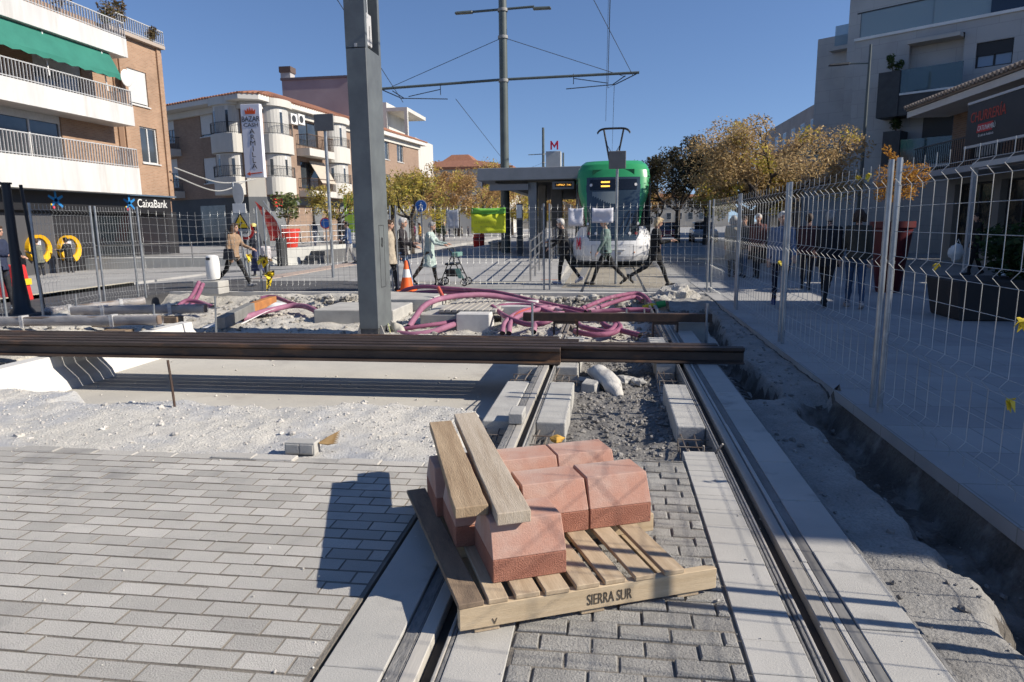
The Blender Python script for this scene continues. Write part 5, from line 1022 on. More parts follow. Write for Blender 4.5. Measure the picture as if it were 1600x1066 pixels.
disc(.26,-.04,mat('sign_red',(.5,.03,.03)),'red_ring'); disc(.18,-.047,WHITE,'white_disc'); text('30',(c_.x-.12,y+.3-.055,c_.z-.075),(1,0,0),(0,0,1),.21,BLACK,t2,'numerals',.001)
def disc_sign(u,v,Y,r,col,lab,zb,name='round_sign',rim=None):
    c=AY(u,v,Y); t=thing(name,lab,'sign',(c.x,Y,zb)); MB().tube([(c.x,Y,zb),(c.x,Y,c.z)],.03,8).build('pole',STEEL,t); D=lambda r,dy,m,nm:MB().prism([(r*math.cos(a),r*math.sin(a)) for a in np.linspace(0,2*PI,26,endpoint=False)],(c.x,Y+dy,c.z),(1,0,0),(0,0,1),(0,-.008,0)).build(nm,m,t)
    if rim: D(r,-.035,rim,'rim'); D(r*.82,-.044,col,'sign_face')
    else: D(r,-.035,WHITE,'rim'); D(r*.94,-.044,col,'sign_face')
    return t,c
SB=mat('sign_blue',(.02,.10,.34)); t,c=disc_sign(658,322,27,.24,SB,'round blue pedestrian sign right of the column',0.)
w_=MB(); yy=26.945; w_.tube([(c.x,yy,c.z+.13),(c.x,yy,c.z+.135)],.03,8); w_.bar((c.x,yy,c.z+.09),(c.x-.01,yy,c.z-.03),.01,.05); w_.bar((c.x-.01,yy,c.z-.03),(c.x-.08,yy,c.z-.16),.01,.03); w_.bar((c.x,yy,c.z-.03),(c.x+.06,yy,c.z-.16),.01,.03); w_.bar((c.x,yy,c.z+.07),(c.x-.08,yy,c.z),.01,.025); w_.bar((c.x,yy,c.z+.07),(c.x+.08,yy,c.z+.01),.01,.025); w_.build('walker_symbol',WHITE,t)
disc_sign(509,349,26,.22,SB,'blue and red round no parking sign near the terrace railing',-.05,rim=mat('sign_red',(.5,.03,.03)))
def streetlamp(x,y,h,arm,lab,zb=0.):
    t=thing('street_lamp',lab,'street lamp',(x,y,zb),0,'street lamps'); MB().tube([(x,y,zb),(x,y,zb+h)],[.09,.05],10).build('pole',POLEG,t); MB().tube([(x,y,zb+h-.7),(x+arm*.6,y,zb+h-.68)],.03,7).build('arm',POLEG,t); s=1 if arm>0 else -1
    MB().hexa([(x+arm*.5,y-.1,zb+h-.72),(x+arm,y-.12,zb+h-.74),(x+arm,y+.12,zb+h-.74),(x+arm*.5,y+.1,zb+h-.72)],[(x+arm*.5,y-.07,zb+h-.63),(x+arm,y-.08,zb+h-.68),(x+arm,y+.08,zb+h-.68),(x+arm*.5,y+.07,zb+h-.63)]).build('lamp_head',DKGREY,t,bevel=.01); return t
p=AY(1346,270,30); tz=AY(1351,70,30).z; streetlamp(p.x,30,tz,-1.5,'tall street lamp with one arm rising above the right-hand tree')
a=footg(36,490); bz=thing('lamp_column','black lamp column with a flared foot at the left edge','lamp post',a); bt=AY(20,286,a[1]).z-a[2]
MB().lathe([(.22,0),(.2,.05),(.15,.12),(.12,.45),(.095,.7),(.08,1.4),(.075,bt)],a,14).build('column_shaft',mat('post_black',(.012,.014,.02),None,rough=.4),bz); c=MB()
for k in range(4): c.tube(smooth_path([(a[0],a[1],a[2]+bt-.05),(a[0]-.5,a[1]-.1,a[2]+bt+.05+.05*k),(a[0]-1.6,a[1]-.3,a[2]+bt-.15+.12*k)],4),.014,5)
c.build('cables',BLACK,bz); MB().lathe([(.1,0),(.1,.03)],(a[0],a[1],a[2]+bt-.02),14).build('cap',BLACK,bz)
c2=MB().tube([(a[0]+.28,a[1]+.2,a[2]),(a[0]+.12,a[1]+.2,a[2]+2.4)],.03,8); tag(c2.build('thin_post',BLACK),'thin black post beside the flared lamp column','post')
# ================================================================ buildings
BR=mat('brick_orange',(.37,.225,.145),(.29,.17,.105),.7,.9,brick=(.26,.075,.012,(.33,.25,.18))); BRD=mat('brick_brown',(.31,.215,.155),(.25,.165,.12),.6,.9,brick=(.26,.075,.012,(.25,.19,.15)))
MARB=mat('marble_white',(.58,.575,.555),(.47,.465,.455),.9,.5,stain=((.36,.335,.30),.8,.56,.8),stretch=(1.6,1.6,.3)); RENDW=mat('white_render',(.56,.54,.495),(.49,.475,.435),.6,.85,stain=((.38,.36,.33),.5,.58,.8),stretch=(1.5,1.5,.3)); SHOPB=mat('shop_black',(.028,.028,.031),(.02,.02,.023),.6,.35); FRW=mat('frame_white',(.56,.56,.55),None,rough=.45); SHUT=mat('shutter_white',(.56,.56,.55),(.49,.49,.48),9,.6); RAILG=mat('railing_grey',(.47,.475,.48),(.4,.405,.41),5,.5); TILE=mat('roof_tile',(.33,.15,.085),(.22,.095,.06),3,.85,fine=.2); WGL=mat('window_glass',(.025,.032,.04),(.06,.07,.08),.5,.06,spec=.9); CURT=mat('curtain_pale',(.50,.49,.46),(.40,.39,.37),3,.9,stretch=(9,9,.4))
Z3=Vector((0,0,1))
class Fac: # a facade plane: o = foot of its left end seen from outside, u = direction to the right, n = outward normal
    def __init__(s,o,u,par): s.o=Vector(o); s.u=Vector((u[0],u[1],0)).normalized(); s.n=s.u.cross(Z3).normalized(); s.par=par
    def p(s,a,z,d=0): q=s.o+s.u*a+s.n*d; return Vector((q.x,q.y,z))
    def wall(s,a0,a1,z0,z1,m,holes=(),name='wall',dep=.18):
        b=MB(); X=sorted({a0,a1,*[h[0] for h in holes],*[h[1] for h in holes]}); Zs=sorted({z0,z1,*[h[2] for h in holes],*[h[3] for h in holes]})
        X=[x for x in X if a0<=x<=a1]; Zs=[z for z in Zs if z0<=z<=z1]
        for i in range(len(X)-1):
            for j in range(len(Zs)-1):
                cx,cz=(X[i]+X[i+1])/2,(Zs[j]+Zs[j+1])/2
                if any(h[0]<cx<h[1] and h[2]<cz<h[3] for h in holes): continue
                b.quad(s.p(X[i],Zs[j]),s.p(X[i+1],Zs[j]),s.p(X[i+1],Zs[j+1]),s.p(X[i],Zs[j+1]))
        for h in holes:
            c=[(h[0],h[2]),(h[1],h[2]),(h[1],h[3]),(h[0],h[3])]
            for k in range(4): A,B=c[k],c[(k+1)%4]; b.quad(s.p(*A),s.p(*B),s.p(*B,-dep),s.p(*A,-dep))
        return b.build(name,m,s.par,fixn=False)
    def box(s,a0,a1,z0,z1,d0,d1,m,name,bev=0,par=None):
        return MB().ob(s.p(a0,z0,d0),s.u*(a1-a0),s.n*(d1-d0),Z3*(z1-z0)).build(name,m,par or s.par,bevel=bev)
    def win(s,h,mull=1,m=None,gl=None,fw=.06,dep=.15,shut=0,name='window',sill=True):
        m=m or FRW; b=MB(); a0,a1,z0,z1=h
        def bx(x0,x1,y0,y1,d0=-dep,d1=-dep+.07): b.ob(s.p(x0,y0,d0),s.u*(x1-x0),s.n*(d1-d0),Z3*(y1-y0))
        bx(a0,a1,z0,z0+fw); bx(a0,a1,z1-fw,z1); bx(a0,a0+fw,z0+fw,z1-fw); bx(a1-fw,a1,z0+fw,z1-fw)
        for k in range(mull): x=a0+(a1-a0)*(k+1)/(mull+1); bx(x-fw*.6,x+fw*.6,z0+fw,z1-fw)
        f=b.build(name,m,s.par); MB().ob(s.p(a0+fw,z0+fw,-dep+.01),s.u*(a1-a0-2*fw),s.n*.02,Z3*(z1-z0-2*fw)).build('pane',gl or WGL,f)
        if shut: MB().ob(s.p(a0+.02,z1-(z1-z0)*shut,-dep+.08),s.u*(a1-a0-.04),s.n*.02,Z3*((z1-z0)*shut)).build('shutter',SHUT,f)
        if sill: MB().ob(s.p(a0-.06,z0-.06,-.1),s.u*(a1-a0+.12),s.n*.17,Z3*.055).build('sill',MARB,f)
        return f
    def bal(s,a0,a1,z0,z1,d,zr,m=MARB,rm=RAILG,step=.16,name='balcony',bars=True):
        b=MB().ob(s.p(a0,z0,.003),s.u*(a1-a0),s.n*d,Z3*.16); b.ob(s.p(a0,z0+.16,d-.10),s.u*(a1-a0),s.n*.10,Z3*(z1-z0-.16))
        for e in (a0,a1-.1): b.ob(s.p(e,z0+.16,.003),s.u*.1,s.n*(d-.103),Z3*(z1-z0-.16))
        o=b.build(name,m,s.par)
        if zr>z1:
            r=MB(); dd=d-.05; r.bar(s.p(a0,zr,dd),s.p(a1,zr,dd),.05,.04); r.bar(s.p(a0,z1+.07,dd),s.p(a1,z1+.07,dd),.04,.03)
            for e in (a0+.03,a1-.03): r.bar(s.p(e,zr,.02),s.p(e,zr,dd),.05,.04)
            k=int((a1-a0)/step)
            for i in range(k+1): a=a0+.03+(a1-a0-.06)*i/k; r.bar(s.p(a,z1,dd),s.p(a,zr,dd),.05 if step>.14 else .02,.02)
            for e in (a0+.03,a1-.03):
                for i in range(1,int(d/step)): r.bar(s.p(e,z1,d*i/int(d/step)),s.p(e,zr,d*i/int(d/step)),.05 if step>.14 else .02,.02)
            r.build('balcony_railing',rm,o)
        return o
def shell(par,poly,z0,z1,m,name='roof_slab',cap=True): # solid core behind the facades
    n=len(poly); b=MB(); b.add([(x,y,z0) for x,y in poly]+[(x,y,z1) for x,y in poly],[tuple(range(n))[::-1],tuple(range(n,2*n))]+[(i,(i+1)%n,(i+1)%n+n,i+n) for i in range(n)]); return b.build(name,m,par)
# ---------------- bank building on the left (facade faces the street, +X)
bb=thing('corner_bank_building','brick apartment block with white marble balconies and a black bank front at the left edge','building',(-23,28,-.6))
f=Fac((-23,8,0),(0,1,0),bb)   # right = away from the camera
L=lambda u,v:AX(u,v,-23).y-8
zg=zl(-23)-.05; aE=AX(272,300,-23).y-8; aB=AX(223,300,-21.8).y-8; aC=aB+.3
z1b,z1t=3.1,4.3; z2b,z2t=6.2,7.05; z3b,z3t=9.2,10.0; ztop=10.8
w1=(L(71,0)-.3,L(71,0)+2.9,4.3,6.35); cw=(L(226,0)-.1,L(226,0)+1.9,7.9,9.75); cw1=(L(236,0)-.5,L(236,0)+1.2,4.85,6.4)
holes=[(aB-6.3,aB-3.1,4.3,6.35),(aB-14,aB-11,4.3,6.35),(aC+1.1,aC+2.5,7.5,9.15),(aC+1.6,aC+2.9,4.75,6.5)]
up=[(aB-12.5,aB-10.2,7.2,9.2),(aB-8.8,aB-6.,7.2,9.2),(aB-4.2,aB-1.6,7.2,9.2)]
f.wall(0,aC,z1b,ztop-.3,BR,holes[:2]+up,'brick_wall'); f.wall(aC,aE,z1b-.05,ztop,BR,holes[2:],'corner_brick_wall')
shell(bb,[(-23.2,8),(-23.2,8+aE-.02),(-38,8+aE-.02),(-38,8)],zg,ztop-.02,mat('brick_flank',(.30,.18,.11),(.25,.14,.09),.6,.9,brick=(.26,.075,.012,(.28,.22,.17))),'building_core')
f.win(holes[0],1,shut=.22); f.win(holes[1],1,shut=.5); f.win(holes[2],0,shut=.94); f.win(holes[3],1)
for k,h in enumerate(up): f.win(h,1,m=DKGREY,sill=False,shut=(0,.35,.6)[k])
for a in (aC+.5,aC+3.4): f.box(a,a+.28,z1b,ztop-.2,-.12,.09,BR,'brick_pier')
f.box(aC+.02,aC+.36,z1b,ztop-.3,.0,.07,mat('drainpipe_brown',(.2,.12,.075)),'downpipe')
f.bal(0,aB,z1b,z1t,1.15,5.15); f.bal(0,aB,z2b,z2t,1.15,7.75); f.bal(0,aB,z3b,z3t,1.15,10.68)
f.bal(aB+.02,aE,10.55,10.72,.25,11.4,m=mat('coping',(.36,.3,.25)),name='roof_parapet')
AW=mat('awning_green',(.028,.175,.13),(.022,.145,.108),1.3,.8); b=MB(); n=60; a0,a1=0,aB-1.0
for i in range(n+1):
    a=a0+(a1-a0)*i/n; sc=.07*abs(math.sin(i*1.57)); wv=.03*math.sin(i*.55)
    b.v+= [f.p(a,9.18,.95),f.p(a,8.6,1.22+wv),f.p(a,8.25,1.38+wv),f.p(a,8.02+sc,1.40)]
for i in range(n):
    for j in range(3): b.f.append((i*4+j,i*4+4+j,i*4+5+j,i*4+1+j)); b.m.append(0); b.sm.append(False)
aw=b.build('awning',AW,bb,fixn=False); aw.modifiers.new('t','SOLIDIFY').thickness=.01
for k in range(5): a=aB-1.5-k*3.2; MB().tube([f.p(a,9.15,1.0),f.p(a,7.5,1.1)],.03,6).build('awning_post',FRW,aw)
sd_=MB().lathe([(.0,0),(.2,.03),(.36,.09),(.38,.1)],(0,0,0),20,0,True,False); sd_.v=[tuple(f.p(aC+.45+v[0],8.5+v[1]*1.0,.5-v[2]*1.)) for v in sd_.v]; dsh=sd_.build('satellite_dish',WHITE,bb); dsh.modifiers.new('t','SOLIDIFY').thickness=.02; MB().tube([f.p(aC+.45,8.5,.0),f.p(aC+.45,8.5,.45)],.025,6).build('dish_arm',STEEL,dsh)
# ground floor: black front, sign band, cash machines
f.box(0,aE,zg,2.35,-.05,.0,SHOPB,'shop_front'); f.box(0,aE-.9,2.3,3.08,.02,.35,mat('sign_band',(.016,.016,.018),None,rough=.4),'sign_band'); f.box(0,aE-.6,3.08,3.15,.02,.5,mat('band_edge',(.09,.13,.18),None,rough=.3),'band_edge')
f.box(aB-12.5,aB-4.2,zg,2.2,.0,.03,mat('grey_shutter',(.075,.075,.08),(.06,.06,.065),.6,.5),'grey_cladding')
f.box(aE-6.2,aE-3.6,zg,2.2,.0,.02,GLASS,'entrance_glazing'); f.box(aE-3.2,aE-.8,zg,2.1,.0,.02,mat('door_dark',(.02,.02,.024),None,rough=.2),'entrance_door')
def star(a,z,s,par):
    BL=mat('logo_blue',(.01,.16,.42)); b=MB()
    for ang,l in ((90,.9),(25,1.),(-40,1.),(-140,.75),(155,1.)):
        t=R(ang); d=f.u*math.cos(t)+Z3*math.sin(t); w=(f.u*-math.sin(t)+Z3*math.cos(t)); c=f.p(a,z,.352); b.add([c+w*.16*s,c-w*.16*s,c-w*.1*s+d*l*s,c+w*.13*s+d*l*s],[(0,1,2,3)])
    o=b.build('logo_star',BL,par,fixn=False); c=f.p(a-.35*s,z-.7*s,.354); MB().ball(c,(.02,.16*s,.14*s),10,6).build('logo_dot_red',MR,o); MB().ball(f.p(a-.62*s,z-.42*s,.354),(.02,.1*s,.1*s),10,6).build('logo_dot_yellow',mat('logo_yellow',(.65,.42,.02)),o)
a1_=AX(205,322,-22.65).y-8; a2_=AX(88,318,-22.65).y-8
star(a1_-.1,2.72,.42,bb); star(a2_,2.72,.42,bb); text('CaixaBank',f.p(a1_+.45,2.55,.352),f.u,Z3,.56,WHITE,bb,'sign_text',.004,sx=.95)
RY=mat('ring_yellow',(.72,.40,.012),None,rough=.4)
for k,u in enumerate((58,106)):
    c=AX(u,389,-22.95); a=c.y-8; zc=c.z; b=MB(); seg=26
    for i in range(seg+1):
        t=R(-70+ (305)*i/seg); ro,ri=.57,.37+.08*math.cos(t-1.); P=lambda r,d:f.p(a+r*math.cos(t)*1.02,zc+r*math.sin(t),d)
        b.v+= [P(ri,.03),P(ro,.03),P(ro,.22),P(ri,.16)]
    for i in range(seg):
        for j in range(4): b.f.append((i*4+j,i*4+(j+1)%4,i*4+4+(j+1)%4,i*4+4+j)); b.m.append(0); b.sm.append(False)
    b.f+= [(0,1,2,3),(seg*4+3,seg*4+2,seg*4+1,seg*4)]; b.m+=[0,0]; b.sm+=[False,False]
    at=thing('cash_machine',('yellow-ringed cash machine, left of the two','yellow-ringed cash machine, right of the two')[k],'cash machine',tuple(f.p(a,zc,.03)),0,'cash machines in the bank front'); b.build('yellow_ring',RY,at); MB().ob(f.p(a-.4,zc-.4,.032),f.u*.8,f.n*.06,Z3*.8).build('machine_panel',mat('machine_grey',(.08,.08,.09)),at,bevel=.02); MB().ob(f.p(a-.3,zc-.0,.09),f.u*.45,f.n*.03,Z3*.32).build('screen',mat('atm_screen',(.5,.5,.52)),at)
# roof plants
LFG=leafmat('leaf_green',[(.03,.06,.018),(.055,.09,.03),(.10,.13,.045)]); LFD=leafmat('leaf_dry',[(.12,.08,.045),(.2,.14,.07),(.10,.10,.04)])
def leafcloud(b,c,r,n,s,rnd,droop=0.,flat=1.):
    for _ in range(n):
        while True:
            d=Vector((rnd.uniform(-1,1),rnd.uniform(-1,1),rnd.uniform(-1,1)))
            if d.length<1: break
        p=Vector(c)+Vector((d.x*r,d.y*r,d.z*r*flat)); a=rnd.random()*6.28; t=rnd.uniform(-.9,.9); u=Vector((math.cos(a),math.sin(a),t-droop)).normalized(); w=u.cross(Vector((rnd.uniform(-1,1),rnd.uniform(-1,1),rnd.uniform(-1,1)))).normalized(); q=s*rnd.uniform(.6,1.4)
        b.add([p-u*q,p+w*q*.42,p+u*q,p-w*q*.42],[(0,1,2,3)])
def shrub(c,r,h,lab,lm,n=500,s=.07,name='shrub',seed=1,group=None,stems=5):
    rnd=random.Random(seed); t=thing(name,lab,'shrub',tuple(c),0,group); b=MB(); st=MB()
    for k in range(stems):
        a=rnd.random()*6.28; q=Vector((math.cos(a)*r*rnd.uniform(.2,.8),math.sin(a)*r*rnd.uniform(.2,.8),h*rnd.uniform(.55,1.))); st.tube([Vector(c),Vector(c)+q*.5+Vector((0,0,.05)),Vector(c)+q],[.02,.014,.006],5); leafcloud(b,Vector(c)+q,r*.45,n//stems//2,s,rnd); leafcloud(b,Vector(c)+q*.6,r*.5,n//stems//2,s,rnd)
    b.build('foliage',lm,t,fixn=False); st.build('stem',mat('bark_brown',(.10,.07,.05),(.06,.045,.035),9,.9),t); return t
for i,(u,v,r,h,lm,lab) in enumerate(((95,8,.9,1.0,LFD,'dry brown plants trailing over the roof railing, left clump'),(165,38,.6,.9,LFD,'dry plants on the roof railing, middle clump'),(190,18,.35,1.3,LFD,'tall thin plant standing up from the roof railing'),(166,42,.35,.4,LFG,'small green plant hanging through the roof railing'),(232,48,.4,.6,LFD,'low dry plant at the right end of the roof terrace'))):
    p=AX(u,v,-22.9); shrub((p.x,p.y,10.7),r,h,lab,lm,420,.075,'roof_plant',i+3,'plants on the bank roof')
# ---------------- bazaar corner building
bz_=thing('corner_building','three-storey brown brick building with rounded white bays and a tiled roof','building',(-24,50,.18))
Pa=(AY(255,200,50.2).x,50.2);Pb=(AY(380,200,45.6).x,45.6);Pc=(AY(409,200,46.1).x,46.1);Pd=(AY(653,218,74).x,74.)
z0,ze=.18,10.05
shell(bz_,[(Pa[0]+.1,50.4),(Pb[0],45.85),(Pc[0]-.15,46.3),(Pd[0]-.25,74),(-36,76),(-42,54)],z0,ze,BRD,'building_core')
fl=Fac((*Pa,0),(Pb[0]-Pa[0],Pb[1]-Pa[1]),bz_); fr=Fac((*Pc,0),(Pd[0]-Pc[0],Pd[1]-Pc[1]),bz_); fc=Fac((*Pb,0),(Pc[0]-Pb[0],Pc[1]-Pb[1]),bz_)
LL=math.hypot(Pb[0]-Pa[0],Pb[1]-Pa[1]); LR=math.hypot(Pd[0]-Pc[0],Pd[1]-Pc[1]); LC=math.hypot(Pc[0]-Pb[0],Pc[1]-Pb[1])
hl_=[(.4,1.5,4.6,6.7),(.4,1.5,7.9,9.8),(5.0,6.6,4.7,6.5),(5.0,6.6,8.0,9.7)]
hr=[(4.6,7.4,4.4,6.4),(4.6,7.4,7.6,9.4),(16,17.6,4.6,6.4),(16,17.6,7.8,9.5),(19,20.6,4.6,6.4),(19,20.6,7.8,9.5),(22.5,24,4.6,6.4),(22.5,24,7.8,9.5)]
fl.wall(0,LL,3.6,ze,BRD,hl_,'brick_wall'); fr.wall(0,LR,3.6,ze,BRD,hr,'brick_wall'); fc.wall(0,LC,3.6,ze,RENDW,[],'corner_strip')
for i,h in enumerate(hl_): fl.win(h,0 if i>1 else 1,shut=.9 if i>1 else .5)
for h in hr: fr.win(h,1,m=DKGREY if h[0]<5 else FRW,sill=h[0]>5)
def bay(F,a,w,dep,zs,lab=''):
    n=14; pts=[]
    for i in range(n+1): t=PI*i/n; pts.append((a+w/2-w/2*math.cos(t),dep*math.sin(t)**.6))
    def ring(z0,z1,k,m,nm,par=None,inset=0.):
        b=MB(); P=[(a+w/2+(x-a-w/2)*(1-inset/w*2),max(.0,d-inset)) for x,d in pts]
        lo=[F.p(x,z0,d) for x,d in P]; hi=[F.p(x,z1,d) for x,d in P]; m_=len(P); b.add(lo+hi,[tuple(range(m_))[::-1],tuple(range(m_,2*m_))]+[(i,(i+1)%m_,(i+1)%m_+m_,i+m_) for i in range(m_)]); return b.build(nm,m,par or F.par)
    for (za,zb,zc) in zs:
        band=ring(za,zb,0,RENDW,'bay_band'); g_=ring(zb+.01,zc,0,FRW,'bay_window',inset=.22)
        b=MB(); 
        for i in range(1,n):
            if i%2==0: continue
            x,d=pts[i]; q=F.p(a+w/2+(x-a-w/2)*.88,0,d-.2)
            # glass lights set on the bay
        for i in range(1,n-1):
            (xa,da),(xb,db)=pts[i],pts[i+1]; s_=lambda x:a+w/2+(x-a-w/2)*(1-.44/w); A=F.p(s_(xa),0,max(0,da-.205)); B=F.p(s_(xb),0,max(0,db-.205)); e=(B-A)*.08
            if (i+int(za)*2)%5==2: b.add([A+e+Z3*(zb+.15),B-e+Z3*(zb+.15),B-e+Z3*(zc-.35),A+e+Z3*(zc-.35)],[(0,1,2,3)])
            else: b.add([A+e*.4+Z3*(zb+.1),B-e*.4+Z3*(zb+.1),B-e*.4+Z3*(zc-.1),A+e*.4+Z3*(zc-.1)],[(0,1,2,3)],1)
        b.build('bay_lights',[WGL,CURT],g_,fixn=False)
        r=MB()
        for zz in (zb+.08,zb+.75): r.tube([F.p(x,zz,d-.04) for x,d in pts],.018,4,0,False)
        for i in range(n*2+1): t=PI*i/(2*n); x,d=(a+w/2-w/2*math.cos(t),dep*math.sin(t)**.6); r.tube([F.p(x,zb,d-.04),F.p(x,zb+.75,d-.04)],.011,4,0,False)
        r.build('bay_railing',DKGREY,band)
    ring(zs[-1][2],zs[-1][2]+.5,0,RENDW,'bay_top')
lev=[(3.75,4.95,6.55),(6.6,7.85,9.75)]
bay(fl,LL-2.9,2.75,1.15,lev); bay(fr,.03,2.75,1.15,lev); bay(fr,8.5,2.9,1.1,lev)
for a,m in ((4.2,None),):
    for zb,zt,zr_ in ((3.75,4.2,5.1),(6.75,7.3,8.3)): fr.bal(a,a+3.7,zb,zt,1.1,zr_,m=RENDW,rm=mat('railing_brown',(.10,.065,.045)),step=.12)
for zb in (3.75,6.85): fl.bal(.1,2.2,zb,zb+.5,.9,zb+1.35,m=RENDW,rm=DKGREY,step=.12)
ac=thing('air_conditioner','white air conditioner units on the brick wall right of the upper bay','air conditioner',tuple(fr.p(3.2,8.9,.4)))
for k,(a,z) in enumerate(((2.95,8.9),(3.95,9.0))):
    o=MB().ob(fr.p(a,z,.1),fr.u*.85,fr.n*.4,Z3*.75).build('unit_case',WHITE,ac,bevel=.02); MB().tube([fr.p(a+.35,z+.38,.5),fr.p(a+.35,z+.38,.515)],.27,16).build('fan_grille',DKGREY,o)
tg=MB(); tg.ob(fr.p(6.2,4.2,.9),fr.u*2.,fr.n*.05,Z3*1); 
aws=MB().hexa([fr.p(5.6,6.5,.15),fr.p(7.8,6.5,.15),fr.p(7.8,6.52,.12),fr.p(5.6,6.52,.12)],[fr.p(5.6,4.8,1.2),fr.p(7.8,4.8,1.2),fr.p(7.8,4.82,1.17),fr.p(5.6,4.82,1.17)]).build('beige_awning',mat('awning_beige',(.46,.40,.33),(.4,.35,.29),2,.9),bz_)
# eaves, roof
def offs(P,c,k): return [(p[0]+(p[0]-c[0])/math.hypot(p[0]-c[0],p[1]-c[1])*k,p[1]+(p[1]-c[1])/math.hypot(p[0]-c[0],p[1]-c[1])*k) for p in P]
pl=[Pa,Pb,Pc,Pd,(-36,76),(-42,54)]; ce=(-30,60)
shell(bz_,offs(pl,ce,.3),ze-.55,ze-.12,RENDW,'cornice'); shell(bz_,offs(pl,ce,1.25),ze-.1,ze+.25,mat('eave_white',(.6,.58,.54),(.52,.5,.47),1,.85),'eave')
A=offs(pl,ce,1.3); b=MB(); n=len(A); ap=[(ce[0]+(x-ce[0])*.25,ce[1]+(y-ce[1])*.25) for x,y in A]; b.add([(x,y,ze+.26) for x,y in A]+[(x,y,ze+2.6) for x,y in ap],[(i,(i+1)%n,(i+1)%n+n,i+n) for i in range(n)]+[tuple(range(n,2*n))]); rf=b.build('tiled_roof',TILE,bz_)
tl=MB()
for i in range(3):
    p0,p1=Vector((*A[i],ze+.27)),Vector((*A[i+1],ze+.27)); q0,q1=Vector((*ap[i],ze+2.62)),Vector((*ap[i+1],ze+2.62)); k=int((p1-p0).length/.32)
    for j in range(k+1): a_=p0.lerp(p1,j/k); b__=q0.lerp(q1,j/k); tl.tube([a_,a_.lerp(b__,.55)],.085,6)
tl.build('tile_ridges',TILE,rf)
# ground floor
SHG=mat('shop_grey',(.17,.18,.19),(.13,.14,.15),.5,.7); fl.box(0,LL,z0,3.6,-.03,.02,mat('shop_dark',(.05,.052,.055),(.035,.036,.04),.7,.6),'ground_floor'); fr.wall(0,LR,z0,3.6,SHG,[(2.2,6.2,z0+.1,3.1),(7.4,10.5,z0+.1,3.1)],'ground_floor',.4); fc.box(0,LC,z0,3.6,-.3,.05,SHG,'corner_pier')
INT=mat('shop_interior',(.10,.095,.085),(.28,.24,.18),1.6,.8)
for h in ((2.2,6.2,z0+.1,3.1),(7.4,10.5,z0+.1,3.1)):
    fw=fr.win(h,3,m=DKGREY,gl=INT,fw=.09,dep=.38,name='shop_window',sill=False)
    for k in range(2): fr.box(h[0]+.5+k*1.6,h[0]+1.7+k*1.6,2.62,2.68,-.36,-.34,mat('shop_light',(.8,.7,.5),emit=(1,.8,.5,1.3)),'ceiling_light',par=fw)
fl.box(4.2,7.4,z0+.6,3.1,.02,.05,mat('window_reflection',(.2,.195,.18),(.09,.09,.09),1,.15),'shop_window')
fr.box(.3,1.2,2.9,3.5,.3,.45,mat('box_red',(.5,.03,.025)),'small_red_sign')
# vertical bazaar sign on the corner
sg=thing('vertical_sign','tall white shop sign with red crown, BAZAR CASH ARMILLA and an arrow','sign',(0,0,0)); 
cY=44.6; a=AY(380,278,cY); b_=AY(407,162,cY); tl_=AY(378.5,162,cY); br_=AY(410.5,278,cY)
sx0,sx1,sz0,sz1=(a.x+tl_.x)/2,(b_.x+br_.x)/2,a.z,b_.z; sg.location=(sx0,cY,sz0); PM[sg.name]=Matrix.Translation(sg.location)
MB().bb(sx0,sx1,cY,cY+.35,sz0,sz1).build('sign_box',mat('sign_white',(.70,.70,.76),(.66,.66,.72),1,.5),sg,bevel=.02)
sw=sx1-sx0; yb_=cY-.012; INK=mat('sign_ink',(.03,.03,.035)); RED=mat('crown_red',(.62,.085,.02)); H_=sz1-sz0
cxs=(sx0+sx1)/2; cr=[(-.42,0),(.42,0),(.46,.42),(.29,.24),(.2,.52),(.09,.26),(0,.6),(-.09,.26),(-.2,.52),(-.29,.24),(-.46,.42)]
MB().prism([(x*sw*.62,z*sw*.55) for x,z in cr],(cxs,yb_,sz1-H_*.135),(1,0,0),(0,0,1),(0,.01,0)).build('crown',RED,sg)
text('BAZAR',(cxs,yb_,sz1-H_*.235),(1,0,0),(0,0,1),sw*.36,INK,sg,'sign_text',.004,'CENTER',sx=.84,bold=.01); text('CASH',(cxs,yb_,sz1-H_*.305),(1,0,0),(0,0,1),sw*.25,INK,sg,'sign_text',.004,'CENTER',sx=1.25,bold=.006)
for k,ch_ in enumerate('ARMILLA'): text(ch_,(cxs+sw*.03,yb_,sz1-H_*(.40+.0795*k)),(1,0,0),(0,0,1),sw*.34,INK,sg,'sign_letter',.004,'CENTER',sx=1.25)
MB().prism([(-.42,0),(-.22,.1),(-.22,.03),(.42,.06),(.42,.015),(-.22,-.03),(-.22,-.1)],(cxs,yb_,sz0+H_*.055),(sw,0,0.04),(0,0,sw),(0,.01,0)).build('arrow',RED,sg)
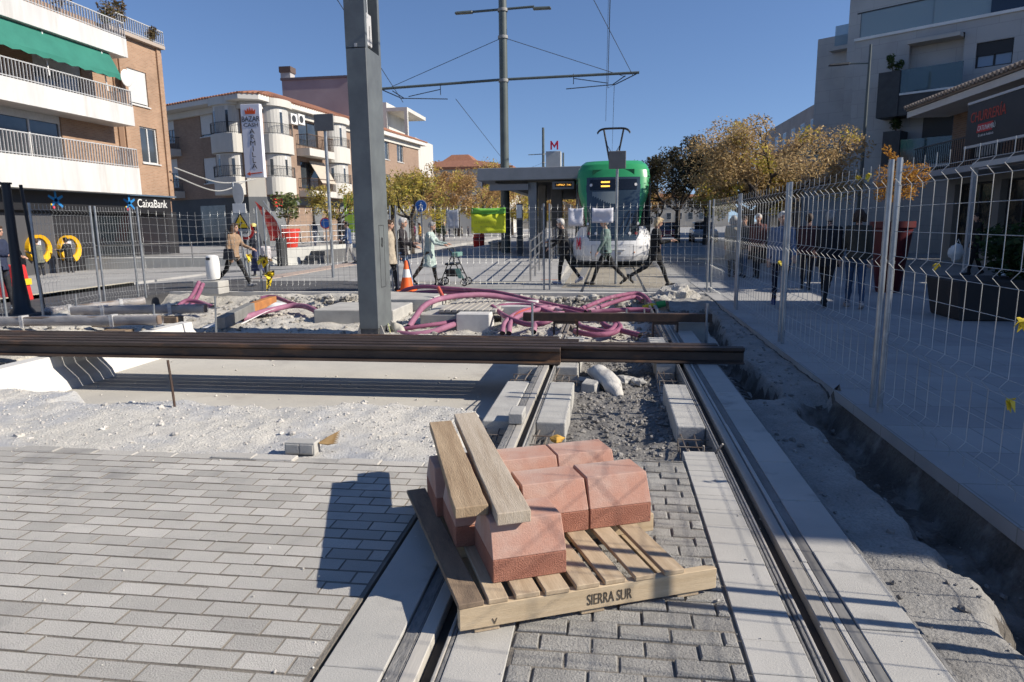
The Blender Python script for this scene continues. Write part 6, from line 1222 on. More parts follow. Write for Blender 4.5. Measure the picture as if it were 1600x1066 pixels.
# ---------------- other buildings on the left / far
def block(name,lab,poly,z0,z1,m,wins=(),roof=None,par=None):
    t=thing(name,lab,'building',(poly[0][0],poly[0][1],z0)); shell(t,poly,z0,z1,m,'wall')
    for (i,rows,cols,w,h,zb,dz,mm) in wins:
        p,q=poly[i],poly[(i+1)%len(poly)]; F_=Fac((*p,0),(q[0]-p[0],q[1]-p[1]),t); Lw=math.hypot(q[0]-p[0],q[1]-p[1])
        for r in range(rows):
            for c in range(cols):
                a=Lw*(c+.5)/cols; x=MB().ob(F_.p(a-w/2,zb+dz*r,.0),F_.u*w,F_.n*.05,Z3*h); fo=x.build('window',mm,t); MB().ob(F_.p(a-w/2+.08,zb+dz*r+.08,.051),F_.u*(w-.16),F_.n*.01,Z3*(h-.16)).build('pane',WGL,fo)
    if roof:
        c=(sum(p[0] for p in poly)/len(poly),sum(p[1] for p in poly)/len(poly)); A=[(c[0]+(x-c[0])*1.06,c[1]+(y-c[1])*1.06) for x,y in poly]; B=[(c[0]+(x-c[0])*.3,c[1]+(y-c[1])*.3) for x,y in poly]; n=len(A)
        MB().add([(x,y,z1) for x,y in A]+[(x,y,z1+.35) for x,y in A]+[(x,y,z1+roof) for x,y in B],[(i,(i+1)%n,(i+1)%n+n,i+n) for i in range(n)]+[(i+n,(i+1)%n+n,(i+1)%n+2*n,i+2*n) for i in range(n)]+[tuple(range(2*n,3*n)),tuple(range(n))[::-1]]).build('tiled_roof',TILE,t)
    return t
pv=AY(440,124,66); pv2=AY(545,118,66)
vb=block('purple_gabled_building','building with a blank purple-grey side wall and a chimney behind the bazaar',[(pv.x,66),(pv2.x+.1,66),(pv2.x*1.27,84),(pv.x*1.27,84)],.1,pv.z,mat('purple_wall',(.35,.295,.30),(.29,.24,.25),.4,.9))
q=AY(449,122,67); MB().bb(q.x-.5,q.x+.5,66.6,67.6,pv.z,pv.z+.75).build('chimney',mat('chimney_grey',(.4,.38,.37)),vb); MB().bb(q.x-.6,q.x+.6,66.5,67.7,pv.z+.75,pv.z+1.3).build('chimney_cap',mat('cap_dark',(.1,.07,.06)),vb)
MB().bb(pv.x-.1,pv2.x+.3,65.9,66.2,pv.z-.12,pv.z+.1).build('coping',mat('coping_dark',(.12,.1,.11)),vb)
a=AY(590,215,78); b_=AY(636,172,78)
wb_=thing('white_penthouse','white rooftop frame house with an open terrace above the brick building','building',(a.x,78,a.z)); zt_=AY(600,160,78).z
MB().bb(a.x-6,b_.x-2.4,78,86,a.z-6,zt_).build('wall',RENDW,wb_); MB().bb(b_.x-2.4,b_.x,78,86,zt_-1.0,zt_-.6).build('roof_beam',RENDW,wb_); MB().bb(b_.x-.35,b_.x,78,78.4,a.z,zt_-1.0).build('pillar',RENDW,wb_); MB().bb(b_.x-2.4,b_.x+.8,77.9,86,a.z-6,a.z-.1).build('terrace_wall',RENDW,wb_)
for k in range(4): MB().bb(a.x-2.2,b_.x-2.9,77.95,78.0,a.z+.8+k*.5,a.z+.95+k*.5).build('louvre',mat('louvre_grey',(.35,.35,.36)),wb_)
block('red_roofed_house','low house with a red roof and aerial seen between the two left buildings',[(-42,62),(-36,62),(-36,72),(-42,72)],.1,12.2,BRD,roof=2.0)
p1=AY(655,300,95); p2=AY(775,300,95)
block('white_house','white far house with dark windows behind the orange trees',[(p1.x-4,98),(p2.x+1.5,98),(p2.x+1.5,110),(p1.x-4,110)],.1,9.2,RENDW,[(0,2,7,1.1,1.6,3.6,2.9,FRW)],1.6)
block('far_mansard_building','far building with a violet-grey tiled roof above the orange trees',[(AY(668,300,135).x,135),(AY(755,300,135).x,135),(AY(755,300,135).x,150),(AY(668,300,135).x,150)],.1,11.2,mat('far_white',(.55,.53,.52),(.48,.46,.46),.3,.9),[(0,3,6,1.2,1.7,2,3,FRW)],4.2)
block('far_white_building','far white building edge beyond the mansard roof',[(AY(748,300,150).x,150),(AY(790,300,150).x,150),(AY(790,300,150).x,165),(AY(748,300,150).x,165)],.1,12,RENDW,[(0,3,3,1.2,1.7,2,3,FRW)],1.0)
block('far_row_building','long far cream building closing the street behind the shelter',[(AY(800,300,170).x,170),(AY(905,300,170).x,170),(AY(905,300,170).x,180),(AY(800,300,170).x,180)],.1,8.5,mat('far_cream',(.5,.45,.37),(.42,.38,.32),.3,.9),[(0,2,10,1.3,1.8,2,3.2,FRW)])
block('far_row_house','far house closing the street behind the tram',[(AY(905,300,190).x,190),(AY(1140,300,190).x,190),(AY(1140,300,190).x,200),(AY(905,300,190).x,200)],.1,7.5,MT['far_cream'],[(0,2,14,1.3,1.8,2,3.,FRW)],1.5)
# terrace wall, steps, railing, planter
tw=thing('terrace_wall','white and grey retaining wall with steps below the terrace railing','wall',(-13,27,-.2)); A=Vector((-13.2,26.6,-.35));B=Vector((-11.15,30.5,-.25)); d=(B-A).normalized(); nn=Vector((d.y,-d.x,0))
MB().ob(A-nn*.3,(B-A),nn*.3,Z3*1.0).build('white_wall',mat('wall_white',(.5,.5,.47),(.42,.42,.4),1,.85),tw); MB().ob(A+d*1.6+nn*.003,d*2.7,nn*.45,Z3*.82).build('grey_ramp_wall',mat('wall_grey',(.13,.135,.14),(.10,.10,.105),.8,.7),tw)
sm=MB()
for k in range(4): sm.ob(A+d*(.5+.28*k)+nn*.004,d*(1.12-.28*k),nn*.9,Z3*(.18*(k+1)+.1))
sm.build('steps',mat('steps_dark',(.15,.15,.15),(.11,.11,.11),2,.8),tw)
MB().bb(-27,-14.2,27.5,28.2,-.6,.25).build('left_wall',mat('wall_white',(.5,.5,.47)),tw); MB().ob(A-nn*.02-d*.35,d*.3,nn*.3,Z3*1.45).build('dark_end_pillar',DKGREY,tw)
railing(tuple(A+Z3*1.0-nn*.12),tuple(B+Z3*.95-nn*.12),'stainless railing on top of the terrace wall',.95,4,(.2,.42,.64,.92))
railing((-22,26.9,-.1),(-15.2,26.9,.05),'stainless handrail in front of the bank side street',.95,4,(.45,.92))
pc=AY(452,392,38); pt=thing('red_planter','big red terrace planter with a spiky green plant','planter',(pc.x,38,.18)); MB().lathe([(.42,0),(.47,.1),(.62,1.0),(.68,1.04),(.68,1.2),(.58,1.22)],(pc.x,38,.18),18).build('pot',mat('pot_red',(.55,.04,.025),None,rough=.5),pt); shrub((pc.x,38,1.5),1.0,1.7,'spiky yellow-green shrub in the big red terrace planter',leafmat('leaf_palegreen',[(.16,.18,.06),(.10,.14,.05),(.26,.24,.10)]),500,.13,'potted_shrub',8)
fb=AY(410,372,36); fg=thing('feather_flag','tall red curved advertising flag by the shop front','flag',(fb.x,36,.18)); P=[];tp=AY(407,314,36).z; b=MB(); n=14
for i in range(n+1): t=i/n; z=.75+(tp-.75)*t; x=fb.x+.45-.75*t**1.6; wd=.75*(1-t**4*.6); b.v+=[(x,36,z),(x+wd,36.02,z-.25*t)]
for i in range(n): b.f.append((2*i,2*i+1,2*i+3,2*i+2)); b.m.append(0); b.sm.append(False)
o=b.build('flag_cloth',mat('flag_red',(.42,.035,.03),(.5,.24,.18),2.2,.8,lo=.5,hi=.6,stretch=(1,1,2)),fg,fixn=False); o.modifiers.new('t','SOLIDIFY').thickness=.01; MB().tube([(fb.x+.6,36,.18),(fb.x+1.1,36.01,1.2),(fb.x+.95,36.01,tp*.6),(fb.x+.2,36.01,tp)],.025,6).build('flag_pole',STEEL,fg)
gb_=AY(548,338,50); tag(MB().bb(gb_.x-.5,gb_.x+.5,50,50.1,gb_.z-1.2,gb_.z+1.6).build('lime_panel',mat('lime_panel',(.30,.5,.05),None)),'bright lime green upright shop panel left of the grey column','panel')
# ---------------- right side: tall pale building (diagonal front), tiled low building, cafe
tb=thing('tall_pale_building','tall modern pale building with glass balustrades on the right','building',(13,34,0)); PALE=mat('pale_cladding',(.40,.395,.385),(.37,.365,.36),.5,.6,brick=(1.5,.62,.006,(.24,.24,.235)))
ud=Vector((.79,-.62,0)).normalized(); p0=Vector((AY(1337,65,35.3).x,35.3,0)); FT=Fac(p0,ud,tb); 
def TZ(u,v): # point on that facade plane
    d=ray(u,v); c=Vector((0,0,CH)); n=FT.n; t=(p0-c).dot(n)/d.dot(n); q=c+d*t; return (q-p0).dot(FT.u),q.z
zA=TZ(1340,65)[1]
w1a,_=TZ(1525,80); w1b,_=TZ(1583,80); zt1=TZ(1555,63)[1]; zb1=TZ(1555,103)[1]
l0,_=TZ(1420,90); l1,_=TZ(1506,75); zl1=TZ(1440,140)[1]; zl2=TZ(1440,62)[1]
g0,_=TZ(1440,200); g1,_=TZ(1490,190); zg0=TZ(1465,245)[1]; zg1=TZ(1465,182)[1]
FT.wall(0,11.5,0,zA,PALE,[(w1a,w1b,zb1,zt1),(l0,l1,zl1-.2,zl2)],'cladding',.25)
# loggia recess
lg_=MB().ob(FT.p(l0,zl1-.2,-1.4),FT.u*(l1-l0),FT.n*.1,Z3*(zl2-zl1+.2)).build('loggia_back_wall',PALE,tb)
for q in ((l0-.05,l0),(l1,l1+.05)): FT.box(q[0],q[1],zl1-.2,zl2,-1.3,-.25,PALE,'loggia_side')
FT.box(l0,l1,zl1-.35,zl1-.2,-1.3,-.02,PALE,'loggia_floor'); FT.box(l0,l1,zl2,zl2+.1,-1.3,-.26,PALE,'loggia_ceiling'); FT.box(l0+.05,l1-.05,zl2-.2,zl2-.05,-.3,.5,mat('awning_roll',(.42,.40,.37)),'rolled_awning')
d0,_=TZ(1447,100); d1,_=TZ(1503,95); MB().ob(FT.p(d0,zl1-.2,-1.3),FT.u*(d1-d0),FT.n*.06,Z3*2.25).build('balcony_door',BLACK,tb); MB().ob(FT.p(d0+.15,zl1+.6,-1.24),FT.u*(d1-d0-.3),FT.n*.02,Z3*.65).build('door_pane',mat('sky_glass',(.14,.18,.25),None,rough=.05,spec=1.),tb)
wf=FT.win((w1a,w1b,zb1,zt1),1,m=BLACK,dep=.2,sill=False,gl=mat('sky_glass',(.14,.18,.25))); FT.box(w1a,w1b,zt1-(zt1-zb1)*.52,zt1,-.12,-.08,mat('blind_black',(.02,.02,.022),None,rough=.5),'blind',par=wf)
BG=mat('balcony_glass',(.05,.10,.12),None,rough=.06,alpha=.72,spec=.8); TGm=mat('terrace_glass',(.20,.28,.32),None,rough=.06,alpha=.6,spec=.8)
bp0,_=TZ(1386,140); FT.box(bp0-.02,bp0+.85,zl1-1.15,zl1+.75,.02,1.1,DKGREY,'balcony_planter'); FT.box(bp0+.85,l1+.4,zl1-1.15,zl1-.3,.02,1.05,DKGREY,'balcony_slab'); FT.box(bp0+.87,l1+.4,zl1-.3,zl1-.22,.05,1.1,WHITE,'balcony_edge'); FT.box(bp0+.87,l1+.3,zl1-.22,zl1+.75,1.0,1.03,BG,'balcony_glass')
c=FT.p(bp0+.4,zl1+.7,.6); shrub(tuple(c),.35,.75,'green plant in the dark corner planter of the glass balcony',LFG,260,.08,'balcony_plant',2)
lo0,_=TZ(1388,260); zb2=TZ(1400,258)[1]; FT.box(lo0,lo0+.7,zb2-.1,zb2+1.4,.02,1.0,DKGREY,'balcony_planter'); FT.box(lo0+.7,l1+1.5,zb2-.25,zb2-.1,.02,1.0,WHITE,'balcony_edge'); FT.box(lo0+.72,l1+1.2,zb2-.1,zb2+1.,.9,.93,BG,'balcony_glass'); c=FT.p(lo0+.35,zb2+1.35,.5); shrub(tuple(c),.35,.9,'green plant in the lower dark balcony planter',LFG,260,.08,'balcony_plant',5)
gd0,_=TZ(1441,210); gd1,_=TZ(1488,205); FT.box(gd0,gd1,zb2-.1,zb2+2.25,.0,.03,BLACK,'balcony_door')
# top terrace, penthouse
FT.box(-.05,11.5,zA,zA+.12,-.4,.08,WHITE,'parapet_coping'); FT.box(.15,5.2,zA+.12,zA+1.2,-.1,-.07,TGm,'terrace_glass'); FT.box(5.2,7.2,zA+.12,zA+1.2,-.1,-.07,mat('terrace_glass_dark',(.02,.035,.06),None,rough=.1),'terrace_glass'); FT.box(7.2,11.5,zA+.12,zA+1.2,-.1,-.07,TGm,'terrace_glass'); FT.box(-.02,11.5,zA+1.2,zA+1.25,-.12,-.05,DKGREY,'glass_rail')
for a in (.15,3.1,5.2,7.2): FT.box(a-.03,a+.03,zA+.12,zA+1.25,-.14,-.1,DKGREY,'glass_post')
q=lambda a,d:tuple(FT.p(a,0,d))[:2]
shell(tb,[q(-.0,-.3),q(11.4,-.3),q(11.4,-14),q(-.0,-14)],0,zA-.05,PALE,'building_core'); shell(tb,[q(-1.6,-3.2),q(11.4,-3.2),q(11.4,-14),q(-1.6,-14)],0,zA+3.3,PALE,'penthouse'); shell(tb,[q(-4.3,-6),q(-1.7,-6),q(-1.7,-13),q(-4.3,-13)],0,zA+1.9,PALE,'side_wing'); shell(tb,[q(-6.0,-9),q(-4.4,-9),q(-4.4,-16),q(-6.0,-16)],0,zA-2.5,PALE,'far_wing')
FT.box(-3.2,-1.7,zA+1.2,zA+2.3,-5.6,-5.57,TGm,'wing_glass'); FT.box(-3.4,-1.7,zA+1.0,zA+1.2,-5.95,-5.3,PALE,'wing_slab'); FT.box(-4.6,-1.7,zA-4.9,zA-3.6,-5.1,-5.07,TGm,'wing_glass'); FT.box(-4.6,-1.7,zA-5.1,zA-4.9,-5.95,-5.0,PALE,'wing_slab')
# low building with tiled eave along the tracks
lb=thing('tiled_low_building','low brick building with a tiled overhanging eave and shop fronts on the right','building',(12.4,21,0)); X0=12.4
FL=Fac((X0,28.0,0),(0,-1,0),lb); zE=5.25
hh=[(.6,3.2,.35,2.75),(3.6,5.4,.35,2.75),(5.8,8.2,.35,2.75),(1.4,3.4,3.55,5.2)]
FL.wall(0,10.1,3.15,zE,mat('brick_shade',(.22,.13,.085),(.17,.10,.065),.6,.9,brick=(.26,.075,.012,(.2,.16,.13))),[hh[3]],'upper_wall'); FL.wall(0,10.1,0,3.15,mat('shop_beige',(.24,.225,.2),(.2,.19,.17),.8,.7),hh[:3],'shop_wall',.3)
IN2=mat('shop_interior_dim',(.03,.03,.028),(.17,.13,.08),2.2,.15,lo=.5,hi=.68)
for h in hh[:3]: FL.win(h,1,m=DKGREY,gl=IN2,dep=.28,name='shop_window',sill=False)
fw=FL.win(hh[3],0,m=BLACK,gl=BLACK,dep=.15,sill=False); FL.box(1.55,2.9,3.6,4.35,-.12,-.10,mat('white_cloth',(.5,.49,.45),(.3,.29,.27),2),'white_blind',par=fw)
FL.box(-.3,10.1,3.0,3.2,.0,1.2,mat('balcony_white',(.42,.41,.4)),'balcony_slab'); r=MB()
for k in range(70): a=-.2+10.1*k/69; r.bar(FL.p(a,3.2,1.12),FL.p(a,4.1,1.12),.02,.02)
r.bar(FL.p(-.3,4.1,1.12),FL.p(10.1,4.1,1.12),.05,.04); r.build('balcony_railing',BLACK,lb)
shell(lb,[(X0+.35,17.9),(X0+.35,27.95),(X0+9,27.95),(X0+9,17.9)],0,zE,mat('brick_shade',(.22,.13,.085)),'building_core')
ev=MB().hexa([(X0-1.45,17.5,zE+.0),(X0-1.45,28.4,zE+.0),(X0-.02,28.4,zE+.0),(X0-.02,17.5,zE+.0)],[(X0-1.45,17.5,zE+.22),(X0-1.45,28.4,zE+.22),(X0-.02,28.4,zE+.3),(X0-.02,17.5,zE+.3)]).build('eave',mat('eave_white',(.6,.58,.54)),lb)
tl=MB(); tl.hexa([(X0-1.5,17.5,zE+.24),(X0-1.5,28.4,zE+.24),(X0+6,28.4,zE+.32),(X0+6,17.5,zE+.32)],[(X0-1.5,17.5,zE+.3),(X0-1.5,28.4,zE+.3),(X0+6,28.4,zE+2.3),(X0+6,17.5,zE+2.3)]); rf=tl.build('roof',mat('tile_grey',(.3,.25,.21),(.2,.16,.13),3,.85),lb); tl=MB()
for k in range(49): y=17.6+k*.222; tl.tube([(X0-1.62,y,zE+.34),(X0+3,y,zE+1.55)],.075,7)
tl.build('roof_tiles',MT['tile_grey'],rf)
# cafe terrace frame with its sign
cf=thing('cafe_pergola','white-framed cafe terrace with a black sign reading CHURRERÍA','pergola',(10.2,18.6,0)); xs0=10.3
PW=mat('pergola_white',(.5,.5,.49),None,rough=.5); p1=AX(1507,430,xs0); yA=p1.y
y_of=lambda u:AX(u,200,xs0).y
yN,yF=y_of(1760),yA
for y in (yF,yN): MB().bb(xs0-.06,xs0+.06,y-.06,y+.06,0,3.1).build('post',PW,cf)
for y in (yF,yN): MB().bb(xs0+2.9,xs0+3.0,y-.05,y+.05,0,3.1).build('post',PW,cf)
MB().bb(xs0-.07,xs0+.07,yN,yF,2.95,3.1).build('front_beam',PW,cf); MB().bb(xs0,xs0+2.0,yF-.06,yF+.06,2.98,3.1).build('side_beam',PW,cf); MB().bb(xs0-.02,xs0+2.05,yN,yF,3.11,3.18).build('roof_panel',DKGREY,cf)
zS0=AX(1522,228,xs0).z; zS1=AX(1522,165,xs0).z; yS=y_of(1518)
sb=MB().bb(xs0-.14,xs0-.08,yN,yS,zS0,zS1).build('sign_board',mat('sign_charcoal',(.03,.031,.034),(.025,.026,.028),2,.6),cf); MB().bb(xs0-.16,xs0-.06,yN,yS,zS0-.07,zS0-.003).build('sign_trim',PW,cf); MB().bb(xs0-.16,xs0-.06,yN,yS,zS1+.003,zS1+.07).build('sign_trim',PW,cf)
SR=mat('sign_letter_red',(.42,.07,.05)); hS=zS1-zS0
yt=y_of(1524); text('CHURRERÍA',(xs0-.146,yt,zS0+hS*.55),(0,-1,0),(0,0,1),hS*.34,SR,cf,'sign_text',.003,sx=.86,bold=.006)
lp=MB().hexa([(xs0-.15,yt-.40,zS0+hS*.27),(xs0-.15,yt-1.18,zS0+hS*.27),(xs0-.141,yt-1.18,zS0+hS*.27),(xs0-.141,yt-.40,zS0+hS*.27)],[(xs0-.15,yt-.44,zS0+hS*.47),(xs0-.15,yt-1.22,zS0+hS*.47),(xs0-.141,yt-1.22,zS0+hS*.47),(xs0-.141,yt-.44,zS0+hS*.47)]).build('logo_plate',mat('logo_red',(.5,.05,.05)),cf)
text('CATUNAMBÚ',(xs0-.153,yt-.45,zS0+hS*.31),(0,-1,0),(0,0,1),hS*.165,WHITE,lp,'logo_text',.002,sx=.78,bold=.004); text('El café de Andalucía',(xs0-.146,yt-.5,zS0+hS*.17),(0,-1,0),(0,0,1),hS*.085,WHITE,cf,'sign_text',.002)
# planters on the sidewalk
pp=foot(1386,456); rp=thing('red_planter','tall flared red planter on the right sidewalk with an orange tree','planter',pp); MB().lathe([(.22,0),(.24,.04),(.40,1.35),(.44,1.37),(.44,1.5),(.38,1.5),(.37,1.44),(0,1.44)],pp,20).build('pot',mat('pot_crimson',(.075,.005,.009),None,rough=.5),rp)
qp=AY(1560,500,11.6); dpn=thing('dark_planter','long low dark planter box with a rounded box shrub behind the near fence','planter',(qp.x,11.6,0)); MB().hexa([(qp.x-.75,11.2,0),(qp.x+1.5,11.2,0),(qp.x+1.5,12.2,0),(qp.x-.75,12.2,0)],[(qp.x-.85,11.15,.62),(qp.x+1.6,11.15,.62),(qp.x+1.6,12.25,.62),(qp.x-.85,12.25,.62)]).build('box',mat('planter_brown',(.035,.03,.028),(.028,.025,.024),3,.7),dpn,bevel=.02); shrub((qp.x+.2,11.7,.6),.62,.75,'rounded dark green shrub in the long low planter',leafmat('leaf_box',[(.012,.03,.01),(.025,.05,.016),(.04,.07,.025)]),1500,.06,'box_shrub',4,None,9)
chs=AY(1588,470,13.2); ch_=thing('cafe_chair','white cafe chair behind the dark planter','chair',(chs.x,13.2,0)); MB().bb(chs.x-.24,chs.x+.24,13.,13.45,.42,.46).build('seat',WHITE,ch_,bevel=.02); MB().bb(chs.x-.24,chs.x+.24,13.42,13.46,.5,.86).build('backrest',WHITE,ch_,bevel=.02)
for dx in (-.21,.21):
    for y in (13.03,13.42): MB().tube([(chs.x+dx,y,0),(chs.x+dx*.9,y,.42)],.018,6).build('leg',WHITE,ch_)
# buildings farther right along the street, behind the trees
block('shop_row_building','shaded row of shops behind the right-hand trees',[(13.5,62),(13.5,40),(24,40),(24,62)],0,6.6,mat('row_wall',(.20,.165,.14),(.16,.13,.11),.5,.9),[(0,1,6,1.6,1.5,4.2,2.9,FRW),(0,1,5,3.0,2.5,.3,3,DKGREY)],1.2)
block('grey_roofed_building','dark-roofed building showing above the right-hand tree',[(19.2,95),(19.2,66),(32,66),(32,95)],0,12.4,mat('row_grey',(.3,.29,.28),(.25,.24,.235),.5,.9),[(0,4,8,1.6,1.5,1.2,2.8,FRW)])
# building out of frame on the right whose shade lies on the works
nb=thing('brick_building','brick building beside the near right sidewalk, its shade falling on the tracks','building',(12,8,0)); shell(nb,[(12,2.6),(22,2.6),(22,13.1),(12,13.1)],0,7.15,BR,'wall'); MB().bb(11.9,22.1,2.55,13.15,7.15,7.25).build('roof',TILE,nb)
FN=Fac((12,13.1,0),(0,-1,0),nb)
for k in range(3): FN.win((1+3*k,2.6+3*k,4.,5.6),1,dep=-.03,sill=False)
# parked car beyond the fence
def car(x,y,rz,lab,col,sc=1.):
    t=thing('parked_car',lab,'car',(x,y,0),rz,'cars parked beyond the fence'); CP=mat('car_paint_%d'%int(col[0]*99+col[2]*9),col,None,rough=.25,coat=.6)
    side=[(-2.1,.35),(2.05,.35),(2.15,.6),(2.1,.85),(1.3,.95),(-1.9,1.0),(-2.12,.9)]; cab=[(1.25,.95),(.55,1.42),(-1.3,1.45),(-1.95,.98)]
    b=MB().prism(side,(0,-.85,0),(1,0,0),(0,0,1),(0,1.7,0)); b.build('body',CP,t,world=False,bevel=.08,seg=3); MB().prism(cab,(0,-.72,0),(1,0,0),(0,0,1),(0,1.44,0)).build('cabin_glass',GLASS,t,world=False,bevel=.05,seg=2); MB().bb(-1.2,.5,-.68,.68,1.44,1.48).build('roof',CP,t,world=False,bevel=.02)
    for wx in (-1.3,1.3):
        for wy in (-.82,.82): w=MB().tube([(wx,wy-.1,.32),(wx,wy+.1,.32)],.32,18).build('wheel',RUBBER,t,world=False); MB().tube([(wx,wy-.105,.32),(wx,wy+.105,.32)],.19,12).build('rim',STEEL,w,world=False)
    for wy in (-.6,.6): MB().bb(2.06,2.16,wy-.18,wy+.18,.62,.76).build('headlight',LMP,t,world=False,bevel=.02)
    MB().bb(2.13,2.17,-.28,.28,.42,.54).build('number_plate',WHITE,t,world=False)
p=G(1098,378,0); car(p.x,p.y,R(-92),'pale silver car parked facing us beyond the cross fence',(.42,.44,.47)); p=G(1060,380,0); car(p.x-.3,p.y+6,R(-95),'dark red car parked beyond the silver one',(.22,.02,.03))

an=thing('shade_block','unseen flat-roofed block added just outside the right edge to shade the sidewalk','building',(13,15.4,0)); shell(an,[(11.4,13.4),(20,13.4),(20,17.3),(11.4,17.3)],0,4.0,MT['shop_beige'],'wall'); MB().bb(10.9,20.2,13.3,17.4,4.05,4.3).build('shade_roof',DKGREY,an)  # unseen block, added out of frame to shade the sidewalk and red pot
# ================================================================ trees
BARK=mat('bark',(.085,.068,.055),(.05,.04,.033),9,.95,bump=1,bscale=20)
ORL=leafmat('leaf_orange',[(.38,.21,.08),(.48,.29,.12),(.31,.18,.085),(.52,.35,.16),(.42,.30,.11)]); TANL=leafmat('leaf_tan',[(.40,.27,.13),(.55,.40,.20),(.30,.20,.10),(.48,.35,.165),(.58,.43,.22)]); YEL_L=leafmat('leaf_yellow',[(0.527,0.465,0.062),(0.651,0.512,0.078),(0.388,0.388,0.078),(0.589,0.388,0.093)]); DKL=leafmat('leaf_dark',[(0.044,0.040,0.025),(0.069,0.056,0.035),(0.094,0.075,0.040),(0.037,0.050,0.022)]); YGL=leafmat('leaf_yellowgreen',[(.40,.34,.08),(.27,.26,.07),(.48,.36,.09),(.38,.27,.08)])
def tree(base,h,R_,lab,lm,seed,zc=.38,n=9000,s=.085,trunk=.17,lean=(0,0),group='trees along the street',lm2=None,f2=.15,dens=1.,flat=.62,name='street_tree',top=1.):
    rnd=random.Random(seed); t=thing(name,lab,'tree',tuple(base),0,group); B0=Vector(base); tr=MB(); lf=MB(); lf2=MB(); zt=h*zc
    fork=B0+Vector((lean[0]*.4,lean[1]*.4,zt)); tr.tube([B0,B0.lerp(fork,.5)+Vector((rnd.uniform(-.06,.06),0,0)),fork],[trunk*1.15,trunk*.9,trunk*.85],10)
    tips=[]
    def grow(p,d,L,r,dep):
        q=p; pts=[p]; rr=[r]; dd=d
        for k in range(3):
            dd=(dd+Vector((rnd.gauss(0,.16),rnd.gauss(0,.16),rnd.gauss(0,.1)))).normalized(); q=q+dd*L/3; pts.append(q); rr.append(r*(1-.18*(k+1)))
        tr.tube(pts,rr,6 if dep>1 else 8,0,False)
        if dep>=3 or L<h*.06: tips.append((q,dd,L)); return
        if dep>=1: tips.append((pts[2],dd,L))
        for c in range(3 if dep<2 else 2+rnd.randint(0,1)):
            a=rnd.random()*6.28; sp=rnd.uniform(.45,.95); x=dd.orthogonal().normalized(); y=dd.cross(x); nd=(dd+(x*math.cos(a)+y*math.sin(a))*sp+Vector((0,0,.08))).normalized(); grow(q,nd,L*rnd.uniform(.62,.85),r*.55,dep+1)
    nb=5
    for c in range(nb):
        a=6.28*c/nb+rnd.uniform(-.4,.4); el=rnd.uniform(.35,1.05); grow(fork+Vector((0,0,-rnd.random()*.3)),Vector((math.cos(a)*math.cos(el),math.sin(a)*math.cos(el),math.sin(el))),R_*.42*rnd.uniform(.85,1.1),trunk*.55,0)
    cz=B0.z+zt+(h-zt)*.45; C=Vector((B0.x+lean[0],B0.y+lean[1],cz)); keep=[]
    for q,d,L in tips:
        e=q-C; k=math.sqrt((e.x/R_)**2+(e.y/R_)**2+(e.z/((h-zt)*.62))**2)
        if k>1.05: q=C+e*(1.04/k)
        keep.append((q,d))
    per=max(3,int(n/len(keep)))
    for q,d in keep:
        if rnd.random()<.18/dens: continue
        r=R_*rnd.uniform(.10,.22); (leafcloud(lf2 if (lm2 and (rnd.random()<f2 or q.z<B0.z+zt+.25)) else lf,q-Vector((0,0,r*.15)),r,int(per*rnd.uniform(.5,1.5)),s,rnd,.5,.8))
    lf.build('crown',lm,t,fixn=False)
    if lf2.v: lf2.build('lower_foliage',lm2,t,fixn=False)
    tr.build('trunk',BARK,t); return t
def tb_(u,v,Y,z=0.): p=AY(u,v,Y); return (p.x,Y,z)
tree(tb_(1197,300,26.3),5.9,3.3,'largest tan-leaved tree on the right, behind the fence',TANL,5,.36,27000,.055,.15,lean=(-.2,0),lm2=YEL_L,f2=.06,flat=.7)
tree(tb_(1175,300,29.),4.9,2.0,'darker trunk tree just left of the largest right-hand tree',TANL,8,.40,7000,.08,.17,lm2=YEL_L,f2=.3)
tree(tb_(1060,300,52.),7.4,4.6,'dark bare-looking tree right behind the tram',DKL,11,.33,22000,.10,.2)
tree(tb_(1105,300,47.),7.0,3.4,'dark tree between the tram and the tan tree',DKL,12,.35,16000,.095,.18)
tree(tb_(1165,300,58.),6.4,4.0,'dark tree deep in the street behind the tan tree',DKL,13,.3,6000,.1,.18)
for i,(u,Y,h,r,lab,lm,n) in enumerate(((640,36,5.6,2.3,'ochre tree just right of the grey column, hiding the brick building',YGL,4200),(612,42,6.4,2.5,'yellow-green tree directly behind the grey column',YGL,4500),(676,52,6.6,3.6,'orange tree with a forked trunk above the rollator walker',ORL,9000),(752,56,6.8,3.8,'orange tree left of the platform pole, behind the lime banner',ORL,9000),(715,74,8.2,4.5,'orange tree behind the grey board, second row',ORL,9000),(800,80,7.4,4.4,'yellow-orange tree behind the shelter pillars',YEL_L,8000),(850,95,7.6,5,'yellow-orange tree seen through the shelter',ORL,7000),(885,75,6.2,3.,'bright orange tree just left of the tram',ORL,6000),(528,44,5.4,2.2,'yellow-green tree left of the grey column by the bazaar',YGL,3200),(1030,80,5.5,3.,'orange tree peeping out right of the tram',ORL,4000),(905,110,8,5,'orange tree far behind the tram',ORL,4000))):
    tree(tb_(u,300,Y,.15 if u<560 else 0),h,r,lab,lm,20+i,.36,n,.085 if Y<60 else .12,.15,lm2=YEL_L,f2=.12)
pz=(pp[0],pp[1],1.44); rnd=random.Random(3); t=thing('potted_tree','small bright orange tree growing in the tall red planter','tree',pz); b=MB(); tk=MB()
topz=AY(1400,250,pp[1]).z; bz0=AY(1400,308,pp[1]).z
tk.tube([pz,(pz[0]+.02,pz[1],bz0),(pz[0],pz[1],topz-.2)],[.035,.03,.015],8)
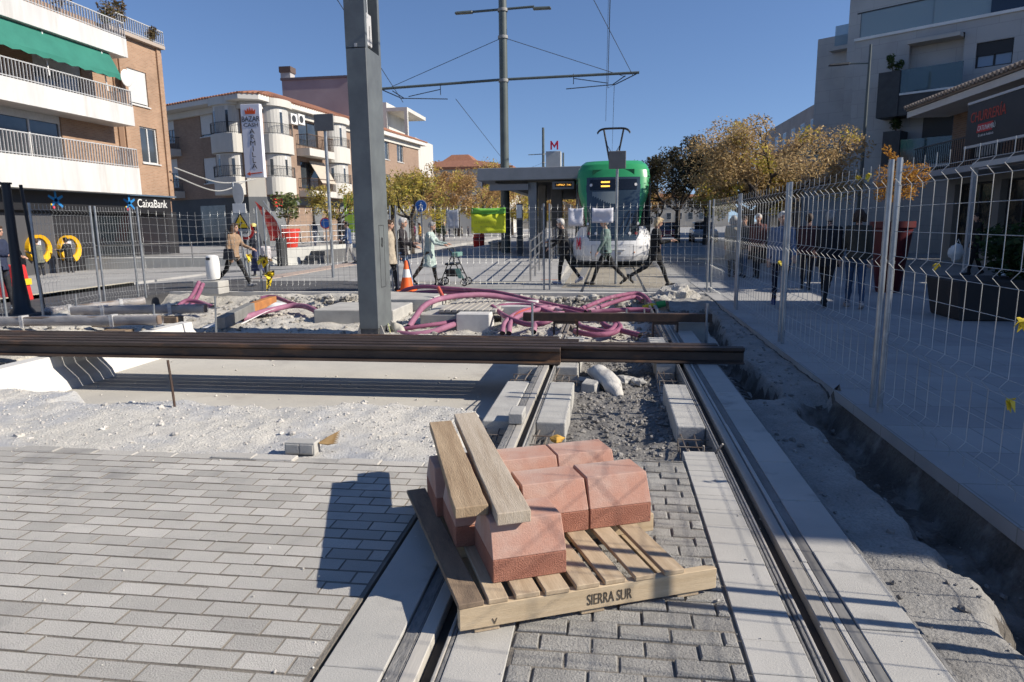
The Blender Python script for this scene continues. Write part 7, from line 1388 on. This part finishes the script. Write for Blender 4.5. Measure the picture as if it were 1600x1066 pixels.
for k in range(34):
    a=rnd.random()*6.28; q=Vector((pz[0]+math.cos(a)*.46*rnd.random()**.5+.12,pz[1]+math.sin(a)*.5*rnd.random()**.5,bz0+rnd.random()**1.3*(topz-bz0)*.8)); tk.tube([(pz[0],pz[1],bz0+.05),q],[.012,.004],4); leafcloud(b,q,.16,70,.03,rnd)
for k in range(6): leafcloud(b,Vector((pz[0]-.25+.05*k,pz[1],topz+.25-.06*k)),.1,26,.03,rnd)
b.build('crown',leafmat('leaf_bright_orange',[(.46,.22,.04),(.56,.30,.05),(.38,.17,.035),(.6,.36,.08)]),t,fixn=False); tk.build('trunk',BARK,t)
pv_=G(690,384,0); shrub((AY(686,372,60).x,60,.1),1.0,2.6,'round green shrub under the grey board far off',LFG,700,.14,'street_shrub',6)
p=AY(722,355,62); 
rb_=AY(748,365,46); rr=thing('red_bin','red barrel-like bin under the lime banner','bin',(rb_.x,46,.0)); MB().lathe([(.34,0),(.38,.1),(.4,.8),(.36,.85),(.0,.86)],(rb_.x,46,0),16).build('bin_body',mat('bin_red',(.5,.03,.02)),rr); MB().lathe([(.41,.5),(.41,.58)],(rb_.x,46,0),16,0,True,False).build('band',DKGREY,rr)
a=footg(22,470); rb2=thing('red_barrier','red plastic water barrier behind the flared lamp column','barrier',(a[0],a[1],a[2])); MB().hexa([(a[0]-.5,a[1]-.25,a[2]),(a[0]+.35,a[1]-.25,a[2]),(a[0]+.35,a[1]+.25,a[2]),(a[0]-.5,a[1]+.25,a[2])],[(a[0]-.48,a[1]-.14,a[2]+.9),(a[0]+.33,a[1]-.14,a[2]+.9),(a[0]+.33,a[1]+.14,a[2]+.9),(a[0]-.48,a[1]+.14,a[2]+.9)]).build('barrier_body',mat('barrier_red',(.55,.03,.03),None,rough=.5),rb2,bevel=.04,seg=2); MB().bb(a[0]+.3,a[0]+.38,a[1]-.2,a[1]+.2,a[2]+.4,a[2]+.55).build('reflector',YEL,rb2)

for i,(a,b_,c) in enumerate(((AX(272,262,-22.6),AY(335,274,45.),AY(400,280,44.3)),(AX(273,275,-22.6),AY(330,282,45.),AY(392,279,44.3)))):
    m_=(a+c)/2-Vector((0,0,.5+.3*i)); tag(MB().tube(smooth_path([a,m_,c],10),.035,5,0,False).build('facade_cable',mat('cable_pale',(.35,.35,.34),None)),('upper pale cable strung from the bank to the bazaar corner','lower pale cable strung from the bank to the bazaar corner')[i],'cable','cables between the two left buildings')
